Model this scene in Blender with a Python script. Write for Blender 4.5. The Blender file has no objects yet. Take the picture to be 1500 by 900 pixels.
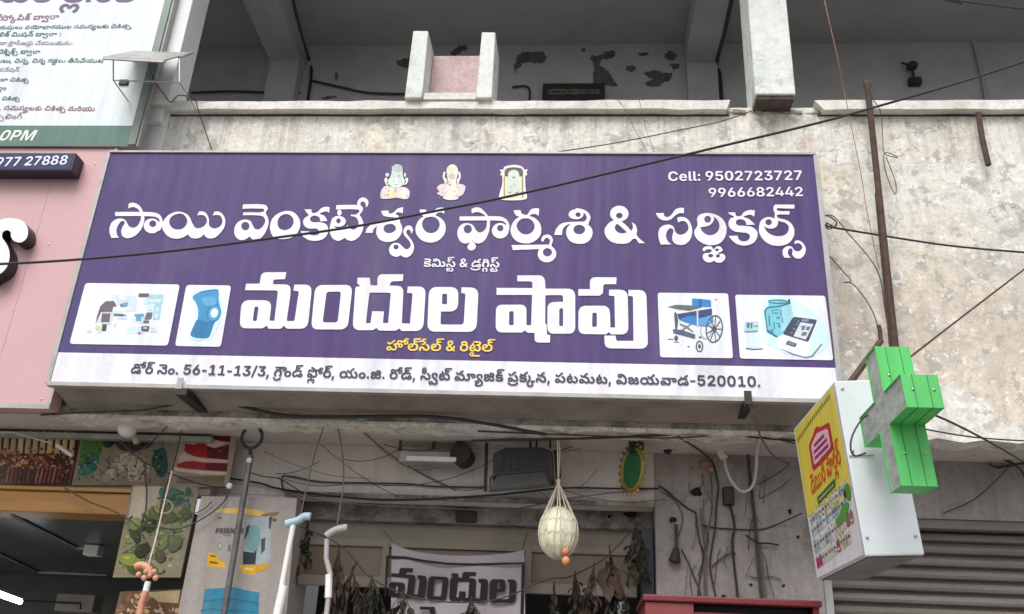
import bpy, math, random
from mathutils import Vector, Matrix
from mathutils.geometry import tessellate_polygon

# ------------------------------------------------------------------ camera, sky, sun, exposure
scene = bpy.context.scene
COL = scene.collection
FPX = 1350.0
PITCH, ROLL, YAW = math.radians(24.25), math.radians(2.83), math.radians(-4.70)
EYE = Vector((0, -4.5, 1.6))
_cy, _sy, _cp, _sp = math.cos(YAW), math.sin(YAW), math.cos(PITCH), math.sin(PITCH)
FWD = Vector((_sy * _cp, _cy * _cp, _sp))
_rt = Vector((_cy, -_sy, 0)); _up = _rt.cross(FWD)
RT = math.cos(ROLL) * _rt + math.sin(ROLL) * _up
UP = -math.sin(ROLL) * _rt + math.cos(ROLL) * _up
cam_data = bpy.data.cameras.new('camera')
cam = bpy.data.objects.new('camera', cam_data); COL.objects.link(cam)
cam.matrix_world = Matrix(((RT.x, UP.x, -FWD.x, EYE.x), (RT.y, UP.y, -FWD.y, EYE.y), (RT.z, UP.z, -FWD.z, EYE.z), (0, 0, 0, 1)))
cam_data.sensor_fit = 'HORIZONTAL'; cam_data.sensor_width = 36.0; cam_data.lens = 36.0 * FPX / 1500.0
cam_data.clip_start = 0.05; cam_data.clip_end = 2000
scene.camera = cam

SUN_EL, SUN_AZ = math.radians(52), math.radians(-16)      # azimuth measured from straight out of the shop front
to_sun = Vector((math.sin(SUN_AZ) * math.cos(SUN_EL), -math.cos(SUN_AZ) * math.cos(SUN_EL), math.sin(SUN_EL)))
world = bpy.data.worlds.new('World'); scene.world = world; world.use_nodes = True
wn = world.node_tree; wn.nodes.clear()
sky = wn.nodes.new('ShaderNodeTexSky'); sky.sky_type = 'NISHITA'; sky.sun_disc = False
sky.sun_elevation = SUN_EL; sky.sun_rotation = math.atan2(to_sun.x, to_sun.y)
sky.air_density = 1.0; sky.dust_density = 4.0; sky.ozone_density = 0.6
hs = wn.nodes.new('ShaderNodeHueSaturation'); hs.inputs['Saturation'].default_value = 0.3
bg = wn.nodes.new('ShaderNodeBackground'); bg.inputs['Strength'].default_value = 0.12
wo = wn.nodes.new('ShaderNodeOutputWorld')
wn.links.new(sky.outputs[0], hs.inputs['Color']); wn.links.new(hs.outputs[0], bg.inputs['Color']); wn.links.new(bg.outputs[0], wo.inputs['Surface'])
sd = bpy.data.lights.new('sun', 'SUN'); sd.energy = 1.5; sd.angle = math.radians(35); sd.color = (1.0, 0.97, 0.93)
sun = bpy.data.objects.new('sun', sd); COL.objects.link(sun)
sun.rotation_euler = to_sun.to_track_quat('Z', 'Y').to_euler()
scene.view_settings.view_transform = 'Standard'; scene.view_settings.look = 'None'
scene.view_settings.exposure = 0.52; scene.view_settings.gamma = 1.0; scene.view_settings.use_curve_mapping = False
scene.cycles.use_denoising = True
scene.cycles.max_bounces = 8

# ------------------------------------------------------------------ helpers
def ray(px, py):
    return RT * ((px - 750) / FPX) - UP * ((py - 450) / FPX) + FWD
def at(px, py, Y):
    d = ray(px, py); return EYE + d * ((Y - EYE.y) / d.y)
def spl(P, n=5, closed=True):
    """Catmull-Rom through 2D or 3D points"""
    P = [Vector(p) for p in P]; N = len(P); out = []
    rng = range(N) if closed else range(N - 1)
    for i in rng:
        if closed: a, b, c, d = P[i - 1], P[i], P[(i + 1) % N], P[(i + 2) % N]
        else: a, b, c, d = P[max(i - 1, 0)], P[i], P[i + 1], P[min(i + 2, N - 1)]
        for k in range(n):
            t = k / n
            out.append(0.5 * ((2 * b) + (c - a) * t + (2 * a - 5 * b + 4 * c - d) * t * t + (3 * b - a - 3 * c + d) * t ** 3))
    if not closed: out.append(P[-1])
    return out
def ell(cx, cy, rx, ry, n=20, rot=0):
    c, s = math.cos(rot), math.sin(rot)
    return [(cx + rx * math.cos(2 * math.pi * k / n) * c - ry * math.sin(2 * math.pi * k / n) * s,
             cy + rx * math.cos(2 * math.pi * k / n) * s + ry * math.sin(2 * math.pi * k / n) * c) for k in range(n)]
def rquad(q, r, n=4):
    out = []
    for i in range(len(q)):
        a, b, c = Vector(q[i - 1]), Vector(q[i]), Vector(q[(i + 1) % len(q)])
        p = b + (a - b).normalized() * r; s = b + (c - b).normalized() * r
        for k in range(n + 1):
            u = k / n; out.append(tuple((1 - u) ** 2 * p + 2 * u * (1 - u) * b + u * u * s))
    return out
def lin(r, g, b):
    f = lambda v: (v / 255 / 12.92) if v / 255 <= 0.04045 else ((v / 255 + 0.055) / 1.055) ** 2.4
    return (f(r), f(g), f(b))
def groups(C):
    """outer outlines each with their own holes"""
    def inside(p, c):
        r = False; j = len(c) - 1
        for i in range(len(c)):
            a, b = c[i], c[j]
            if (a.y > p.y) != (b.y > p.y) and p.x < (b.x - a.x) * (p.y - a.y) / (b.y - a.y) + a.x: r = not r
            j = i
        return r
    dep = [[j for j in range(len(C)) if j != i and inside(C[i][0], C[j])] for i in range(len(C))]
    return [[C[i]] + [C[j] for j in range(len(C)) if len(dep[j]) == len(dep[i]) + 1 and i in dep[j]] for i in range(len(C)) if len(dep[i]) % 2 == 0]
ROOT = {}
class MB:
    def __init__(s): s.v = []; s.f = []; s.c = []
    def add(s, V, F, col=None):
        o = len(s.v); s.v += [Vector(p) for p in V]
        for f in F: s.f.append([o + i for i in f]); s.c.append(col)
        return s
    def hexa(s, p, col=None):
        return s.add(p, [(3, 2, 1, 0), (4, 5, 6, 7), (0, 1, 5, 4), (1, 2, 6, 5), (2, 3, 7, 6), (3, 0, 4, 7)], col)
    def box(s, x0, x1, y0, y1, z0, z1, col=None):
        return s.hexa([(x0, y0, z0), (x1, y0, z0), (x1, y1, z0), (x0, y1, z0), (x0, y0, z1), (x1, y0, z1), (x1, y1, z1), (x0, y1, z1)], col)
    def bar(s, a, b, w, h=None, ref=(0, 0, 1), col=None):
        a, b = Vector(a), Vector(b); h = w if h is None else h
        d = (b - a).normalized(); u = d.cross(Vector(ref))
        if u.length < 1e-4: u = d.cross(Vector((1, 0, 0)))
        u.normalize(); n = u.cross(d)
        q = [(-.5, -.5), (.5, -.5), (.5, .5), (-.5, .5)]
        return s.hexa([a + u * w * i + n * h * j for i, j in q] + [b + u * w * i + n * h * j for i, j in q], col)
    def tube(s, P, r, n=8, smooth=0, col=None):
        P = [Vector(p) for p in P]
        if smooth: P = spl(P, smooth, False)
        R = r if isinstance(r, (list, tuple)) else [r] * len(P)
        if len(R) != len(P): R = [R[0] + (R[-1] - R[0]) * i / (len(P) - 1) for i in range(len(P))]
        V = []; u = None
        for i, p in enumerate(P):
            d = (P[min(i + 1, len(P) - 1)] - P[max(i - 1, 0)]).normalized()
            if u is None:
                u = d.cross(Vector((0, 0, 1)))
                if u.length < 0.05: u = d.cross(Vector((1, 0, 0)))
            u = (u - d * u.dot(d)).normalized(); w = d.cross(u)
            for k in range(n):
                a = 2 * math.pi * k / n; V.append(p + (u * math.cos(a) + w * math.sin(a)) * R[i])
        F = []
        for i in range(len(P) - 1):
            for k in range(n): F.append((i * n + k, i * n + (k + 1) % n, (i + 1) * n + (k + 1) % n, (i + 1) * n + k))
        F.append(tuple(range(n - 1, -1, -1))); F.append(tuple(range((len(P) - 1) * n, len(P) * n)))
        return s.add(V, F, col)
    def ellipsoid(s, c, r, nu=16, nv=10, mod=None, col=None):
        V = []; F = []
        for j in range(1, nv):
            t = math.pi * j / nv
            for i in range(nu):
                a = 2 * math.pi * i / nu; m = mod(a, t) if mod else 1
                V.append((c[0] + r[0] * m * math.sin(t) * math.cos(a), c[1] + r[1] * m * math.sin(t) * math.sin(a), c[2] + r[2] * math.cos(t)))
        for j in range(nv - 2):
            for i in range(nu): F.append((j * nu + i, (j + 1) * nu + i, (j + 1) * nu + (i + 1) % nu, j * nu + (i + 1) % nu))
        T = len(V); V += [(c[0], c[1], c[2] + r[2]), (c[0], c[1], c[2] - r[2])]
        for i in range(nu): F.append((T, i, (i + 1) % nu)); F.append((T + 1, (nv - 2) * nu + (i + 1) % nu, (nv - 2) * nu + i))
        return s.add(V, F, col)
    def fill(s, contours, mp, col=None):
        """flat filled outline with holes; mp maps a 2D point to 3D"""
        C = [[Vector((p[0], p[1], 0)) for p in c] for c in contours if len(c) > 2]
        for grp in groups(C):
            tri = tessellate_polygon(grp); flat = [p for c in grp for p in c]
            V = [Vector(mp(p.x, p.y)) for p in flat]; F = []
            for t in tri:
                a, b, c = (V[k] for k in t); n = (b - a).cross(c - a)
                if n.length < 1e-12: continue
                F.append(tuple(t) if n.dot(EYE - a) > 0 else tuple(reversed(t)))
            s.add(V, F, col)
        return s
    def prism(s, poly, vec, col=None):
        """closed 3D outline pushed along vec"""
        P = [Vector(p) for p in poly]; n = len(P); vec = Vector(vec)
        F = [tuple(range(n)), tuple(range(2 * n - 1, n - 1, -1))]
        F += [(i, i + n, (i + 1) % n + n, (i + 1) % n) for i in range(n)]
        return s.add(P + [p + vec for p in P], F, col)
    def build(s, name, mat, parent=None, smooth=False, bevel=0, fix=False, label=None, cat=None, group=None, kind=None, base=None):
        if parent is not None: L = ROOT[parent.name]
        elif base is not None: L = Vector(base)
        else:
            lo = [min(p[i] for p in s.v) for i in range(3)]; hi = [max(p[i] for p in s.v) for i in range(3)]
            L = Vector(((lo[0] + hi[0]) / 2, (lo[1] + hi[1]) / 2, lo[2]))
        me = bpy.data.meshes.new(name); me.from_pydata([p - L for p in s.v], [], s.f); me.materials.append(mat)
        if any(c is not None for c in s.c):
            at_ = me.color_attributes.new('Col', 'FLOAT_COLOR', 'CORNER'); i = 0
            for f, c in zip(s.f, s.c):
                for _ in f: at_.data[i].color = (*(c or (0.5, 0.5, 0.5)), 1); i += 1
        if fix or smooth:
            import bmesh
            bm = bmesh.new(); bm.from_mesh(me); bmesh.ops.recalc_face_normals(bm, faces=bm.faces); bm.to_mesh(me); bm.free()
        if smooth: me.polygons.foreach_set('use_smooth', [True] * len(me.polygons))
        o = bpy.data.objects.new(name, me); COL.objects.link(o); ROOT[o.name] = L
        if parent is not None: o.parent = parent
        else: o.location = L
        if bevel:
            b = o.modifiers.new('bevel', 'BEVEL'); b.width = bevel; b.segments = 2; b.limit_method = 'ANGLE'
        return tag(o, label, cat, group, kind)
def tag(o, label=None, cat=None, group=None, kind=None):
    for k, v in (('label', label), ('category', cat), ('group', group), ('kind', kind)):
        if v: o[k] = v
    return o
def thing(name, loc, label, cat, group=None):
    o = bpy.data.objects.new(name, None); COL.objects.link(o); o.location = loc; o.empty_display_size = 0.1
    ROOT[o.name] = Vector(loc); return tag(o, label, cat, group)

# ------------------------------------------------------------------ materials
def mat(name, col, rough=0.75, var=0.12, scale=6.0, bump=0.0, metal=0.0, col2=None, stretch=(1, 1, 1), detail=6, emit=None):
    m = bpy.data.materials.new(name); m.use_nodes = True; nt = m.node_tree; N = nt.nodes; K = nt.links
    b = N['Principled BSDF']; b.inputs['Roughness'].default_value = rough; b.inputs['Metallic'].default_value = metal
    g = N.new('ShaderNodeNewGeometry'); mp = N.new('ShaderNodeMapping'); mp.inputs['Scale'].default_value = stretch
    K.new(g.outputs['Position'], mp.inputs['Vector'])
    nz = N.new('ShaderNodeTexNoise'); nz.inputs['Scale'].default_value = scale; nz.inputs['Detail'].default_value = detail; nz.inputs['Roughness'].default_value = 0.65
    K.new(mp.outputs[0], nz.inputs['Vector'])
    rp = N.new('ShaderNodeValToRGB'); c2 = col2 or tuple(c * (1 - 2.2 * var) for c in col)
    rp.color_ramp.elements[0].position = 0.32; rp.color_ramp.elements[0].color = (*c2, 1)
    rp.color_ramp.elements[1].position = 0.62; rp.color_ramp.elements[1].color = (*col, 1)
    K.new(nz.outputs['Fac'], rp.inputs['Fac']); K.new(rp.outputs['Color'], b.inputs['Base Color'])
    if bump:
        n2 = N.new('ShaderNodeTexNoise'); n2.inputs['Scale'].default_value = scale * 9; n2.inputs['Detail'].default_value = 5
        K.new(g.outputs['Position'], n2.inputs['Vector'])
        bp = N.new('ShaderNodeBump'); bp.inputs['Strength'].default_value = bump; bp.inputs['Distance'].default_value = 0.01
        K.new(n2.outputs['Fac'], bp.inputs['Height']); K.new(bp.outputs[0], b.inputs['Normal'])
    if emit:
        b.inputs['Emission Color'].default_value = (*emit[:3], 1); b.inputs['Emission Strength'].default_value = emit[3]
    return m
def print_mat(name, rough=0.45, streak=0.1, fine=0.06, dirt=0.0):
    """printed vinyl: face colours from the artwork, a little fading and dirt in vertical streaks"""
    m = bpy.data.materials.new(name); m.use_nodes = True; nt = m.node_tree; N = nt.nodes; K = nt.links
    b = N['Principled BSDF']; b.inputs['Roughness'].default_value = rough; b.inputs['Specular IOR Level'].default_value = 0.2
    a = N.new('ShaderNodeAttribute'); a.attribute_name = 'Col'
    g = N.new('ShaderNodeNewGeometry')
    def noise(sc, st, det):
        mp = N.new('ShaderNodeMapping'); mp.inputs['Scale'].default_value = st; K.new(g.outputs['Position'], mp.inputs['Vector'])
        z = N.new('ShaderNodeTexNoise'); z.inputs['Scale'].default_value = sc; z.inputs['Detail'].default_value = det; K.new(mp.outputs[0], z.inputs['Vector']); return z
    z1 = noise(9, (1.6, 1, 0.12), 5); z2 = noise(40, (1, 1, 1), 4)
    def ramp(z, lo, hi, p0=0.3, p1=0.7):
        r = N.new('ShaderNodeMapRange'); r.inputs['From Min'].default_value = p0; r.inputs['From Max'].default_value = p1
        r.inputs['To Min'].default_value = lo; r.inputs['To Max'].default_value = hi; K.new(z.outputs['Fac'], r.inputs['Value']); return r
    r1 = ramp(z1, 1 - 2 * streak, 1 + streak); r2 = ramp(z2, 1 - fine, 1 + fine)
    mu = N.new('ShaderNodeMath'); mu.operation = 'MULTIPLY'; K.new(r1.outputs[0], mu.inputs[0]); K.new(r2.outputs[0], mu.inputs[1])
    vm = N.new('ShaderNodeVectorMath'); vm.operation = 'SCALE'; K.new(a.outputs['Color'], vm.inputs[0]); K.new(mu.outputs[0], vm.inputs['Scale'])
    out = vm.outputs[0]
    if dirt:
        z3 = noise(3.2, (1, 1, 0.5), 7); r3 = ramp(z3, 0, dirt, 0.52, 0.72)
        mx = N.new('ShaderNodeMix'); mx.data_type = 'RGBA'; mx.inputs['B'].default_value = (0.42, 0.38, 0.30, 1)
        K.new(r3.outputs[0], mx.inputs['Factor']); K.new(out, mx.inputs['A']); out = mx.outputs['Result']
    K.new(out, b.inputs['Base Color'])
    return m
def plaster_mat(name, base, grey, stain, stain_lo=0.55, streaks=0.5, bump=0.5, region=None, fine=0.55, st=0.75, warm=None, drip=False):
    """old limewashed plaster: mottled, streaked by rain, patches worn through; region = (x0, z1, colour) for a browner part"""
    m = bpy.data.materials.new(name); m.use_nodes = True; nt = m.node_tree; N = nt.nodes; K = nt.links
    b = N['Principled BSDF']; b.inputs['Roughness'].default_value = 0.92; b.inputs['Specular IOR Level'].default_value = 0.2
    g = N.new('ShaderNodeNewGeometry'); P = g.outputs['Position']
    def noise(sc, st=(1, 1, 1), det=8, rg=0.65, off=0.0):
        mp = N.new('ShaderNodeMapping'); mp.inputs['Scale'].default_value = st; mp.inputs['Location'].default_value = (off, off * 1.7, off * .6); K.new(P, mp.inputs['Vector'])
        z = N.new('ShaderNodeTexNoise'); z.inputs['Scale'].default_value = sc; z.inputs['Detail'].default_value = det; z.inputs['Roughness'].default_value = rg
        K.new(mp.outputs[0], z.inputs['Vector']); return z.outputs['Fac']
    def rng(v, a, c, lo=0.0, hi=1.0):
        r = N.new('ShaderNodeMapRange'); r.inputs['From Min'].default_value = a; r.inputs['From Max'].default_value = c
        r.inputs['To Min'].default_value = lo; r.inputs['To Max'].default_value = hi; K.new(v, r.inputs['Value']); return r.outputs[0]
    def mix(f, a, c):
        x = N.new('ShaderNodeMix'); x.data_type = 'RGBA'; K.new(f, x.inputs['Factor'])
        for k, v in (('A', a), ('B', c)):
            if isinstance(v, tuple): x.inputs[k].default_value = (*v, 1)
            else: K.new(v, x.inputs[k])
        return x.outputs['Result']
    def mul(a, c):
        x = N.new('ShaderNodeMath'); x.operation = 'MULTIPLY'; K.new(a, x.inputs[0])
        if isinstance(c, float): x.inputs[1].default_value = c
        else: K.new(c, x.inputs[1])
        return x.outputs[0]
    c = mix(rng(noise(2.3), 0.36, 0.64), grey, base)
    if region:
        sx = N.new('ShaderNodeSeparateXYZ'); K.new(P, sx.inputs[0])
        wob = rng(noise(2.5, off=3.1), 0.2, 0.8, -0.35, 0.35)
        def addm(a, b_):
            x = N.new('ShaderNodeMath'); x.operation = 'ADD'; K.new(a, x.inputs[0]); K.new(b_, x.inputs[1]); return x.outputs[0]
        mx_ = rng(addm(sx.outputs['X'], wob), region[0] - 0.05, region[0] + 0.15)
        mz = rng(addm(sx.outputs['Z'], wob), region[1] + 0.25, region[1] - 0.25)
        mz2 = rng(addm(sx.outputs['Z'], wob), region[2] - 0.06, region[2] + 0.06)
        blot = mix(rng(noise(5.0, off=7.0), 0.38, 0.6), region[3], region[4])
        c = mix(mul(mul(mul(mx_, mz), mz2), 0.92), c, blot)
    if warm: c = mix(mul(rng(noise(1.7, off=11.0), 0.45, 0.62), 0.55), c, warm)
    c = mix(mul(rng(noise(5.5, off=2.0), stain_lo, stain_lo + 0.1), float(st)), c, stain)
    c = mix(mul(rng(noise(7, (2.6, 2.6, 0.16), 6), 0.5, 0.75), float(streaks)), c, tuple(v * 0.45 for v in grey))
    c = mix(mul(rng(noise(38, det=10, rg=0.75), 0.5, 0.72), float(fine)), c, tuple(v * 0.6 for v in stain))
    c = mix(mul(rng(noise(14, det=9, rg=0.7, off=9.0), 0.50, 0.60), float(fine) * 0.75), c, tuple(v * 0.72 for v in grey))
    c = mix(mul(rng(noise(60, det=6, off=5.0), 0.55, 0.7), 0.35), c, tuple(min(0.8, v * 1.3) for v in base))
    if drip:
        # peeled flakes with hard edges, rust tints, hairline cracks, and run-off below the coping
        c = mix(mul(rng(noise(9.0, det=7, rg=0.6, off=21.0), 0.585, 0.60), 0.62), c, tuple(v * 0.95 for v in stain))
        c = mix(mul(rng(noise(22.0, det=5, rg=0.6, off=27.0), 0.60, 0.625), 0.6), c, tuple(min(.84, v * 1.08) for v in base))
        c = mix(mul(rng(noise(3.1, (1, 1, 0.6), 6, off=13.0), 0.60, 0.70), 0.38), c, (0.52, 0.33, 0.19))
        sz = N.new('ShaderNodeSeparateXYZ'); K.new(P, sz.inputs[0])
        c = mix(mul(mul(rng(noise(9, (3.2, 3.2, 0.07), 6, off=4.0), 0.47, 0.62), rng(sz.outputs['Z'], 4.62, 5.05)), 0.30), c, (0.17, 0.165, 0.15))
        vo = N.new('ShaderNodeTexVoronoi'); vo.feature = 'DISTANCE_TO_EDGE'; vo.inputs['Scale'].default_value = 1.15
        va = N.new('ShaderNodeVectorMath'); va.operation = 'ADD'; zc2 = N.new('ShaderNodeTexNoise'); zc2.inputs['Scale'].default_value = 3.0; zc2.inputs['Detail'].default_value = 6
        K.new(P, zc2.inputs['Vector']); K.new(P, va.inputs[0]); K.new(zc2.outputs['Color'], va.inputs[1]); K.new(va.outputs[0], vo.inputs['Vector'])
        c = mix(mul(mul(rng(vo.outputs['Distance'], 0.006, 0.0), rng(noise(1.3, off=17.0), 0.48, 0.55)), 0.7), c, (0.12, 0.11, 0.10))
    K.new(c, b.inputs['Base Color'])
    bp = N.new('ShaderNodeBump'); bp.inputs['Strength'].default_value = bump; bp.inputs['Distance'].default_value = 0.012
    h = N.new('ShaderNodeMath'); h.operation = 'ADD'; K.new(noise(26, det=8), h.inputs[0]); K.new(noise(5, det=4), h.inputs[1])
    K.new(h.outputs[0], bp.inputs['Height']); K.new(bp.outputs[0], b.inputs['Normal'])
    return m
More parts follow.
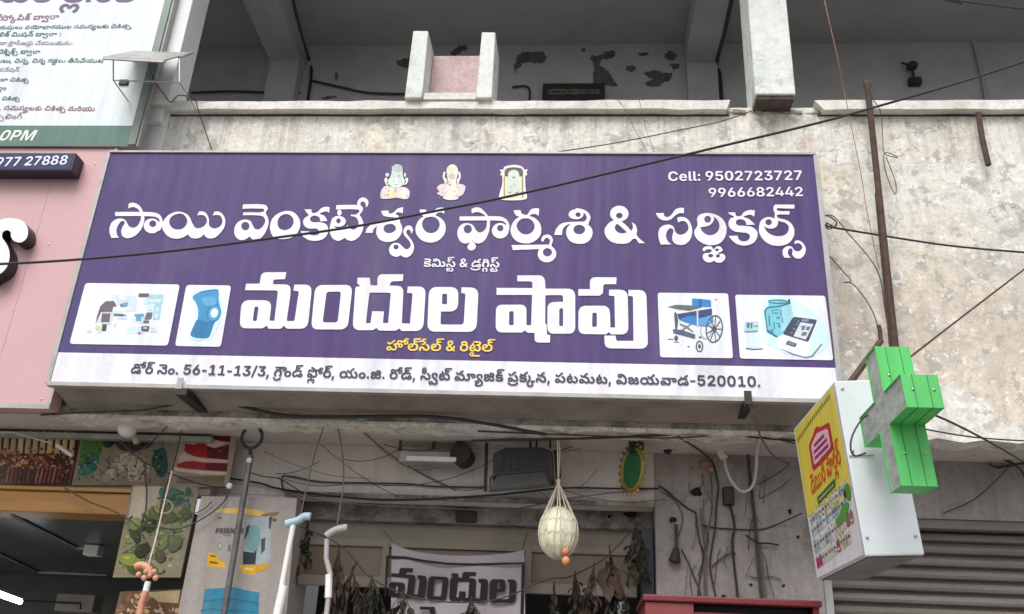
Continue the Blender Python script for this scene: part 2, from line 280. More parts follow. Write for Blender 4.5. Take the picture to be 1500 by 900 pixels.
TRACED = {
 'name': '5311,2895 19,-1 10,3 30,17 15,17 8,14 5,15 0,18 -16,47 -20,19 -1,-32 -5,-24 -10,-18 -11,-10 -23,-8 -12,3 -18,17 -5,13 5,27 19,16 10,14 4,13 1,17 -10,26 -22,30 -16,13 -2,7 6,14 26,36 8,20 15,52 2,45 -5,37 -10,33 -12,30 -20,35 -15,20 -39,34 -30,17 -40,12 -34,-5 -38,-15 -12,-8 -16,-19 -37,25 -37,17 -16,4 -17,-1 -20,-5 -35,-18 -28,-28 -20,-40 -10,-32 -3,-58 8,-55 9,-33 7,-12 2,-22 7,-16 9,-12 22,-18 17,-8 28,-7 34,-1 28,6 25,10 15,12 16,18 7,16 3,17 -3,17 -4,10 -14,20 -20,16 -20,10 -43,8 -30,-3 -30,-10 -6,9 1,3 11,8 24,10 33,5 37,1 30,-1 18,-4 15,-5 11,-9 5,-8 9,-28 10,28 16,20 32,19 17,5 20,0 25,-10 24,-21 15,-23 5,-24 0,-20 -3,-23 -17,-37 -15,-16 -19,-11 -18,-7 -42,-8 -1,-18 1,-2 50,3 28,-6 14,-7 20,-17 13,-19 1,-8 -8,-14 -13,-6 -107,-5 -216,5 4,-62 19,-3 110,-3 177,0 3,-39 5,-15 12,-20 13,-14 17,-12|1929,2972 23,0 30,7 26,10 22,15 16,14 24,32 28,58 102,1 35,3 53,10 37,16 21,17 22,35 13,42 1,36 17,-36 26,-37 25,-26 32,-25 46,-23 37,-12 37,-6 43,1 33,8 37,15 23,14 23,21 25,36 26,67 23,37 4,18 4,5 25,15 17,6 25,0 28,-5 40,-18 26,-23 19,-28 9,-32 -1,-22 -9,-23 -11,-17 -19,-16 -17,-8 -23,-3 -60,7 18,-52 28,-7 24,0 28,8 20,10 18,21 15,24 18,48 2,28 -4,44 5,18 10,18 16,15 18,10 20,6 32,-1 32,-10 30,-17 24,-29 7,-17 5,-23 0,-24 -7,-26 -13,-22 -16,-16 -14,-7 -20,-5 -26,0 -43,8 19,-55 32,-6 20,0 20,5 29,16 22,20 19,28 14,32 5,25 2,20 -6,55 -7,25 -12,27 -20,30 -25,30 -23,26 -28,25 -25,17 -33,13 -14,3 -28,1 -40,-9 -28,-17 -10,-11 -17,-27 -19,25 -18,16 -26,12 -34,10 -48,0 -32,-8 -16,-7 -14,-12 -23,-33 -53,35 -50,20 -30,7 -30,3 -40,-3 -34,-7 -28,-10 -22,-13 -23,-17 -23,-26 -32,-47 -11,-23 -9,-35 -14,38 -14,23 -7,5 -17,-4 -18,16 -22,13 -26,8 -40,2 -37,-10 -24,-13 -19,-17 -14,-21 -9,-22 -3,-26 3,-27 8,-20 15,-22 18,-16 22,-13 23,-7 27,-4 23,1 33,10 22,12 18,16 12,17 6,-9 3,-18 -8,-17 -16,-16 -30,-17 -20,-5 -50,-5 -100,-3 -2,1 3,35 -5,43 -10,37 -17,45 -23,40 -28,38 -28,28 -25,20 -48,25 -27,8 -27,3 -26,-1 -20,-5 -24,-13 -12,-11 -11,-17 -8,-27 -3,-23 3,-25 18,-45 30,-43 3,-20 -8,-16 -10,-5 -18,0 -7,1 -15,9 -26,29 -24,42 -13,38 -2,25 7,45 12,32 19,23 -111,4 -16,-39 -12,-45 -1,-43 4,-32 9,-32 18,-33 24,-24 32,-22 20,-9 30,-8 35,0 33,10 27,17 16,16 26,55 7,10 26,21 20,7 30,0 20,-5 15,-7 22,-18 21,-30 23,-53 5,-33 -1,-23 -30,-2 -347,1 -2,-3 0,-55 2,-2 140,-2 220,1 -10,-19 -19,-23 -17,-13 -24,-11 -23,-5 -25,1 -35,10 -18,11 10,-73|3624,2995 144,-1 100,6 17,5 15,9 15,18 6,16 1,10 -4,17 -19,25 -7,18 5,20 26,47 11,47 2,26 -3,22 -15,60 -27,62 -20,33 -20,25 -43,38 -30,17 -18,6 -12,2 -13,-2 -33,-12 -24,-17 -23,-26 -33,27 -40,20 -30,8 -32,-3 -28,-12 -22,-15 -23,-29 -13,-30 -3,-24 1,-38 9,-48 10,-22 18,-25 21,-21 22,-15 28,-12 32,-8 30,0 38,8 20,9 21,19 21,50 25,45 11,8 14,5 33,0 20,-7 15,-8 28,-26 28,-42 10,-38 0,-12 -5,-20 -15,-25 -24,-16 -27,-8 -45,-4 -65,-3 -146,1 6,-37 3,-4 210,2 47,-2 25,-8 12,-8 9,-13 0,-10 -3,-6 -10,-7 -10,-3 -150,-3 -148,5 12,-64|11366,3000 129,-1 144,3 -4,57 -240,-6 -10,1 -6,4 -2,7 2,13 6,8 13,5 64,6 103,-1 -5,52 -62,-4 -78,0 -18,3 -17,7 -5,7 -1,9 11,16 22,13 20,7 58,11 50,20 30,20 16,15 24,33 18,40 8,30 0,50 -8,33 -20,44 -23,32 -25,24 -40,23 -42,15 -40,7 -50,3 -60,-8 -43,-13 -53,-27 -34,-27 -38,-43 -31,-56 -7,-20 -6,-30 3,-62 8,-45 17,-35 29,-28 39,-20 40,-11 38,3 48,17 16,1 -9,-30 6,-27 0,-17 -19,-43 -4,-35 4,-20 10,-18 10,-8|9069,3015 39,4 22,7 25,13 28,26 12,17 11,28 2,25 -3,20 -12,30 -14,20 -21,18 -28,15 -22,7 -1,3 47,37 47,47 44,52 18,-24 8,-18 1,-10 -1,-22 -17,-50 28,12 17,13 17,25 14,50 2,28 -8,40 0,10 6,14 24,33 26,26 70,54 -90,1 -24,-38 -14,-16 -14,-10 -16,-3 -14,3 -13,8 -40,41 -13,8 -20,6 -22,6 -50,5 -75,-5 -45,-10 -45,-17 -37,-26 -29,-30 -19,-33 -13,-40 -3,-43 8,-27 25,-40 35,-38 36,-25 36,-14 -28,-23 -17,-23 -10,-24 -3,-23 6,-35 7,-18 16,-22 20,-18 35,-18 25,-7|4763,3032 32,0 34,8 -8,80 -26,-18 -23,-3 -17,3 -60,22 -10,8 13,12 40,13 13,8 25,33 18,42 -104,6 -2,-34 -9,-20 -11,-10 -18,-11 -18,-6 -20,-4 -24,3 -27,14 -11,10 -5,10 -3,22 9,20 11,10 13,6 25,5 75,-4 30,2 43,12 20,11 12,11 14,19 9,23 5,30 0,20 -7,35 -23,45 -26,28 -34,20 -46,13 -47,5 -53,-2 -42,-8 -35,-15 -40,-25 -24,-21 -9,-13 -10,-27 -6,-25 2,-7 122,4 1,28 3,12 11,11 23,8 54,0 30,-7 22,-14 7,-18 -3,-17 -5,-13 -15,-18 -13,-7 -30,-8 -70,4 -35,-7 -28,-13 -10,-7 -23,-28 -10,-33 0,-23 8,-22 11,-19 10,-11 34,-19 11,-9 6,-12 -5,-12 -30,-28 -24,-43 102,3 -1,28 6,17 15,8 26,1 30,-8 17,-10 37,-42 18,-12 28,-13|5896,3040 10,0 -8,91 -28,-14 -28,-5 -17,2 -15,6 -9,8 -2,7 6,11 29,14 12,20 12,52 1,6 -5,2 7,12 2,16 10,14 10,23 6,23 3,32 -4,40 -7,20 -13,25 -28,39 -22,22 -18,12 -38,18 -42,10 -25,2 -27,0 -46,-7 -24,-9 -26,-13 -23,-21 -13,-18 -14,-28 -10,-27 -3,-20 3,-35 5,-32 7,-20 -2,-2 -24,18 -22,24 -9,22 -9,34 -103,0 -2,-2 14,-47 22,-33 39,-35 44,-25 66,-20 74,-13 189,-11 -2,-20 -7,-9 -12,-8 -20,-5 -98,-8 -32,-10 -18,-12 -16,-21 -7,-20 -2,-23 103,-6 2,2 -1,24 6,13 15,7 20,-1 38,-18 45,-47 10,-7 40,-15|6968,3040 24,-1 23,3 20,7 17,10 44,41 54,69 78,0 90,5 37,8 40,18 28,22 10,13 16,27 12,38 2,22 -2,30 -11,38 -2,18 -10,24 -14,20 -19,19 -25,15 -25,7 -17,3 -36,-2 -24,-8 -30,-18 -16,-14 -15,-24 -8,-20 -3,-25 2,-25 9,-25 10,-15 25,-26 20,-12 30,-10 23,-3 30,3 27,9 28,18 8,-4 -1,-10 -6,-10 -19,-16 -24,-14 -18,-6 -58,-5 -114,-2 -2,83 -10,65 -20,62 -25,53 -20,27 -19,19 -27,17 -33,11 -17,2 -15,-2 -32,-11 -16,-10 -22,-27 -2,0 -5,4 1,3 35,32 16,25 6,17 0,20 -10,23 -19,16 -22,10 -28,0 -20,-8 -15,-13 -7,-12 -3,-13 0,-13 10,-22 27,-35 -42,13 -30,3 -30,-8 -32,-19 -18,-19 -23,-45 -10,-45 0,-37 7,-30 11,-26 22,-32 19,-16 17,-10 20,-8 23,-4 30,0 30,5 22,7 22,13 19,21 26,50 18,20 27,18 26,2 20,-5 30,-19 20,-22 13,-22 7,-25 6,-65 -2,-18 -352,2 -45,0 -3,-2 0,-54 3,-4 380,-3 -15,-17 -25,-17 -25,-13 -42,-14 -36,-1 -27,8 -33,14 -6,-66 32,-16|6451,3042 29,0 34,10 -9,86 -20,-16 -15,-8 -10,-2 -22,2 -20,7 -20,12 -17,29 47,18 30,19 36,36 20,33 14,47 1,33 -3,34 -5,20 -15,38 -28,40 -33,31 -35,22 -40,15 -42,8 -43,0 -50,-10 -50,-21 -29,-20 -34,-37 -25,-46 -8,-24 -3,-26 1,-32 7,-35 23,-50 20,-27 15,-17 33,-25 22,-11 -21,-15 -21,-25 -11,-25 -7,-38 97,0 0,28 7,20 17,8 17,1 23,-6 34,-17 38,-39 15,-10 30,-10|9963,3045 17,-1 38,8 0,77 -30,-5 -20,0 -30,8 -28,15 -25,17 -50,49 -37,15 -30,5 -28,0 -30,-5 -32,-12 -27,-18 -14,-16 -13,-20 -18,-37 4,-2 112,0 4,2 -2,15 2,15 9,13 23,13 27,2 23,-10 30,-26 13,-17 23,-38 21,-22 27,-15|7842,3052 23,0 34,8 -10,102 -1,2 -38,-23 -32,-4 -30,5 -18,7 -11,21 49,14 34,18 38,32 25,36 18,45 6,43 -3,54 -5,20 -11,25 -21,31 -37,33 -44,27 -43,15 -37,6 -58,-1 -42,-7 -43,-16 -37,-24 -34,-36 -24,-45 -11,-45 0,-35 8,-38 10,-27 15,-30 19,-27 25,-26 29,-20 27,-12 -40,-14 -24,-19 -14,-25 -8,-40 99,0 7,30 6,13 8,7 32,16 17,4 13,-1 10,-2 15,-11 33,-53 14,-14 18,-9|8442,3055 28,-1 25,5 53,15 30,13 22,15 22,21 14,19 12,30 3,28 -5,20 -20,42 -3,16 -11,14 38,31 23,37 9,40 -4,45 -19,47 -18,26 -16,15 -33,22 -42,16 -60,5 -35,-3 -40,-7 -27,-10 -23,-13 -23,-19 -13,-16 -15,-26 -13,-30 -5,-22 -2,-32 7,-38 11,-25 17,-23 26,-24 -3,-2 -20,1 -22,9 -32,21 -19,18 -9,15 -11,28 -8,67 -112,0 15,-63 18,-34 36,-44 22,-17 18,-10 42,-13 52,-7 76,-5 162,-3 26,-27 7,-12 3,-12 0,-13 -6,-17 -19,-30 -13,-14 -13,-5 -3,1 4,8 2,17 -3,14 -6,13 -14,16 -15,10 -30,13 -40,5 -42,-5 -30,-13 -16,-10 -10,-11 -9,-17 -4,-15 3,-17 7,-16 14,-14 19,-14 20,-8 33,-5 10,-14|4964,3075 14,-1 12,7 8,11 6,18 0,18 -6,17 -8,11 -15,8 -10,-1 -13,-9 -8,-14 -3,-12 1,-23 4,-13 7,-10|10977,3080 35,-2 46,8 -9,89 -4,1 -23,-17 -14,-7 -28,-4 -12,1 -66,20 -10,5 -1,4 17,10 42,14 22,10 43,36 33,34 9,10 -2,2 -123,4 -4,-33 -9,-20 -27,-21 -32,-10 -40,0 -22,10 -12,11 -4,10 -3,25 8,18 18,15 23,5 84,3 73,8 27,8 30,15 32,28 19,30 6,35 -6,40 -13,33 -24,34 -16,16 -15,10 -37,18 -38,10 -38,5 -47,-3 -45,-10 -30,-12 -40,-28 -39,-38 -38,-50 131,-5 10,37 8,16 13,13 27,15 16,3 27,0 37,-8 26,-19 15,-27 3,-13 -2,-14 -6,-13 -10,-13 -23,-13 -20,-5 -147,-16 -28,-10 -18,-10 -33,-28 -15,-20 -10,-22 -3,-36 4,-20 14,-32 16,-21 7,-5 30,-5 8,-5 2,-6 -2,-6 -8,-6 -40,-16 -41,-35 109,-1 4,34 5,12 19,11 30,2 24,-8 10,-7 32,-43 14,-11 30,-14|4189,3092 41,0 38,7 20,8 27,15 13,10 35,40 22,38 13,48 0,52 -12,48 -25,52 -20,28 -31,26 -40,19 -48,15 -62,9 -62,-1 -33,-5 -27,-8 -23,-12 -21,-21 -20,-38 -12,-34 -8,-36 0,-32 8,-48 10,-32 15,-30 12,-18 29,-28 24,-20 38,-22 30,-13 40,-12|8460,3114 -12,5 -12,11 -4,10 -1,15 6,13 13,10 18,5 12,-2 10,-5 11,-11 5,-15 -2,-12 -6,-10 -13,-11 -10,-3|9062,3122 -20,8 -10,10 -7,15 1,17 9,15 17,11 23,3 17,-3 13,-7 11,-13 4,-18 -4,-15 -8,-11 -13,-8 -15,-4|10334,3122 44,-1 44,6 58,17 42,20 36,22 28,26 22,30 20,40 12,40 3,46 -7,60 -10,34 -20,40 -28,36 -30,25 -36,18 -47,12 -55,3 -45,-5 -50,-15 -50,-25 -37,-28 -29,-31 -22,-40 -9,-34 0,-18 4,-18 7,-14 27,-40 12,-28 0,-30 -9,-42 1,-18 7,-22 13,-22 15,-14 13,-7 37,-15|2628,3132 -43,7 -30,11 -17,9 -16,10 -18,19 -10,14 -10,23 -5,20 0,20 8,30 10,17 18,22 23,17 17,7 25,6 40,2 28,-5 24,-8 20,-13 19,-18 17,-25 10,-25 5,-20 0,-24 -9,-28 -16,-25 -20,-21 -20,-13 -26,-7|4180,3140 -22,4 -30,13 -18,12 -14,13 -19,30 -11,43 1,43 7,22 12,20 12,11 20,11 24,9 18,2 20,0 28,-5 24,-9 20,-13 18,-18 16,-23 10,-23 5,-22 0,-30 -8,-28 -10,-17 -14,-15 -21,-16 -20,-9 -20,-6|10358,3165 -18,7 -13,10 -10,23 0,20 7,17 12,13 16,9 16,2 22,-7 13,-11 10,-20 1,-23 -6,-15 -13,-16 -23,-10|6312,3177 -24,3 -26,7 -14,-1 -18,10 -21,19 -10,15 -13,30 -3,20 1,28 5,20 10,22 15,22 24,24 17,10 27,10 26,3 20,-1 30,-7 24,-13 13,-9 16,-17 18,-30 7,-17 5,-30 -1,-20 -6,-23 -18,-30 -14,-13 -24,-18 -28,-12|10460,3176 2,36 -6,20 -18,33 -27,27 -23,14 -30,9 -43,11 -56,6 12,36 13,22 31,28 28,17 29,11 23,3 23,-1 30,-7 30,-15 17,-14 21,-22 12,-20 8,-25 3,-25 -1,-22 -7,-33 -10,-23 -13,-20 -26,-27|9961,3180 31,-2 20,4 28,10 18,10 31,28 24,42 15,40 8,33 3,23 0,34 -3,30 -8,33 -7,23 -18,32 -15,19 -23,22 -30,20 -20,7 -30,5 -43,-2 -24,-6 -28,-11 -20,-18 -8,-11 -11,-25 -5,-28 1,-27 19,-73 0,-20 -18,-20 -13,-6 -15,0 -12,5 -16,11 -18,26 -15,37 -3,37 5,30 18,40 23,26 35,24 -157,4 -18,-44 -15,-52 -4,-35 1,-47 8,-36 10,-20 23,-26 20,-14 30,-13 37,-7 28,0 35,10 13,7 21,21 7,15 10,43 13,20 23,20 13,7 17,5 30,1 33,-10 30,-17 26,-26 10,-20 5,-18 -1,-32 -12,-33 -23,-28 -22,-13 -16,-5 -14,0 -26,5 -37,20 -4,-2 -12,-70|7685,3200 -33,6 -20,8 -20,13 -17,16 -19,32 -7,27 0,18 8,30 9,18 20,24 19,19 25,15 28,10 12,2 30,0 30,-7 18,-8 14,-10 20,-18 14,-20 12,-27 3,-16 0,-27 -8,-27 -10,-20 -11,-16 -22,-20 -22,-12 -23,-8 -25,-3|4952,3202 -10,4 -11,12 -5,12 0,18 6,14 10,9 10,5 13,0 10,-5 11,-11 5,-12 0,-18 -6,-14 -10,-10 -10,-4|11258,3214 -13,3 -16,8 -13,15 -4,20 4,18 13,14 16,9 15,2 12,-2 17,-9 12,-14 5,-20 -5,-18 -12,-15 -17,-8|2228,3234 -20,10 -11,11 -8,15 0,22 7,16 14,13 20,8 18,0 20,-8 13,-13 7,-16 0,-22 -10,-19 -16,-12 -12,-5|11398,3235 1,25 -8,35 -10,20 -19,18 -20,11 -24,7 -23,2 -33,-2 -27,-8 -15,-7 -19,-18 -11,-18 2,15 13,35 22,38 23,23 35,25 35,15 42,10 53,2 40,-5 33,-10 31,-20 17,-20 12,-23 8,-30 0,-17 -6,-23 -12,-20 -13,-13 -33,-22 -42,-6|3582,3254 -24,13 -14,15 -8,20 -2,13 2,15 6,15 16,20 12,8 15,5 20,0 23,-10 15,-16 10,-22 0,-28 -5,-14 -16,-21 -24,-12|9040,3279 -26,29 -7,14 -1,10 1,18 5,15 9,15 14,14 30,19 40,10 43,-5 36,-13 -69,-63|5698,3284 -36,10 -24,15 -17,26 -2,25 8,25 21,20 24,11 36,3 42,-11 32,-20 8,-8 8,-15 3,-23 -10,-24 -23,-23 -28,-11|6842,3297 -14,5 -13,7 -13,16 -8,17 -2,16 2,17 11,23 10,10 13,8 14,5 20,0 23,-10 16,-16 10,-23 0,-24 -10,-26 -16,-15 -23,-10|8470,3297 -25,7 -15,8 -13,10 -15,26 -3,17 2,17 17,27 12,10 18,9 32,6 25,-1 17,-5 23,-12 19,-21 6,-15 2,-12 -3,-20 -13,-23 -16,-14 -20,-9 -20,-5|7318,3300 -16,7 -13,13 -7,18 0,17 10,20 8,8 18,8 20,0 17,-8 11,-11 8,-17 0,-20 -8,-17 -16,-14 -12,-5|5984,3305 18,2 22,11 14,17 11,27 -1,26 -18,41 -3,-1 -6,-26 -7,-14 -12,-14 -12,-8 -15,1 -7,4 -11,14 -5,15 2,18 8,14 74,100 20,46 8,37 -1,30 -7,30 -13,30 -18,27 -15,16 -28,18 -27,10 -17,0 -26,-8 -21,-10 -23,-19 -28,19 -25,8 -30,-3 -40,-15 -23,-19 -13,-21 -10,-33 0,-20 5,-25 14,-27 14,-19 18,-12 22,-8 23,-3 20,1 25,7 24,13 64,64 24,10 18,-3 15,-8 16,-15 10,-15 5,-13 1,-17 -4,-20 -7,-17 -25,-33 -57,-60 -10,-20 -5,-20 0,-25 3,-18 12,-30 10,-12 16,-13 15,-8|7999,3440 29,-1 20,5 22,13 15,18 11,27 3,30 -6,23 -11,25 -3,20 8,15 31,27 10,16 7,10 11,30 2,20 -2,27 -12,33 -19,25 -20,18 -23,13 -30,10 -14,2 -46,-2 -32,-11 -22,-13 -22,-20 -17,-25 -9,-25 -4,-25 4,-33 18,-40 -376,14 -7,0 -4,-4 -17,-62 -1,-8 2,0 527,-6 4,2 -2,7 4,3 15,-20 16,-38 -1,-12 -7,-18 -19,-18 -20,-6 -20,6 -18,20 -16,33 -23,-6 -4,-4 -2,-33 10,-24 16,-19 10,-7|11673,3525 29,0 20,7 18,10 25,23 26,40 10,33 2,42 -7,30 -21,38 -9,12 -21,18 -27,12 -40,1 -36,-13 -17,-14 -7,-10 -14,-26 0,-13 8,-33 -2,-17 -6,-13 -12,-10 -14,-3 -16,8 -15,21 -8,22 0,18 5,20 15,24 13,14 18,12 -98,1 -15,-24 -13,-27 -3,-43 11,-33 16,-18 24,-17 33,-10 15,0 30,7 16,11 19,33 7,8 20,12 18,6 20,2 20,-6 17,-10 16,-18 8,-17 0,-23 -11,-20 -21,-20 -11,-5 -20,-3 -20,3 -34,11 12,-46|5792,3587 -11,5 -12,13 -3,15 0,10 8,15 11,8 13,4 14,-1 13,-6 11,-12 4,-16 -2,-12 -7,-12 -11,-9 -15,-3|10371,3608 29,-1 25,8 8,10 9,23 8,4 10,-3 8,-6 22,-26 18,-8 30,0 17,7 11,9 17,25 3,15 -3,7 -18,20 -40,15 -7,8 7,8 13,2 27,-6 20,0 17,8 12,11 9,14 2,20 -4,23 -15,25 -31,23 -17,8 -26,3 -22,-3 -22,-7 -30,-25 -26,21 -30,8 -22,0 -22,-5 -18,-7 -18,-13 -18,-23 -10,-22 -1,-26 9,-20 16,-13 14,-7 18,-3 38,0 10,-3 20,-13 7,-13 1,-8 -8,-11 -30,-9 -23,2 -25,11 -9,7 -6,13 -34,-13 -2,-2 5,-20 6,-12 8,-8 24,-14|8008,3639 -30,12 -14,14 -10,20 -2,13 2,14 10,20 14,14 30,12 22,0 30,-12 14,-14 10,-20 2,-12 -2,-15 -10,-20 -12,-11 -32,-15|10495,3645 -13,4 -7,9 -1,10 6,6 15,7 13,0 20,-9 4,-10 -1,-4 -7,-8 -14,-6|10400,3722 -14,6 -12,12 -2,10 8,14 10,7 15,3 17,-1 16,-7 8,-14 0,-10 -6,-9 -15,-9|10505,3730 -16,12 -2,13 4,10 7,6 12,5 12,0 13,-5 8,-9 2,-7 -2,-13 -8,-8 -10,-5',
 'shop': '4114,3990 79,0 -17,100 -14,3 -122,4 -20,4 -11,9 -5,10 -5,42 3,4 173,3 23,3 24,8 16,11 11,17 7,34 -3,86 -51,354 -1,16 4,5 7,3 86,0 12,-7 6,-14 60,-400 -4,-9 -10,-7 -54,-8 -7,-3 -2,-6 13,-78 3,-2 147,0 30,3 28,9 15,10 7,6 13,22 6,26 0,40 -43,412 -8,40 -12,28 -18,22 -22,15 -30,10 -36,4 -180,-1 -21,-10 -31,-34 -2,0 -33,34 -15,8 -18,3 -147,-1 -7,-2 -11,-8 -19,-35 -43,29 -15,7 -18,3 -227,0 -30,-4 -23,-8 -17,-13 -11,-17 -8,-28 0,-32 3,-58 10,-132 6,-32 13,-35 20,-25 22,-16 30,-9 38,-4 204,2 43,6 30,12 16,13 10,18 4,8 6,27 -2,43 -22,170 61,6 10,-4 5,-28 45,-377 -2,-20 -5,-7 -9,-7 -17,-3 -415,-5 -30,-1 -1,-4 15,-86 4,-3 196,-1 17,-110 11,-23 14,-15 14,-9 20,-7 28,-3|5599,4020 310,0 -8,85 -4,13 -147,6 -12,6 -13,12 -18,40 3,4 102,3 28,3 28,10 19,16 12,17 7,27 1,38 -21,415 1,17 5,6 100,6 8,-1 6,-8 37,-417 -5,-13 -8,-6 -60,-6 -6,-3 9,-90 137,1 50,3 28,10 23,18 13,20 4,18 3,12 1,33 -26,415 -5,35 -12,30 -19,25 -15,11 -13,8 -30,10 -17,2 -193,1 -14,-3 -10,-6 -33,-30 -35,28 -25,7 -217,-2 -26,-11 -30,-29 -32,25 -22,7 -183,1 -33,-3 -22,-8 -10,-5 -19,-15 -12,-20 -8,-28 0,-40 33,-492 8,-16 10,-8 18,-5 35,-3 1,-4 -44,-42 8,-80 175,2 4,3 0,5 8,100 93,6 6,-6 3,-82 3,-23 7,-20 13,-17 13,-9 20,-7|7576,4038 314,-2 25,3 23,7 19,14 13,18 8,20 6,30 6,103 325,1 27,2 26,8 10,4 21,16 17,28 7,25 3,27 0,453 -3,27 -8,23 -16,23 -19,13 -35,10 -227,1 -30,-3 -26,-8 -20,-16 -12,-17 -9,-26 -2,-27 0,-265 2,-30 9,-25 18,-25 20,-13 22,-8 32,-3 124,-1 2,-3 0,-67 -3,-13 -4,-7 -9,-6 -20,-3 -164,1 -59,3 -3,420 19,2 3,3 4,143 8,8 35,3 4,3 -4,109 -163,0 -32,-7 -12,-9 -8,-10 -8,-20 -3,-95 -99,-2 -12,-7 -33,-31 -23,23 -12,8 -15,3 -275,-1 -28,-2 -14,-5 -16,-6 -17,-13 -15,-22 -8,-27 0,-153 4,-107 8,-26 16,-23 20,-13 32,-9 278,-1 30,3 22,8 17,13 12,15 10,33 1,224 3,4 53,2 7,0 4,-3 14,-383 1,-57 -2,-2 -514,0 -4,-3 0,-98 4,-3 520,4 0,-73 -3,-10 -10,-11 -23,-5 -184,-1|8702,4065 43,-2 283,4 3,3 0,15 -5,80 -154,1 -14,3 -10,5 -11,18 -4,86 -7,22 -18,21 -23,10 -27,3 -286,0 0,-96 169,0 1,-93 2,-25 5,-15 16,-23 15,-10|4724,4178 344,-1 20,2 27,10 20,16 11,17 8,30 -1,38 -48,422 -6,33 -13,30 -21,25 -25,16 -30,10 -38,3 -324,-1 -18,-2 -25,-10 -18,-14 -13,-20 -8,-30 0,-32 41,-422 7,-38 13,-30 21,-25 24,-16 30,-10|6391,4208 204,-1 40,5 27,9 26,19 15,22 9,30 1,80 -2,68 -5,40 -11,32 -16,23 -27,18 -32,10 -28,3 -122,0 -5,0 -6,6 -6,168 7,11 15,5 273,2 22,-5 11,-8 7,-10 5,-13 3,-17 21,-385 -5,-12 -7,-7 -17,-4 -26,-1 -3,-4 0,-77 3,-3 20,0 106,2 32,3 38,12 23,19 15,22 8,28 2,20 -18,374 -2,46 -6,37 -12,33 -19,24 -27,19 -30,10 -37,3 -100,0 -395,-3 -18,-3 -30,-10 -23,-18 -17,-25 -8,-27 -2,-40 17,-408 5,-38 12,-32 20,-25 24,-16 30,-10|8923,4245 147,1 40,3 32,10 8,5 18,14 15,22 10,28 3,30 7,322 0,140 -11,34 -14,21 -23,16 -25,8 -32,3 -146,-1 -13,-9 -21,-27 -26,26 -12,7 -15,3 -295,-5 -30,-3 -25,-9 -18,-14 -13,-18 -10,-27 -2,-27 2,-213 3,-25 7,-22 15,-26 23,-18 30,-10 28,-2 248,0 27,2 30,10 20,15 11,13 5,8 10,28 5,57 6,183 6,3 62,-1 -9,-442 -3,-10 -8,-9 -71,-7|9207,4250 155,1 30,3 28,10 19,14 16,20 11,27 5,43 18,622 -1,40 -9,30 -15,22 -22,17 -27,9 -30,3 -437,-5 -26,-3 -22,-8 -21,-15 -12,-18 -7,-20 -4,-24 -4,-93 0,-5 3,-2 160,1 14,66 3,6 8,4 238,1 1,-4 -7,-632 -4,-11 -10,-7 -56,-4|4815,4277 -10,3 -12,8 -9,14 -5,16 -48,362 0,28 11,13 18,5 148,0 12,-3 8,-2 13,-11 7,-15 3,-13 40,-354 -1,-36 -4,-7 -8,-6 -13,-3|5422,4289 -8,6 -5,13 -49,426 5,2 53,0 4,0 7,-6 22,-165 4,-4 5,0 145,3 20,3 -16,168 71,0 6,-7 2,-18 35,-388 0,-10 -5,-12 -8,-6 -20,-3|6490,4307 -10,8 -4,15 -2,118 4,6 10,4 50,0 8,-6 3,-12 -1,-118 -5,-10 -11,-5|3748,4494 -12,6 -9,15 -21,160 2,22 5,5 9,4 28,-2 6,-4 5,-8 25,-167 -2,-17 -6,-9 -13,-5|8210,4519 -13,9 -5,14 0,226 3,6 7,5 36,0 7,-4 3,-7 0,-233 -2,-7 -6,-7 -8,-2|7478,4562 -13,7 -6,13 -3,173 5,7 7,4 44,0 7,-4 4,-7 2,-175 -4,-12 -9,-6|8698,4584 -15,8 -7,16 -2,162 5,15 9,6 32,2 15,-6 6,-7 2,-10 0,-160 -5,-15 -8,-7 -10,-4',
}
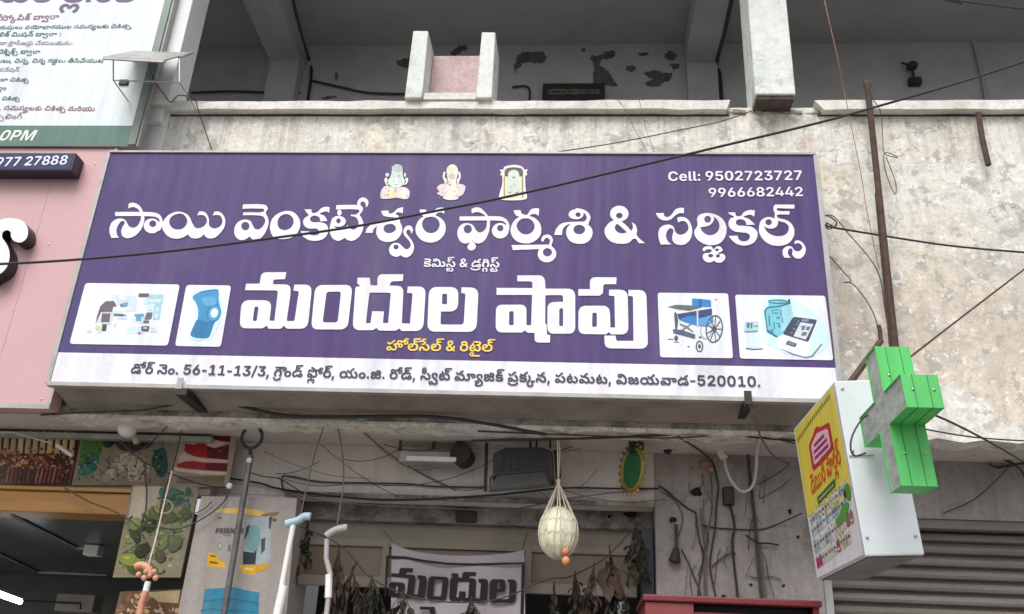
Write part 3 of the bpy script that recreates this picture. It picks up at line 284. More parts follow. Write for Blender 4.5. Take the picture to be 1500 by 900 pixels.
GLYPHS = [
 '345,-8 120,7 104,44 45,37 44,56 36,96 -1,15 -140,0 -27,-59 -25,-29 -48,-28 -60,-12 -48,4 -52,20 -41,33 -25,36 -20,48 -12,60 5,116 35,92 54,54 60,23 88,-3 40,-16 33,-26 20,-28 19,-50 146,2 -29,96 -62,80 -75,49 -88,25 -68,4 -84,-13 -52,-19 -56,-33 -58,-57 -28,-44 -28,-64 -16,-68 -4,-88 8,-88 21,-72 32,-60 53,-61 48,-36 64,-28',
 '274,-9 96,3 84,29 62,52 31,60 -125,27 -28,-36 -32,-20 -44,-9 -48,5 -40,20 -26,29 -19,48 -3,35 374,5 -8,124 -16,48 -28,48 -70,62 -48,20 -64,12 -108,-13 -52,-23 -36,-27 -57,-79 -19,-56 -9,-56 8,-112 17,-52 27,-48 45,-45 44,-28|186,326 4,37 28,48 28,22 44,12 48,-5 36,-19 30,-38 14,-52 -4,-5',
 '189,-1 60,-2 50,14 -23,100 -51,2 -17,26 -1,584 -142,5 3,-633 33,-62 40,-24',
 '117,-7 57,7 26,21 15,28 4,28 -12,40 -25,26 -24,11 -32,2 -32,-10 -25,-21 -15,-32 -1,-32 11,-32 26,-25|119,357 55,7 29,25 12,24 4,28 -12,40 -17,20 -32,17 -36,2 -28,-9 -25,-22 -16,-36 0,-28 12,-32 25,-25',
 '175,2 146,0 182,268 64,128 16,96 -8,64 -16,44 -25,40 -36,37 -80,43 -56,13 -60,2 -96,-22 -73,-49 -32,-40 -24,-48 -12,-60 3,-80 16,-52 35,-52 51,-40 56,-22 80,-6 54,8|310,366 -48,14 -38,34 -19,40 -5,56 16,52 30,34 44,23 44,3 44,-12 41,-36 20,-40 4,-60 -11,-40 -26,-37 -40,-24',
 '280,-8 68,-1 60,12 56,24 44,32 33,37 27,52 13,48 3,64 -12,64 -27,56 -37,45 -48,33 -60,19 -84,1 -64,-24 -40,-32 17,182 315,4 0,118 -436,-2 -35,-376 131,-23 28,25 36,15 76,4 61,-33 23,-32 13,-36 0,-60 -19,-48 -38,-37 -44,-16 -44,0 -52,20 -30,29 -18,47 -138,-3 17,-76 45,-62 80,-51',
 '289,-8 64,-1 60,12 52,24 48,40 33,45 24,52 28,140 1,104 -9,76 -21,80 -22,48 -34,47 -56,46 -48,21 -56,10 -76,-2 -52,-13 -52,-27 -39,-34 -34,-48 -24,-52 -17,-60 -12,-92 0,-88 13,-96 43,-116 30,-39 56,-46 44,-20|309,112 -28,7 -32,20 -34,53 -20,80 -4,128 13,100 28,68 41,38 56,12 60,-22 41,-56 24,-108 1,-108 -13,-100 -24,-60 -41,-40 -36,-12',
 '71,2 511,0 -3,118 -306,2 223,228 44,60 21,44 11,56 -11,84 -29,52 -61,54 -52,23 -56,12 -112,-4 -88,-36 -65,-65 -25,-56 -6,-69 136,1 7,44 24,40 33,22 48,8 44,-5 40,-23 25,-34 8,-48 -11,-48 -37,-56 -311,-300',
 '122,2 150,1 302,599 -2,126 -502,-2 2,-119 348,0 4,-5',
 '276,-8 104,3 80,24 67,45 50,72 13,52 0,48 -9,44 -24,48 -33,38 -48,32 -56,19 -62,7 202,197 0,106 -481,-3 1,-116 305,-4 -165,-168 -1,-96 125,-6 60,-31 26,-35 10,-40 -3,-36 -19,-40 -50,-33 -68,-8 -72,24 -29,33 -11,34 -146,-2 16,-72 50,-68 72,-45',
 '290,-8 92,3 92,36 65,61 36,76 8,64 -8,72 -20,52 -41,51 -52,35 -52,16 -72,4 -53,-10 185,274 -144,0 -193,-286 -37,-68 -23,-64 -9,-100 16,-68 24,-44 35,-40 39,-28 56,-25|298,107 -44,20 -36,41 -15,52 6,60 23,40 38,30 40,12 52,-5 36,-19 33,-38 15,-52 -3,-48 -19,-44 -34,-33 -40,-16',
 '283,-8 108,3 104,36 40,28 38,41 19,40 9,40 -8,68 -29,56 -57,50 -61,22 65,35 46,57 16,56 0,40 -12,44 -30,46 -52,44 -64,27 -76,13 -72,-4 -72,-21 -68,-44 -37,-49 -18,-80 14,-68 49,-62 66,-34 -58,-19 -52,-42 -29,-43 -16,-56 0,-40 13,-48 50,-68 74,-45|299,100 -56,19 -33,33 -13,36 5,56 29,43 36,22 44,9 64,-8 36,-21 29,-37 9,-36 -5,-44 -25,-39 -32,-22 -48,-12|299,428 -40,15 -32,33 -13,36 5,48 19,32 37,26 36,8 48,-5 32,-15 26,-26 14,-40 -3,-44 -21,-35 -28,-22 -36,-12',
 '382,2 136,0 0,124 94,5 1,115 -95,4 -2,204 -128,0 -4,-206 -203,2 266,476 -135,2 -278,-482 0,-112 346,-4',
 '247,-10 132,3 68,16 48,24 29,25 24,40 8,48 -4,40 -20,48 -45,37 -76,24 -208,18 -32,21 -2,32 18,17 24,8 76,5 80,-14 28,-21 20,-28 120,27 -14,38 -30,40 37,60 8,52 -4,36 -15,40 -23,28 -71,38 -84,9 -292,0 0,-106 304,0 40,-7 21,-22 1,-36 -26,-24 -188,-11 -92,-29 -49,-40 -24,-48 -4,-32 9,-48 15,-28 37,-33 104,-32 188,-17 32,-22 4,-24 -16,-25 -28,-12 -56,-7 -80,3 -48,12 -33,25 -23,34 -121,-34 32,-60 53,-49 68,-28',
 '161,-10 60,-1 52,12 36,21 40,42 68,-51 80,-24 56,0 56,11 52,29 36,39 60,-48 56,-24 72,-8 80,13 71,45 38,64 13,52 1,56 -14,76 -32,64 -41,51 -68,58 -56,32 -69,-101 76,-56 47,-52 24,-56 3,-72 -16,-36 -33,-21 -36,-4 -60,17 -76,64 1,100 -28,132 -51,104 -70,85 -76,56 -112,44 -112,9 -72,-13 -59,-37 -29,-48 -5,-68 21,-54 28,-28 40,-19 56,-8 60,8 36,15 25,22 20,36 7,56 20,-6 69,-58 64,-96 36,-116 5,-100 -12,-52 -22,-30 -40,-15 -40,4 -40,20 -120,122 -52,36 -84,18 -52,-5 -36,-13 -40,-27 -28,-38 -17,-52 1,-44 15,-52 24,-36 41,-30|185,89 -29,21 -8,48 21,32 40,9 32,-16 38,-45 -38,-42 -20,-8|257,529 -28,21 -4,24 8,20 28,17 48,0 10,-29 -4,-32 -22,-18',
 '71,-11 128,40 -26,44 -18,56 9,44 29,16 40,-18 124,-128 68,-40 104,-15 56,8 48,20 57,53 33,88 0,88 -36,100 -70,85 -100,69 -73,-102 97,-75 30,-37 19,-44 7,-52 -7,-44 -21,-28 -40,-16 -48,7 -28,17 -120,122 -60,39 -40,12 -56,3 -76,-23 -53,-53 -20,-60 8,-92|223,401 90,-4 2,100 -82,11 -13,17 3,32 14,13 32,8 160,0 3,99 -195,7 -25,25 4,32 29,17 44,3 308,0 0,102 -380,-5 -60,-19 -41,-34 -20,-44 0,-52 16,-40 35,-44 -31,-36 -12,-32 4,-72 16,-32 25,-24',
 '-462,-398 56,-1 40,8 64,44 44,-36 52,-16 68,4 40,15 38,34 23,60 0,60 -23,64 -54,61 -72,45 -56,-82 60,-42 33,-38 10,-48 -15,-35 -16,-11 -36,-2 -32,14 -20,42 -84,0 -36,-49 -56,-7 -36,20 -13,52 73,-13 76,19 22,18 15,28 0,68 -29,41 -60,25 -52,0 -68,-24 -38,-34 -23,-36 -15,-52 -1,-56 12,-52 25,-43 36,-30|-446,-186 -30,16 22,30 36,14 34,-12 4,-28 -10,-12 -24,-9',
 '246,-9 64,-1 64,12 96,47 44,-48 148,2 -105,124 31,52 19,52 14,116 -119,2 -10,-74 -22,-50 -122,142 70,56 38,44 24,48 6,60 -14,60 -38,53 -52,33 -68,16 -60,-4 -60,-22 -45,-36 -27,-40 -17,-60 4,-72 17,-44 47,-76 -96,-84 -24,-40 -12,-44 9,-84 40,-68 68,-49|258,107 -48,22 -21,26 -9,28 10,56 56,58 144,-158 -60,-29|274,453 -41,66 -3,52 15,28 25,17 60,1 34,-30 3,-48 -33,-46',
 '179,-10 56,-1 56,11 48,29 36,39 44,-40 36,-20 108,-20 104,12 40,20 34,34 24,64 -4,72 -39,60 -63,32 -84,1 -64,-31 -21,-26 -16,-40 1,-69 -29,29 -15,50 -112,1 -15,-51 -21,-28 -36,-16 -36,2 -33,26 -16,60 5,64 27,60 45,42 64,27 76,11 84,-3 88,-19 96,-39 58,101 -82,34 -81,22 85,96 36,20 57,12 -9,108 -76,-10 -64,-33 -44,-41 -92,-111 -40,-29 -24,0 -22,16 -30,74 -122,-34 32,-84 -94,-51 -48,-49 -41,-80 -13,-84 6,-72 27,-72 45,-49|579,93 -16,37 7,36 33,20 40,-8 17,-28 -8,-36 -25,-17',
 '-443,-294 128,3 124,35 108,69 77,89 -77,66 -68,-72 -72,-47 -84,-29 -124,-7 -88,15 -60,25 -68,47 -64,68 -76,-70 63,-72 57,-46 64,-36 68,-24',
 '110,-6 125,48 -57,112 -10,108 11,48 27,44 34,25 36,13 64,0 40,-14 37,-32 24,-52 7,-44 -7,-80 -21,-60 -41,-68 121,-49 48,93 24,96 4,96 -15,72 -38,68 3,60 -10,56 -18,48 -30,43 -44,38 -40,20 -96,15 -80,-10 -68,-38 -34,-52 -8,-32 0,-56 29,-68 -45,-48 -24,-44 -16,-56 -4,-68 16,-104|400,489 -76,11 -96,-9 -14,23 1,32 12,24 25,16 36,6 44,-6 36,-19 21,-25 19,-52',
 '-382,-398 100,32 -42,84 0,80 11,24 26,25 64,13 52,-19 29,-51 0,-68 -43,-88 98,-33 40,85 13,76 -12,76 -29,47 -60,43 -76,16 -96,-9 -72,-40 -37,-49 -17,-68 8,-80',
 '161,-10 60,-1 52,12 36,21 40,42 76,-55 72,-20 96,7 71,38 26,28 24,44 13,48 2,60 -23,96 -57,84 148,0 -9,-72 12,-52 33,-46 40,-23 40,-9 60,1 48,15 32,22 25,32 17,48 0,60 -17,48 -33,38 -48,27 -56,12 -100,6 -28,11 -17,26 0,28 12,24 21,14 40,3 36,-11 26,-26 14,-38 108,0 32,58 24,13 40,4 -10,-57 6,-52 20,-40 24,-25 36,-20 48,-9 64,4 48,21 38,37 19,44 5,52 -9,48 -27,44 -38,29 -36,16 -64,10 -4,37 20,25 44,6 28,-10 28,-26 88,22 -10,27 -42,46 -32,16 -48,11 -72,-3 -56,-21 -33,-29 -20,-48 1,-49 -96,-17 -36,-23 -32,-39 -36,44 -64,30 -76,3 -80,-28 -32,-29 -25,-44 -9,-60 10,-48 -168,-2 -70,-102 86,-68 50,-68 12,-44 0,-56 -13,-32 -17,-17 -48,-12 -48,12 -152,147 -72,35 -52,6 -52,-7 -52,-23 -32,-29 -25,-44 -8,-36 0,-40 12,-44 21,-36 32,-29|185,89 -29,21 -8,48 21,32 40,9 32,-16 38,-45 -38,-42 -20,-8|937,282 -32,11 -16,21 -5,44 17,36 60,-7 24,-13 13,-20 0,-36 -11,-20 -22,-13|217,402 60,7 52,24 53,45 95,108 40,22 52,9 -8,109 -76,-10 -64,-33 -61,-61 -78,-96 -37,-25 -20,0 -22,13 -34,78 -120,-32 18,-62 43,-60 43,-26|1273,497 -20,11 -17,26 0,48 13,25 72,-11 21,-18 7,-20 -2,-28 -16,-24 -22,-10',
 '331,-10 156,6 112,36 44,29 33,33 28,48 16,48 0,120 -40,96 -41,51 -48,42 -80,6 -20,29 8,27 24,14 180,3 2,100 -198,7 -22,21 4,36 46,18 336,2 0,100 -372,-3 -76,-24 -46,-49 -10,-40 2,-40 20,-44 31,-36 -26,-28 -16,-36 -3,-48 10,-40 18,-27 32,-27 80,-21 16,-11 45,-54 16,-40 5,-48 -6,-44 -18,-36 -38,-33 -88,-28 -128,0 -92,31 -33,26 -23,32 -12,33 68,-14 64,4 60,23 37,38 20,64 -4,52 -19,44 -38,37 -76,24 -76,-4 -68,-28 -58,-57 -28,-64 -8,-84 8,-64 32,-72 46,-54 48,-35 76,-33|203,306 -47,16 17,48 42,33 32,3 20,-7 20,-33 -8,-39 -28,-18',
 '70,-11 129,40 -34,60 -10,44 8,39 32,17 36,-17 116,-120 76,-48 44,-12 60,-4 56,7 44,17 60,53 33,76 0,116 -35,92 -72,84 -94,65 -69,-93 -2,-12 67,-47 41,-41 37,-72 4,-52 -9,-40 -25,-29 -36,-11 -32,3 -40,19 -112,115 -68,47 -40,13 -60,3 -68,-20 -57,-52 -20,-52 3,-92|178,401 73,-4 92,11 56,28 29,33 21,68 -5,56 -15,36 -42,41 -44,20 -60,11 -4,16 10,32 38,17 44,-9 28,-29 92,25 -22,40 -42,37 -64,20 -100,-8 -40,-19 -30,-30 -15,-36 -3,-56 -188,0 0,-106 292,-1 40,-17 9,-40 -21,-29 -40,-8 -88,-1',
 '271,-10 124,6 52,17 48,27 33,30 36,56 21,96 -8,92 -21,56 -30,44 -2,100 -32,84 -38,44 -51,34 -48,15 -68,7 -64,-6 -40,-14 -40,-26 -28,-38 -13,-36 -4,-48 13,-52 19,-32 -44,-44 -25,-40 -19,-52 -9,-64 13,-96 24,-52 33,-40 80,-50|287,102 -60,18 -40,38 -25,72 4,56 25,56 36,33 44,16 76,0 56,-25 33,-36 21,-60 0,-52 -20,-56 -38,-38 -48,-19|399,490 -76,10 -92,-8 -14,22 2,40 20,26 28,10 76,-7 49,-41 19,-52',
 '271,-352 480,-1 1,101 -393,4 8,80 -28,67 -30,25 -30,14 -92,4 -52,-20 -44,-46 -18,-52 5,-68 19,-40 42,-37 64,-24|239,-248 -40,7 -29,21 -5,40 30,34 48,0 29,-30 4,-36 -8,-28 -5,-7|191,-8 72,-4 68,12 56,32 36,39 64,-60 80,-23 96,11 48,23 36,34 33,64 11,92 -23,108 -62,96 45,36 30,64 3,40 -8,44 -33,54 -52,31 -52,13 -369,2 1,-104 340,-2 24,-4 20,-15 5,-47 -21,-21 -156,-11 0,-96 63,-4 69,-68 37,-68 9,-92 -22,-48 -44,-18 -36,1 -39,17 -23,32 -14,47 -116,0 -19,-55 -45,-37 -68,-4 -44,20 -22,33 -10,56 80,-20 64,3 52,16 53,45 20,72 -4,44 -25,52 -32,30 -52,22 5,96 -121,2 2,-102 -62,-31 -54,-53 -36,-72 -12,-80 8,-92 29,-72 45,-49|231,284 -60,24 14,32 22,24 32,17 32,5 24,-8 20,-34 -7,-36 -33,-21',
 '179,-10 56,-1 56,11 48,29 36,39 68,-54 100,-25 112,7 68,37 37,61 5,76 -28,64 -54,40 -56,13 -32,-1 -36,-7 -44,-24 -37,-57 -7,-36 4,-45 -29,29 -15,50 -112,1 -28,-70 -32,-23 -28,-3 -36,11 -24,34 -9,64 12,68 20,36 45,42 48,22 64,14 140,-5 156,-54 58,101 -82,34 -96,23 -208,13 -24,18 -8,40 20,33 32,12 48,0 36,-9 25,-20 19,-45 108,-1 19,42 29,26 28,7 76,0 -5,-97 13,-36 24,-33 40,-25 44,-11 52,0 64,20 41,37 21,44 5,64 -9,44 -29,44 -33,25 -52,20 -48,6 -6,37 14,20 28,11 44,-6 28,-30 88,20 9,5 -33,50 -40,31 -36,12 -72,4 -56,-11 -38,-22 -30,-36 -9,-24 -3,-58 -92,-1 -52,-11 -40,-24 -36,-41 -48,51 -76,25 -108,-5 -71,-36 -34,-44 -15,-52 8,-64 23,-48 -67,-39 -57,-61 -32,-68 -12,-64 5,-92 27,-72 45,-49|579,93 -16,37 7,36 33,20 40,-8 17,-28 -8,-36 -25,-17|855,497 -24,13 -17,32 4,44 13,21 72,-12 26,-33 -1,-32 -17,-24 -24,-10',
 '271,-10 72,-1 72,12 48,19 52,36 29,34 25,48 12,48 4,68 -8,60 -17,48 -27,44 -42,41 -80,40 -144,15 -28,20 0,32 28,21 180,3 3,100 -195,6 -24,22 -1,28 9,14 32,11 344,2 0,102 -372,-4 -80,-27 -29,-26 -15,-28 -8,-36 7,-48 48,-68 -32,-36 -13,-36 1,-56 19,-44 -63,-64 -36,-80 -9,-64 5,-64 28,-76 53,-62 64,-36|287,102 -60,18 -40,38 -25,72 4,56 25,56 36,33 44,16 76,0 56,-25 33,-36 21,-60 0,-52 -20,-56 -38,-38 -48,-19',
 '71,-11 128,40 -26,44 -18,56 9,44 29,16 40,-18 124,-127 80,-45 64,-11 64,4 68,24 41,33 25,36 19,52 5,108 -13,52 -28,52 -78,72 50,44 17,36 6,40 -10,68 -46,57 -52,25 -52,8 -444,1 0,-104 420,-1 50,-14 12,-20 0,-28 -22,-26 -40,-7 -184,-3 0,-96 108,-7 92,-40 42,-37 27,-40 19,-84 -6,-44 -18,-28 -32,-18 -48,1 -44,23 -116,120 -52,35 -72,19 -84,-11 -36,-19 -33,-34 -27,-64 4,-84',
 '237,-10 92,3 72,24 60,49 41,80 8,76 -8,48 -19,48 -58,66 -76,35 -104,8 -84,-20 -48,-28 -32,-31 -42,-78 -8,-88 12,-52 24,-48 34,-37 40,-27 40,-18|249,94 -44,14 -38,42 -12,40 4,52 16,36 38,33 44,12 48,-3 40,-20 29,-38 12,-48 -4,-40 -16,-36 -37,-33 -44,-12',
 '117,-7 57,7 26,21 15,28 4,28 -12,40 -25,26 -24,11 -32,2 -32,-10 -25,-21 -15,-32 -1,-32 11,-32 26,-25',
 '157,245 326,-2 3,114 -327,1',
 '88,2 489,0 -3,116 -150,4 -2,606 -152,0 -162,-114 2,-132 170,116 0,-476 -190,-4',
 '14,-107 124,0 230,869 -121,-5',
 '29,-190 98,0 84,299 -139,-3',
 '110,-6 125,48 -35,60 -25,64 -9,68 4,48 16,44 26,34 44,26 40,8 48,-3 48,-20 33,-37 16,-40 7,-44 -7,-80 -21,-60 -41,-68 125,-48 57,132 16,128 -9,72 -20,52 -31,44 -48,40 19,68 -6,64 98,1 -10,-81 8,-36 20,-36 22,-21 40,-21 80,-7 40,8 40,19 46,58 11,80 -12,48 -20,32 -65,45 -84,16 -632,2 0,-106 260,-1 32,-11 16,-29 -4,-28 -24,-21 -160,-6 -4,-24 -72,-51 -42,-58 -28,-96 4,-96 24,-88|704,485 -26,17 -12,24 0,40 14,29 76,-13 17,-16 8,-24 -5,-28 -16,-21 -20,-9',
 '-343,-292 100,3 48,12 52,24 48,37 33,36 57,100 -90,48 -42,-72 -46,-45 -56,-28 -76,-9 -72,13 -44,24 -45,45 -43,72 -88,-46 39,-78 69,-76 80,-44',
 '179,-10 56,-1 56,11 48,29 36,39 44,-40 36,-20 108,-20 76,5 40,12 44,28 20,25 22,60 -4,72 -39,60 -63,32 -84,1 -64,-31 -21,-26 -16,-40 1,-69 -29,29 -15,50 -112,1 -15,-51 -21,-28 -36,-16 -36,2 -37,34 -12,72 8,56 24,48 45,42 64,27 76,11 84,-3 76,-16 109,-41 55,102 -156,51 -180,17 -23,26 3,26 28,19 180,3 2,100 -178,3 -32,11 -12,30 10,24 34,13 344,3 0,100 -372,-3 -76,-24 -41,-41 -15,-44 3,-44 20,-44 31,-36 -26,-28 -17,-36 -4,-36 10,-48 -101,-55 -48,-49 -37,-68 -16,-76 5,-92 27,-72 45,-49|579,93 -16,37 7,36 33,20 40,-8 17,-28 -8,-36 -25,-17',
 '293,-135 124,0 -8,142 -108,0|177,-11 92,10 48,29 32,36 80,-57 84,-19 92,12 67,41 25,32 21,44 11,104 -19,112 -53,122 124,0 -10,-58 9,-60 28,-44 37,-26 40,-12 56,-2 40,7 40,20 30,29 24,52 4,52 -9,44 -19,36 -42,37 -48,20 -56,8 -5,35 13,21 32,12 44,-8 28,-29 92,22 -14,34 -30,33 -40,23 -52,10 -60,-1 -60,-20 -36,-31 -20,-46 -4,-52 -200,0 -144,121 -92,56 -64,28 -56,-109 108,-55 84,-65 -52,-54 -48,51 -64,24 -76,1 -64,-21 -36,-29 -29,-52 -4,-64 16,-56 9,-6 96,26 -4,64 13,20 23,13 48,0 28,-12 22,-25 14,-36 108,0 28,54 44,20 42,-58 35,-72 20,-80 1,-76 -12,-36 -22,-22 -36,-10 -32,3 -44,23 -108,112 -60,44 -80,18 -84,-15 -46,-29 -31,-40 -16,-52 4,-60 16,-44 37,-42 44,-23|189,88 -32,21 -9,48 21,34 44,7 24,-12 43,-45 -39,-45|909,345 -28,14 -13,22 0,48 13,26 68,-9 30,-29 2,-28 -12,-29 -28,-15',
 '-462,-445 70,64 -55,60 -14,32 -1,36 21,34 28,8 35,-10 22,-28 11,-38 92,0 24,56 20,16 24,4 37,-14 12,-24 1,-32 -21,-48 -50,-52 69,-66 65,70 29,56 7,84 -23,60 -38,37 -64,20 -52,-4 -32,-12 -52,-55 -44,46 -44,21 -76,0 -44,-20 -25,-21 -23,-40 -9,-80 28,-76',
 '271,-10 72,-1 84,16 52,24 56,47 80,-63 84,-24 56,0 56,12 52,28 32,35 56,-43 52,-24 76,-9 80,13 64,39 46,70 14,80 -11,92 -28,64 -41,55 -64,58 -68,39 -68,-100 84,-65 49,-63 17,-60 -9,-72 -17,-21 -24,-13 -60,0 -60,29 -48,45 -6,80 -25,68 -47,68 -59,52 121,136 44,25 54,11 -6,104 -80,-7 -72,-39 -130,-150 -38,-25 -20,0 -21,13 -31,78 -125,-34 24,-68 39,-52 34,-22 64,-14 36,-23 56,-47 34,-46 20,-52 4,-64 -21,-48 -29,-17 -36,-4 -52,12 -44,29 -41,40 1,96 -23,84 -45,65 -72,48 -100,24 -96,-4 -84,-28 -64,-50 -38,-55 -23,-72 -4,-80 16,-72 32,-56 53,-49 68,-31|287,102 -56,15 -45,41 -24,68 4,56 20,48 41,38 60,18 64,-3 48,-20 41,-45 17,-52 -4,-68 -21,-44 -37,-33 -44,-16',
 '178,-10 68,-1 64,12 44,24 48,46 32,-39 32,-23 72,-20 104,7 48,21 33,29 24,44 8,52 -8,60 -25,53 -111,-37 13,-36 -1,-40 -17,-26 -24,-12 -56,1 -32,15 -22,30 -14,49 -115,-1 -24,-60 -29,-25 -24,-9 -68,1 -24,14 -9,23 7,24 14,13 132,63 52,38 72,-31 88,-12 84,11 60,36 41,58 15,76 -15,84 -20,36 -37,38 -72,31 -84,3 -72,-24 -41,-48 -8,-40 4,-36 20,-36 21,-17 40,-16 68,-5 52,9 36,17 -3,-24 -16,-28 -41,-22 -64,-3 -76,24 -20,13 -14,52 -26,34 -36,23 -40,12 -80,5 -64,-9 -48,-19 -37,-30 -25,-60 5,-48 17,-43 112,30 -6,49 22,29 64,4 26,-25 -1,-32 -13,-18 -164,-85 -37,-37 -17,-40 1,-72 24,-48 53,-41|526,466 -28,7 -13,13 0,28 13,13 60,4 47,-33 -31,-25',
 '271,-10 72,-1 72,12 48,19 52,36 34,42 24,52 12,60 -2,68 -27,92 -29,43 -36,34 -48,28 -52,17 -148,9 -24,7 -24,34 7,40 37,24 56,-2 33,-22 23,-50 108,0 19,42 21,22 36,11 40,0 -10,-45 1,-44 17,-48 24,-30 36,-24 44,-11 92,8 48,28 29,37 17,64 -5,52 -16,40 -29,33 -60,32 -64,11 -5,32 17,26 24,8 44,-4 32,-32 92,23 -18,39 -38,36 -36,17 -44,8 -68,-3 -40,-12 -32,-20 -24,-30 -13,-36 1,-49 -56,-2 -64,-16 -31,-21 -33,-40 -19,28 -37,29 -80,21 -52,-1 -48,-11 -32,-17 -33,-33 -23,-52 -4,-56 11,-44 36,-56 -48,-52 -31,-64 -14,-80 9,-80 28,-68 53,-57 60,-33|287,102 -60,18 -40,38 -25,72 4,56 25,56 36,33 44,16 76,0 56,-25 33,-36 21,-60 0,-52 -20,-56 -38,-38 -48,-19|699,497 -20,11 -17,26 0,44 13,29 72,-11 21,-18 7,-20 -3,-32 -15,-20 -22,-10',
 '71,-11 128,40 -26,44 -18,56 9,44 29,16 40,-18 124,-128 68,-40 104,-15 56,8 48,20 57,53 33,88 0,88 -36,100 -70,85 -100,69 -73,-102 97,-75 30,-37 19,-44 7,-52 -7,-44 -21,-28 -40,-16 -48,7 -28,17 -120,122 -60,39 -40,12 -56,3 -76,-23 -53,-53 -20,-60 8,-92|181,429 80,-4 64,11 60,32 34,45 12,36 2,60 -11,44 -19,32 -30,30 -36,19 -114,19 12,28 34,13 48,-8 28,-27 90,22 -26,43 -44,30 -76,15 -76,-7 -52,-25 -33,-40 -7,-48 10,-32 -27,-32 -9,-28 2,-36 16,-32 44,-30 52,-10 68,3 57,21 -15,-36 -38,-21 -84,-5 -64,17 -29,-79|229,620 -24,9 -9,12 5,24 16,9 52,1 46,-26 -34,-24',
 '-22,-342 56,-2 40,9 40,20 32,30 48,-34 40,-17 52,-8 68,5 72,31 53,66 16,56 0,72 -12,56 -24,52 -39,52 -62,61 -173,139 -24,32 -12,32 3,40 30,36 40,10 64,-9 25,-17 17,-32 -1,-40 -22,-48 97,-62 45,86 4,84 -28,68 -33,33 -36,20 -56,16 -80,5 -56,-9 -44,-17 -40,-28 -30,-36 -19,-48 -4,-48 12,-60 40,-68 69,-69 140,-112 62,-71 23,-64 0,-48 -8,-24 -37,-34 -56,-3 -44,24 -92,91 -44,30 -56,17 -84,-8 -44,-24 -29,-33 -16,-48 0,-36 12,-44 21,-32 40,-29|14,-254 -28,10 -14,26 9,36 29,14 40,-14 32,-36 -32,-30',
 '207,-10 64,-1 64,12 48,27 40,43 68,-62 80,-21 68,5 40,12 36,20 33,33 31,60 12,68 -7,80 -19,60 -46,72 -52,53 -68,49 -72,8 -15,30 7,22 24,15 180,3 4,100 -196,6 -22,18 -4,28 10,17 32,12 344,2 1,101 -373,-3 -80,-28 -25,-21 -21,-36 -5,-48 6,-32 47,-68 -30,-36 -14,-36 0,-52 13,-36 45,-45 72,-21 40,-28 49,-50 36,-64 9,-48 -2,-48 -15,-36 -29,-20 -40,-5 -52,17 -26,32 -14,49 -116,0 -23,-61 -49,-33 -72,0 -42,29 -16,36 -6,64 84,-21 64,4 44,13 36,22 21,26 20,72 -8,56 -24,44 -29,25 -54,23 7,128 -124,0 7,-132 -68,-34 -58,-62 -32,-80 -8,-100 12,-88 41,-80 53,-42|227,306 -56,24 27,48 45,26 32,2 24,-10 17,-38 -9,-30 -28,-18',
 '161,-10 60,-1 52,12 36,21 40,42 68,-51 80,-24 52,0 68,16 40,23 32,33 64,-45 60,-22 84,-5 60,13 44,23 40,41 25,52 11,60 -2,68 -12,44 -24,48 -42,56 148,0 -8,-76 23,-68 45,-42 68,-17 80,10 32,16 31,29 27,64 -4,80 -21,40 -29,29 -72,32 -100,9 -348,0 -70,-106 70,-50 49,-54 24,-48 7,-64 -12,-43 -28,-26 -48,-8 -40,8 -44,24 -48,45 -2,68 -13,52 -20,44 -36,48 -85,64 -125,44 40,52 45,42 32,16 54,10 -10,108 -76,-10 -40,-17 -44,-33 -112,-131 -44,-34 -24,1 -21,16 -31,74 -122,-34 26,-72 48,-58 60,-23 152,-6 100,-28 44,-27 38,-38 23,-40 13,-44 0,-56 -13,-36 -25,-21 -44,-8 -60,23 -120,123 -52,36 -84,18 -52,-5 -36,-13 -40,-27 -28,-38 -17,-52 1,-44 15,-52 24,-36 41,-30|185,89 -29,21 -8,48 21,32 40,9 32,-16 38,-45 -38,-42 -20,-8|1285,282 -32,11 -17,25 -4,36 17,40 72,-11 25,-29 1,-32 -8,-20 -26,-17',
 '122,-398 124,3 68,15 60,25 52,37 29,32 36,80 6,48 -6,72 -40,92 -85,94 -172,137 -41,57 -4,44 29,46 40,12 60,-5 33,-21 16,-32 0,-40 -22,-48 93,-60 9,4 32,56 12,40 1,64 -9,36 -20,36 -33,33 -36,21 -56,16 -112,0 -80,-28 -32,-25 -26,-33 -19,-48 -4,-44 15,-72 36,-60 66,-65 142,-115 66,-76 23,-76 -6,-48 -16,-32 -57,-45 -88,-24 -84,0 -32,8 -22,17 -4,24 10,14 124,61 34,25 19,28 9,56 -12,40 -18,25 -52,33 -60,12 -108,-12 -58,-38 -23,-44 4,-48 17,-37 100,26 -2,43 18,18 52,4 24,-18 1,-24 -13,-17 -116,-53 -44,-35 -21,-31 -8,-44 12,-52 33,-41 68,-32',
 '247,-10 132,3 104,32 28,20 30,37 15,76 -16,64 -29,34 -32,19 -92,24 -164,10 -32,8 -20,17 -5,20 9,21 20,12 44,8 116,-8 31,-17 29,-37 123,29 -43,71 -60,43 -80,20 -100,5 -30,13 -7,36 29,24 180,4 4,100 -196,6 -21,18 -1,36 14,14 36,8 332,1 0,102 -372,-4 -80,-28 -42,-49 -8,-36 5,-48 20,-40 29,-32 -29,-32 -16,-44 0,-44 11,-36 -48,-36 -28,-44 -7,-44 12,-56 29,-38 44,-27 80,-20 192,-18 26,-17 6,-28 -6,-16 -26,-17 -68,-11 -80,3 -48,12 -33,25 -23,34 -121,-34 32,-60 53,-49 68,-28',
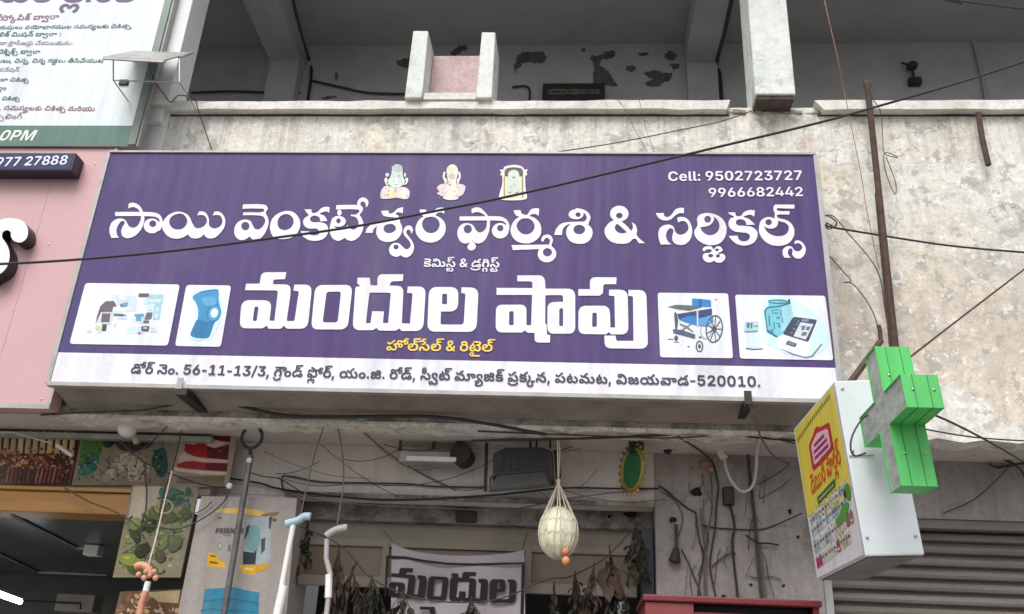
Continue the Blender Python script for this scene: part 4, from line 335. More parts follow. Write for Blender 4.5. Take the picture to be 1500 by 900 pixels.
 '161,-10 60,-1 52,12 36,21 40,42 76,-55 72,-20 84,5 72,31 54,65 22,92 -10,100 -53,100 -65,65 -80,52 -70,-101 95,-76 33,-44 15,-36 7,-48 -7,-48 -21,-30 -32,-14 -48,3 -32,16 -124,126 -72,44 -96,8 -44,-11 -39,-22 -25,-24 -25,-44 -9,-44 5,-52 20,-48 21,-26 44,-28|185,89 -29,21 -8,48 21,32 40,9 32,-16 38,-45 -38,-42 -20,-8|217,402 60,7 52,24 53,45 95,108 40,22 52,9 -8,109 -76,-10 -64,-33 -61,-61 -78,-96 -37,-25 -20,0 -22,13 -34,78 -120,-32 18,-62 43,-60 43,-26',
 '-424,-292 120,3 124,36 88,56 87,97 -79,68 -76,-81 -72,-43 -84,-25 -96,-4 -84,16 -64,28 -60,44 -60,65 -78,-68 52,-64 58,-49 68,-40 80,-27',
 '247,-10 132,3 68,16 48,24 29,25 24,40 8,48 -4,40 -20,48 -45,37 -76,24 -208,18 -32,21 -2,32 18,17 24,8 76,5 80,-14 28,-21 20,-28 123,29 -43,71 -79,53 95,105 32,16 54,11 -10,108 -76,-11 -56,-27 -58,-54 -80,-100 -46,-33 -23,1 -21,16 -28,74 -125,-34 36,-88 -52,-44 -24,-48 0,-64 25,-50 32,-27 48,-20 92,-16 136,-10 36,-12 14,-17 0,-28 -14,-17 -28,-12 -56,-7 -80,3 -48,12 -33,25 -23,34 -121,-34 32,-60 53,-49 68,-28',
 '144,-342 68,-2 64,13 52,23 41,34 35,68 6,72 -16,72 -37,60 155,2 2,102 -278,1 -22,-97 39,-40 28,-52 8,-40 -8,-56 -33,-42 -40,-16 -56,0 -51,26 -27,52 5,76 114,240 20,72 3,52 -7,56 -20,60 -35,52 -58,53 -85,-93 43,-40 23,-36 12,-44 1,-52 -20,-68 -100,-192 -19,-80 -1,-52 20,-72 44,-60 50,-33',
 '71,-11 128,40 -26,44 -18,56 9,44 29,16 40,-18 87,-94 49,-42 80,-39 80,-8 68,11 48,25 42,41 27,56 11,68 -7,80 -27,72 -38,50 -60,50 -64,32 -81,28 81,88 44,22 44,7 -8,108 -80,-11 -56,-29 -53,-49 -88,-108 -35,-26 -24,-2 -24,14 -32,78 -122,-36 33,-84 53,-52 52,-17 120,-3 72,-11 68,-28 44,-32 38,-49 20,-56 0,-60 -12,-32 -42,-30 -60,5 -40,27 -108,112 -52,35 -72,19 -72,-7 -64,-37 -25,-32 -16,-40 1,-96',
 '207,-10 64,-1 64,12 48,27 40,43 68,-62 68,-20 80,4 76,32 53,65 23,96 -11,96 -44,88 -73,76 -84,52 -67,-104 91,-67 45,-65 11,-36 2,-48 -6,-32 -16,-26 -28,-16 -60,1 -41,25 -27,69 -112,0 -27,-61 -29,-25 -48,-12 -52,8 -26,17 -16,24 -14,84 84,-21 64,4 44,13 36,22 21,26 16,40 4,48 -8,40 -24,44 -29,25 -54,23 7,128 -121,2 4,-134 -68,-34 -58,-62 -32,-80 -8,-100 12,-88 41,-80 53,-42|227,306 -56,24 27,48 45,26 32,2 24,-10 17,-38 -9,-30 -28,-18',
 '161,-10 60,-1 52,12 36,21 40,42 68,-51 80,-24 52,0 68,16 36,20 40,38 52,-41 56,-26 96,-7 60,13 60,36 45,68 17,92 -13,88 -32,68 -40,52 -61,53 -64,40 -70,-105 82,-59 42,-49 24,-60 0,-68 -26,-42 -44,-15 -56,8 -48,27 -44,42 -2,68 -13,52 -52,88 -89,68 -125,44 40,52 45,42 32,16 54,10 -10,108 -76,-10 -40,-17 -44,-33 -112,-131 -44,-34 -24,1 -21,16 -31,74 -122,-34 26,-72 48,-58 60,-23 152,-6 100,-28 44,-27 38,-38 23,-40 13,-44 0,-56 -13,-36 -25,-21 -44,-8 -60,23 -120,123 -52,36 -84,18 -52,-5 -36,-13 -40,-27 -28,-38 -17,-52 1,-44 15,-52 24,-36 41,-30|185,89 -29,21 -8,48 21,32 40,9 32,-16 38,-45 -38,-42 -20,-8',
 '161,-10 60,-1 52,12 36,21 40,42 56,-43 52,-25 52,-8 72,5 48,16 32,20 29,29 24,40 21,68 4,104 -13,88 -24,76 -35,72 -61,80 -45,41 -72,45 -60,24 -84,15 -72,0 -56,-12 -44,-24 -33,-37 -16,-40 0,-56 20,-48 29,-30 40,-19 56,-8 60,8 52,28 26,37 14,66 44,-28 70,-74 56,-112 20,-112 0,-52 -12,-52 -20,-28 -22,-13 -60,0 -40,20 -120,122 -52,36 -68,17 -84,-9 -40,-20 -41,-41 -20,-44 -4,-60 12,-48 25,-41 44,-33|185,89 -29,21 -8,48 21,32 40,9 32,-16 38,-45 -38,-42 -20,-8|257,529 -28,21 -4,24 8,20 28,17 48,0 10,-29 -4,-32 -22,-18',
 '178,-10 68,-1 64,12 44,24 48,46 32,-39 32,-23 72,-20 104,7 66,34 34,48 13,64 -8,60 -25,53 -111,-37 13,-36 -1,-40 -17,-26 -24,-12 -56,1 -32,15 -22,30 -14,49 -115,-1 -24,-60 -29,-25 -24,-9 -68,1 -24,14 -9,23 7,24 14,13 132,63 52,38 72,-31 64,-11 76,3 64,23 33,30 24,48 1,60 -25,52 -41,30 -60,15 -60,0 -52,-10 12,-92 76,3 29,-18 -6,-32 -43,-14 -60,5 -64,27 -35,78 -33,28 -40,17 -64,9 -76,-4 -52,-16 -42,-26 -23,-28 -12,-36 4,-56 17,-43 112,30 -6,49 22,29 64,4 26,-25 -1,-32 -13,-18 -164,-85 -37,-37 -17,-40 1,-72 24,-48 53,-41',
 '161,-10 60,-1 52,12 36,21 40,42 68,-51 80,-24 96,7 64,32 30,30 28,52 12,52 2,56 -23,92 -61,84 164,0 -9,-76 9,-40 20,-36 56,-41 76,-10 72,17 54,50 20,60 -8,80 -21,36 -33,30 -40,20 -52,11 -824,5 0,-106 300,0 32,-11 64,-39 37,-38 28,-48 11,-64 -7,-48 -21,-30 -44,-15 -32,3 -40,20 -120,123 -52,36 -84,18 -52,-5 -36,-13 -40,-27 -28,-38 -17,-52 1,-44 15,-52 24,-36 41,-30|185,89 -29,21 -8,48 21,32 40,9 32,-16 38,-45 -38,-42 -20,-8|949,282 -32,11 -16,21 -5,44 13,35 64,-6 34,-29 4,-32 -13,-28 -21,-13',
 '247,-10 124,2 96,25 57,41 28,56 4,44 -12,56 -21,30 -28,22 -84,29 -208,18 -26,13 -11,24 8,24 13,9 72,13 104,-12 24,-15 28,-36 123,29 -47,76 25,32 16,44 4,36 -11,60 -46,56 -40,21 -68,13 -6,18 5,24 29,22 52,-4 32,-32 94,26 -42,61 -52,28 -84,8 -48,-8 -36,-16 -45,-49 -9,-36 2,-40 -219,-4 3,-103 304,0 40,-7 21,-22 1,-36 -26,-24 -188,-11 -92,-29 -49,-40 -24,-48 -4,-32 9,-48 15,-28 37,-33 104,-32 188,-17 32,-22 4,-24 -16,-25 -28,-12 -56,-7 -80,3 -48,12 -33,25 -23,34 -121,-34 32,-60 53,-49 68,-28',
 '247,-10 132,3 96,28 36,24 25,29 20,72 -16,76 -53,49 -76,24 -204,17 -36,22 -5,20 9,21 20,12 44,8 116,-8 31,-17 29,-37 123,29 -43,71 -36,30 -40,19 21,40 11,60 -7,68 -24,52 -65,54 -80,17 -84,-10 -53,-33 -24,-48 4,-68 29,-37 44,-21 80,-6 80,24 -7,-24 -25,-26 -40,-12 -76,1 -52,15 -19,-50 -53,-30 -37,-46 -11,-40 3,-48 20,-44 53,-41 88,-24 192,-18 28,-21 2,-32 -14,-17 -28,-12 -104,-7 -80,15 -33,25 -23,34 -121,-34 32,-60 53,-49 68,-28|239,630 -20,11 -7,17 5,20 18,13 56,0 45,-33 -37,-26',
 '-462,-380 70,64 -55,60 -14,32 -1,36 21,34 28,8 35,-10 22,-28 11,-38 92,0 24,56 20,16 24,4 37,-14 12,-24 1,-32 -21,-48 -50,-52 69,-66 65,70 29,56 7,84 -23,60 -38,37 -64,20 -52,-4 -32,-12 -52,-55 -44,46 -44,21 -76,0 -44,-20 -25,-21 -23,-40 -9,-80 28,-76',
 '71,-11 128,40 -26,44 -18,56 9,44 29,16 40,-18 124,-128 48,-31 44,-16 80,-8 68,11 52,25 42,41 28,56 12,56 4,88 -12,88 -28,88 -40,76 -53,68 -45,41 -104,60 -56,17 -72,9 -64,-2 -48,-11 -40,-20 -33,-34 -21,-52 5,-68 26,-44 51,-34 64,-10 56,7 32,12 45,45 15,77 68,-48 50,-57 43,-80 25,-80 8,-104 -9,-52 -21,-35 -32,-18 -48,-1 -48,24 -112,116 -56,39 -72,19 -84,-11 -36,-19 -33,-34 -27,-64 4,-84|253,529 -29,20 0,40 29,22 52,0 10,-38 -8,-28 -22,-14',
 '335,-10 88,-1 120,20 76,36 56,49 36,64 14,68 -5,76 -41,92 132,0 -10,-72 12,-52 20,-32 30,-25 36,-16 80,-5 72,26 44,52 13,40 1,44 -18,64 -48,49 -44,20 -44,8 -516,4 0,-104 56,-1 64,-46 33,-58 4,-68 -24,-56 -45,-37 -80,-24 -80,-4 -84,11 -56,24 -49,46 -20,44 69,-13 56,3 48,13 36,23 29,42 12,48 -4,52 -17,40 -48,46 -64,19 -80,-4 -60,-23 -58,-50 -36,-76 -8,-100 16,-72 41,-72 65,-57 88,-40|951,282 -32,11 -17,21 -5,44 18,36 60,-7 23,-13 13,-20 0,-36 -11,-20 -21,-13|203,306 -47,16 17,48 42,33 32,3 20,-7 20,-33 -8,-39 -28,-18',
 '71,-11 128,40 -26,44 -18,56 9,44 29,16 40,-18 124,-128 68,-40 104,-15 56,8 48,20 38,29 31,44 23,96 -2,68 -17,80 -55,120 130,3 -10,-59 5,-48 25,-48 40,-32 76,-17 84,16 47,37 22,40 9,48 -9,64 -19,36 -38,34 -52,23 -56,9 -5,34 13,21 32,12 44,-8 28,-30 92,23 -14,34 -30,33 -44,25 -40,8 -64,-1 -64,-20 -36,-31 -20,-46 -4,-52 -204,0 -144,121 -156,85 -57,-110 109,-55 87,-65 -51,-54 -36,43 -60,29 -92,4 -56,-17 -44,-33 -29,-52 -4,-64 16,-56 9,-5 97,25 -5,64 13,20 23,12 48,1 28,-12 22,-25 14,-37 108,0 24,51 44,23 46,-65 39,-88 14,-80 -5,-72 -18,-29 -28,-16 -64,4 -40,27 -108,112 -52,35 -72,19 -72,-7 -64,-37 -25,-32 -16,-40 1,-96|909,345 -28,14 -13,22 0,48 13,27 68,-10 30,-29 0,-40 -12,-20 -30,-13',
 '161,-10 60,-1 52,12 36,21 40,42 76,-55 72,-20 84,5 72,31 54,65 22,92 -10,100 -53,100 -65,65 -80,52 -70,-101 95,-76 33,-44 15,-36 7,-48 -7,-48 -21,-30 -32,-14 -48,3 -32,16 -124,126 -72,44 -96,8 -44,-11 -39,-22 -25,-24 -25,-44 -9,-44 5,-52 20,-48 21,-26 44,-28|185,89 -29,21 -8,48 21,32 40,9 32,-16 38,-45 -38,-42 -20,-8|213,426 84,3 52,16 50,37 27,52 9,68 -16,72 -42,56 -60,34 -80,9 -64,-10 -52,-33 -21,-36 -6,-40 6,-36 17,-28 32,-25 88,-16 56,8 41,17 -21,-42 -44,-19 -76,-1 -60,16 -26,-82|221,630 -20,11 -6,13 4,24 18,13 56,0 46,-33 -38,-26',
 '183,-10 56,-1 56,12 42,25 42,46 60,-59 68,-23 80,3 72,36 49,73 12,44 4,68 -20,96 -53,84 152,0 -10,-80 25,-68 25,-26 36,-20 76,-9 72,17 52,50 21,64 -12,84 -20,32 -41,33 -80,24 -896,5 -3,-102 64,-8 -46,-60 -21,-56 -8,-84 9,-68 23,-56 35,-40 39,-25|227,102 -28,10 -22,26 -10,40 -2,52 24,76 58,57 80,28 108,0 48,-11 40,-21 49,-53 16,-40 8,-56 -8,-60 -25,-37 -44,-12 -40,15 -29,38 -11,45 -116,0 -11,-41 -18,-32 -31,-21|939,282 -28,10 -21,30 0,44 13,28 64,-7 33,-29 4,-28 -9,-26 -24,-19',
 '277,-10 72,-1 96,20 56,31 48,50 33,72 9,92 -14,76 -32,64 132,0 -9,-80 11,-44 20,-32 30,-25 36,-16 80,-5 40,9 36,19 42,54 11,40 1,44 -21,64 -53,50 -80,23 -772,5 -3,-102 44,-8 -34,-56 -17,-72 4,-76 18,-60 32,-51 48,-42 68,-31|293,102 -60,18 -41,38 -25,72 5,60 23,52 46,37 60,15 52,-3 48,-19 40,-42 21,-68 -4,-60 -16,-40 -37,-38 -48,-19|817,282 -32,10 -18,22 -4,44 14,35 64,-6 33,-25 4,-36 -9,-24 -24,-17',
 '-427,-469 128,2 100,21 104,47 89,70 -57,71 -76,-57 -76,-36 -96,-20 -132,0 -128,32 -124,80 -56,-70 20,-21 76,-52 64,-32 80,-25|-613,-305 330,-3 104,13 48,24 38,42 13,48 -6,60 -33,48 -52,29 -60,8 -72,-13 -38,-24 -27,-40 -8,-48 13,-52 -248,0|-263,-213 -12,12 -8,24 3,24 13,17 48,12 39,-17 9,-24 -13,-32 -35,-14',
 '335,-10 124,2 116,29 81,53 52,76 15,56 2,52 -21,96 -65,86 -88,59 -73,-105 61,-38 37,-38 19,-44 1,-56 -12,-36 -26,-32 -39,-25 -52,-16 -100,-8 -96,15 -76,45 -34,53 2,14 68,-15 76,8 44,19 37,38 20,64 -4,52 -19,44 -38,37 -76,24 -48,0 -56,-12 -68,-41 -49,-72 -17,-72 4,-80 20,-68 33,-52 53,-50 48,-27 68,-24|203,306 -47,16 17,48 42,33 32,3 20,-7 20,-33 -8,-39 -28,-18',
 '73,-10 88,3 76,31 53,62 24,84 -8,104 -40,88 -65,73 -96,65 -70,-106 82,-58 50,-62 19,-68 -1,-40 -11,-32 -37,-29 -64,0 -52,23 -68,64 -70,-82 94,-85 48,-25',
 '713,-155 116,6 48,16 48,29 29,25 40,56 32,100 1,120 -17,68 -23,52 -62,88 -44,41 -68,48 -14,3 -67,-100 77,-60 62,-76 28,-80 2,-68 -10,-56 -16,-32 -30,-34 -44,-24 -56,-11 -64,4 -40,11 -45,26 73,43 38,49 19,64 0,92 -23,76 -49,76 -61,56 -72,46 -71,-102 97,-76 44,-68 8,-36 0,-56 -14,-32 -24,-21 -48,-6 -44,14 -136,134 -32,24 -48,20 -68,7 -56,-12 -48,-27 -33,-37 -20,-60 5,-64 23,-52 41,-38 56,-20 88,1 60,24 52,48 120,-108 84,-61 80,-36|189,88 -32,21 -9,48 21,34 44,7 28,-15 39,-42 -35,-42 -28,-12|185,405 68,-2 68,25 60,49 96,109 48,24 44,7 -6,108 -70,-7 -68,-32 -56,-53 -80,-99 -40,-31 -24,-2 -21,12 -31,78 -124,-30 15,-56 28,-48 37,-33',
 '271,-10 100,2 84,24 62,42 47,68 21,96 -2,56 -15,64 -52,84 -83,56 94,106 36,19 55,11 -11,108 -76,-11 -56,-28 -57,-53 -81,-100 -46,-33 -20,0 -20,13 -32,78 -124,-34 20,-60 26,-44 -55,-52 -39,-76 -14,-80 13,-96 29,-60 48,-49 60,-33|287,102 -60,18 -40,38 -25,72 4,56 25,56 36,33 44,16 76,0 56,-25 33,-36 21,-60 0,-52 -20,-56 -38,-38 -48,-19',
 '645,-134 56,-2 40,9 67,41 -55,78 -36,-19 -32,-3 -20,8 -12,16 -2,28 47,52 24,60 7,84 -7,52 -23,60 -36,56 -62,61 -64,43 -20,8 -67,-100 96,-76 44,-68 9,-36 0,-56 -13,-32 -25,-22 -48,-6 -44,14 -136,134 -40,28 -44,17 -76,5 -52,-14 -44,-27 -33,-41 -16,-52 4,-64 20,-48 49,-46 68,-19 76,3 56,24 52,48 80,-58 40,-13 56,-6 11,-49 24,-36 37,-25|185,89 -29,21 -8,48 21,33 44,7 28,-15 38,-45 -38,-42 -24,-8|178,406 79,-2 64,24 57,46 95,109 40,23 56,10 -8,110 -76,-11 -64,-32 -40,-37 -92,-112 -36,-30 -28,-3 -20,10 -36,81 -120,-32 15,-54 28,-48 37,-34',
 '161,-10 60,-1 52,12 36,21 40,42 56,-43 52,-25 52,-8 68,5 76,32 50,57 20,56 6,76 -10,68 -33,72 -45,53 -48,36 -68,33 -77,22 40,52 45,42 32,16 54,10 -10,108 -76,-10 -64,-33 -40,-37 -92,-111 -44,-34 -24,1 -21,16 -31,74 -122,-34 26,-72 48,-58 60,-23 152,-6 100,-28 44,-27 38,-38 23,-40 13,-44 0,-56 -13,-36 -25,-21 -44,-8 -60,23 -120,123 -52,36 -84,18 -52,-5 -36,-13 -40,-27 -28,-38 -17,-52 1,-44 15,-52 24,-36 41,-30|185,89 -29,21 -8,48 21,32 40,9 32,-16 38,-45 -38,-42 -20,-8',
 '271,-10 72,-1 84,16 52,24 56,47 80,-63 84,-24 56,0 56,12 52,28 32,34 68,-50 44,-17 96,-7 56,12 52,27 29,30 29,52 12,48 0,76 -12,52 -29,56 -41,52 152,0 -9,-76 20,-64 49,-46 68,-17 80,10 36,19 26,26 28,68 -5,76 -41,62 -44,28 -40,11 -96,9 -348,0 -72,-102 80,-62 42,-50 24,-52 4,-68 -17,-40 -21,-17 -36,-8 -40,4 -56,27 -49,46 -5,80 -17,52 -36,60 -48,52 45,48 20,68 -13,76 -45,53 -40,20 -64,12 -440,2 0,-106 416,0 52,-14 13,-43 -21,-29 -28,-8 -120,-3 0,-96 64,-7 82,-65 43,-68 13,-84 -12,-44 -30,-26 -44,-7 -60,16 -77,65 3,84 -17,76 -32,60 -45,45 -68,36 -80,16 -64,0 -80,-16 -76,-43 -58,-70 -27,-80 -1,-104 26,-76 40,-52 80,-50|287,102 -56,15 -45,41 -24,68 4,56 20,48 41,38 60,18 64,-3 48,-20 41,-45 17,-52 -4,-68 -21,-44 -37,-33 -44,-16|1491,282 -32,11 -16,21 -5,44 13,35 64,-6 33,-25 5,-36 -10,-24 -24,-17',
 '339,-134 124,0 -9,141 -108,-1|182,-10 60,-2 68,13 48,27 44,43 52,-54 44,-21 84,-8 72,17 47,29 35,40 19,44 12,68 -3,60 -13,48 -25,48 -40,53 152,-1 -12,-72 23,-72 53,-46 80,-13 68,13 57,46 16,28 11,52 -11,72 -15,28 -34,32 -40,21 -52,12 -540,5 -3,-102 63,-3 12,-8 65,-53 40,-56 16,-48 4,-40 -16,-60 -37,-26 -56,0 -28,12 -22,22 -22,61 -112,0 -20,-49 -24,-29 -32,-16 -52,-3 -32,7 -14,13 -7,20 5,20 28,25 116,53 57,42 28,60 -4,68 -31,48 -62,33 -116,8 -80,-21 -46,-32 -24,-40 -3,-52 21,-63 112,30 -5,53 9,16 20,12 64,-3 17,-17 3,-16 -3,-20 -17,-21 -124,-59 -52,-36 -21,-24 -16,-36 -1,-72 25,-52 49,-39|978,282 -28,6 -25,30 -3,40 16,37 64,-9 20,-12 13,-20 0,-36 -8,-16 -17,-14',
 '71,-11 128,40 -26,44 -18,56 9,44 29,16 40,-18 124,-128 68,-40 104,-15 56,8 48,20 57,53 33,88 0,88 -36,100 -70,85 -100,69 -73,-102 97,-75 30,-37 19,-44 7,-52 -7,-44 -21,-28 -40,-16 -48,7 -28,17 -120,122 -60,39 -40,12 -56,3 -76,-23 -53,-53 -20,-60 8,-92|181,405 76,-1 56,19 48,34 116,129 48,24 44,7 -6,108 -82,-11 -56,-28 -52,-49 -92,-111 -32,-23 -20,-3 -25,13 -35,79 -120,-32 15,-55 28,-48 37,-33',
 '218,-10 56,-1 68,15 48,30 32,37 40,-42 48,-29 52,-11 76,4 48,15 44,29 46,69 18,76 2,88 -13,84 -28,88 -43,80 -54,67 -64,55 -72,39 -120,28 -72,0 -68,-17 -43,-28 -31,-44 -10,-52 7,-44 15,-32 34,-32 36,-17 56,-8 60,8 48,26 29,39 11,67 48,-30 70,-73 51,-100 25,-128 -13,-100 -16,-24 -21,-14 -32,-7 -32,3 -24,9 -24,21 -24,64 -116,1 -15,-49 -29,-34 -40,-14 -40,2 -33,26 -8,44 21,41 72,35 0,92 -268,3 0,-110 90,-1 -24,-32 -16,-44 0,-52 16,-44 50,-49|310,530 -26,20 -3,24 8,20 29,17 48,-1 10,-28 -5,-32 -21,-18',
 '363,-10 168,3 124,24 84,40 57,57 20,40 12,52 0,72 -16,60 -36,56 -35,32 -116,60 90,101 36,19 56,12 -8,108 -76,-10 -60,-30 -53,-48 -91,-111 -36,-25 -24,-1 -20,14 -32,77 -123,-34 29,-80 21,-28 37,-29 68,-19 88,10 32,-6 -48,-19 -42,-41 -16,-56 8,-56 38,-50 52,-23 88,-4 56,20 -44,-41 -112,-31 -176,-5 -108,17 -72,35 -8,12 76,-8 72,16 36,24 28,38 10,48 -9,68 -33,49 -48,28 -52,10 -88,-10 -63,-33 -46,-52 -20,-52 -5,-72 16,-64 36,-60 42,-37 72,-37 92,-23|187,246 -40,20 24,50 24,19 28,8 48,-12 14,-29 -13,-40 -37,-17|607,246 -27,12 -14,24 3,32 14,18 28,11 48,-3 24,-14 21,-24 -12,-28 -25,-21',
 '-150,-355 112,40 -35,84 3,36 19,18 24,0 24,-13 76,-78 60,-48 44,-20 48,-8 60,3 64,25 49,49 31,68 13,96 -8,96 -28,104 -40,88 -48,76 -77,92 -96,86 -88,59 -74,-101 90,-59 75,-65 54,-60 52,-76 36,-76 24,-92 5,-80 -10,-68 -14,-32 -22,-22 -24,-8 -32,1 -40,21 -96,94 -48,31 -68,18 -72,-9 -56,-39 -29,-63 3,-72',
 '263,-352 432,-2 4,102 -348,4 9,80 -12,40 -21,31 -52,34 -40,7 -56,-2 -52,-21 -41,-41 -20,-56 5,-68 22,-44 46,-37 56,-20|231,-248 -48,11 -22,21 -3,36 29,34 48,0 30,-30 3,-36 -8,-28 -5,-7|147,-8 64,-4 60,12 40,23 40,42 64,-50 64,-24 84,-1 60,17 48,32 29,37 20,48 9,52 -1,56 -16,64 -65,98 152,0 -9,-86 28,-68 61,-41 76,-8 72,20 29,21 23,32 18,72 -14,72 -20,30 -32,28 -76,27 -100,7 -336,-1 -70,-103 85,-64 45,-56 22,-72 -1,-36 -12,-36 -37,-28 -64,3 -39,25 -101,106 -52,40 -80,22 -76,-7 -48,-23 -38,-38 -19,-40 -7,-48 10,-60 25,-44 41,-33|191,88 -36,24 -6,48 9,20 17,14 40,4 28,-16 37,-42 -41,-45|927,283 -26,13 -16,28 1,40 13,30 76,-12 16,-14 9,-24 -4,-32 -17,-21|178,400 145,3 48,16 38,25 27,40 12,44 -4,64 -20,44 -49,41 -72,21 -316,4 0,-107 288,-1 28,-5 17,-13 8,-40 -17,-26 -40,-10 -92,-1',
 '183,-10 56,-1 56,11 48,29 36,39 44,-40 56,-27 72,-12 92,4 48,16 36,24 37,65 5,72 -25,60 -49,41 -68,16 -64,-8 -58,-37 -27,-56 1,-69 -30,29 -14,50 -112,1 -15,-51 -29,-34 -36,-11 -40,9 -21,20 -12,28 -5,52 5,44 37,71 64,46 84,21 112,-1 88,-19 96,-39 36,61 108,0 -10,-84 25,-64 29,-29 32,-17 76,-9 72,18 52,49 21,60 0,44 -12,44 -28,40 -33,25 -80,24 -892,5 0,-106 65,-4 -43,-52 -27,-76 -5,-92 12,-60 20,-44 30,-37 44,-28|583,93 -16,37 6,36 34,20 40,-8 17,-28 -8,-36 -25,-17|931,282 -28,10 -21,30 -1,40 14,32 64,-7 33,-29 4,-32 -9,-23 -24,-18',
 '327,-10 160,7 72,19 44,21 44,32 37,41 28,52 20,68 8,64 -4,96 -16,72 -36,84 -33,48 -60,57 -64,36 -68,20 -124,1 -40,-12 -42,-26 -36,-52 -8,-60 16,-52 30,-36 -76,-11 -60,-28 -50,-49 -32,-76 -4,-64 8,-60 24,-56 33,-44 41,-34 60,-31 68,-20|343,102 -72,10 -52,21 -38,29 -20,32 58,-12 68,3 48,15 36,26 29,48 8,68 -16,52 -34,44 61,10 44,25 28,41 12,57 53,-57 40,-84 16,-96 -12,-104 -36,-64 -57,-42 -68,-19|203,274 -48,16 14,44 46,37 24,4 28,-7 20,-34 -7,-36 -33,-22|343,529 -30,25 4,36 30,21 48,1 10,-26 -4,-36 -18,-17',
 '71,-11 128,40 -26,44 -18,56 9,44 29,16 40,-18 124,-128 48,-31 44,-16 80,-8 68,11 48,25 42,41 32,76 3,108 -19,68 -45,68 -61,53 -84,45 -52,17 -124,3 -24,26 4,28 24,17 184,5 2,98 -194,6 -21,14 -7,28 14,24 30,10 340,2 4,100 -380,-3 -64,-20 -42,-37 -15,-32 -4,-48 16,-48 37,-48 -33,-40 -12,-40 4,-52 13,-32 30,-32 30,-16 48,-13 108,-10 88,-43 33,-30 33,-52 12,-40 0,-60 -12,-32 -22,-22 -36,-10 -32,3 -44,23 -116,120 -52,35 -72,19 -84,-11 -36,-19 -33,-34 -27,-64 4,-84',
 '339,-10 124,2 112,28 82,54 51,76 17,76 -5,76 -28,68 -43,48 42,30 25,42 11,60 -7,48 -20,40 -25,25 -44,23 -68,13 -7,23 11,28 36,16 44,-8 28,-30 92,24 -32,54 -48,33 -96,12 -84,-24 -45,-49 -9,-28 2,-48 -334,-4 2,-102 420,-1 40,-7 21,-26 -4,-40 -25,-18 -138,-6 1,-100 45,-2 60,-38 33,-36 20,-52 0,-48 -20,-52 -29,-29 -52,-25 -100,-15 -112,11 -75,38 -30,32 -17,32 2,14 68,-15 76,8 44,19 37,38 20,64 -4,52 -19,44 -38,37 -76,24 -92,-8 -64,-32 -58,-69 -20,-60 -4,-84 16,-72 29,-56 45,-50 68,-43 56,-21|203,306 -47,16 17,48 42,33 32,3 20,-7 20,-33 -8,-39 -28,-18',
 '161,-10 60,-1 52,12 36,21 40,42 68,-50 56,-21 76,-4 84,23 36,26 29,36 20,44 11,64 -15,136 -24,68 -35,68 126,2 -9,-86 28,-68 61,-42 80,-7 68,19 50,50 20,72 -4,48 -12,32 -50,53 -56,24 -80,9 -284,1 -140,118 -76,48 -84,39 -56,-108 112,-59 82,-61 -27,-20 -27,-35 -44,49 -56,24 -88,3 -68,-23 -41,-38 -24,-56 0,-48 17,-60 107,24 -8,60 15,24 26,12 36,1 35,-13 22,-24 15,-38 108,0 24,52 20,15 28,8 42,-57 35,-72 21,-84 0,-76 -14,-36 -24,-22 -28,-7 -40,4 -40,23 -116,119 -52,36 -84,18 -76,-13 -52,-32 -28,-38 -16,-52 -1,-44 12,-44 32,-48 37,-26|185,89 -29,21 -8,48 21,32 40,9 32,-16 38,-45 -38,-42 -20,-8|905,346 -24,14 -13,22 0,44 13,30 68,-10 23,-16 9,-24 -2,-28 -16,-24 -22,-9',
 '218,-10 56,-1 68,15 48,30 32,37 40,-42 48,-29 52,-11 52,0 44,8 44,20 57,57 29,84 -5,108 -40,88 -74,72 35,32 19,36 9,52 -8,56 -16,32 -34,34 -40,20 -68,12 -5,22 13,30 36,14 40,-7 28,-31 92,24 -10,30 -46,45 -80,24 -68,-3 -40,-13 -32,-20 -26,-33 -11,-44 1,-37 -330,-3 2,-103 416,0 50,-13 12,-16 3,-24 -9,-23 -20,-14 -188,-5 -1,-102 97,-2 76,-37 66,-65 28,-72 0,-52 -9,-32 -17,-21 -24,-12 -36,-4 -52,17 -24,28 -16,52 -116,1 -15,-49 -25,-30 -28,-15 -44,-3 -28,10 -17,18 -8,44 21,41 72,35 0,92 -268,3 0,-110 90,-1 -24,-32 -16,-44 0,-52 16,-44 50,-49',
 '178,-10 68,-1 64,12 44,24 48,46 52,-55 40,-19 40,-8 84,5 72,30 52,62 17,44 8,56 -12,100 -40,80 -77,81 -80,52 -70,-105 82,-59 53,-69 16,-76 -4,-32 -17,-35 -32,-19 -60,1 -46,33 -22,61 -112,0 -19,-49 -25,-29 -32,-16 -48,-4 -48,18 -9,23 7,24 34,25 124,58 42,33 27,56 -4,72 -37,53 -72,32 -124,1 -76,-29 -33,-29 -20,-48 4,-56 17,-43 112,30 -6,49 22,29 64,4 26,-25 -1,-32 -13,-18 -164,-85 -37,-37 -17,-40 1,-72 24,-48 53,-41',
 '207,-10 64,-1 64,12 48,27 44,43 34,-41 38,-25 60,-16 52,0 84,24 56,49 33,72 4,112 -28,92 -55,80 36,24 22,28 17,44 4,40 -13,60 -40,50 -44,23 -64,12 -352,1 0,-104 328,-1 32,-4 25,-17 4,-44 -25,-24 -152,-8 0,-96 64,-6 73,-74 36,-76 4,-80 -9,-28 -20,-25 -56,-12 -36,8 -29,21 -27,69 -112,0 -27,-61 -37,-29 -60,-8 -52,19 -25,34 -11,56 84,-18 68,5 40,12 34,21 23,28 20,72 -5,44 -19,44 -33,33 -56,27 4,95 -120,1 1,-104 -69,-34 -53,-58 -33,-76 -8,-96 17,-92 36,-64 53,-42|223,286 -53,24 22,40 23,20 32,13 32,1 20,-9 16,-37 -8,-31 -28,-19',
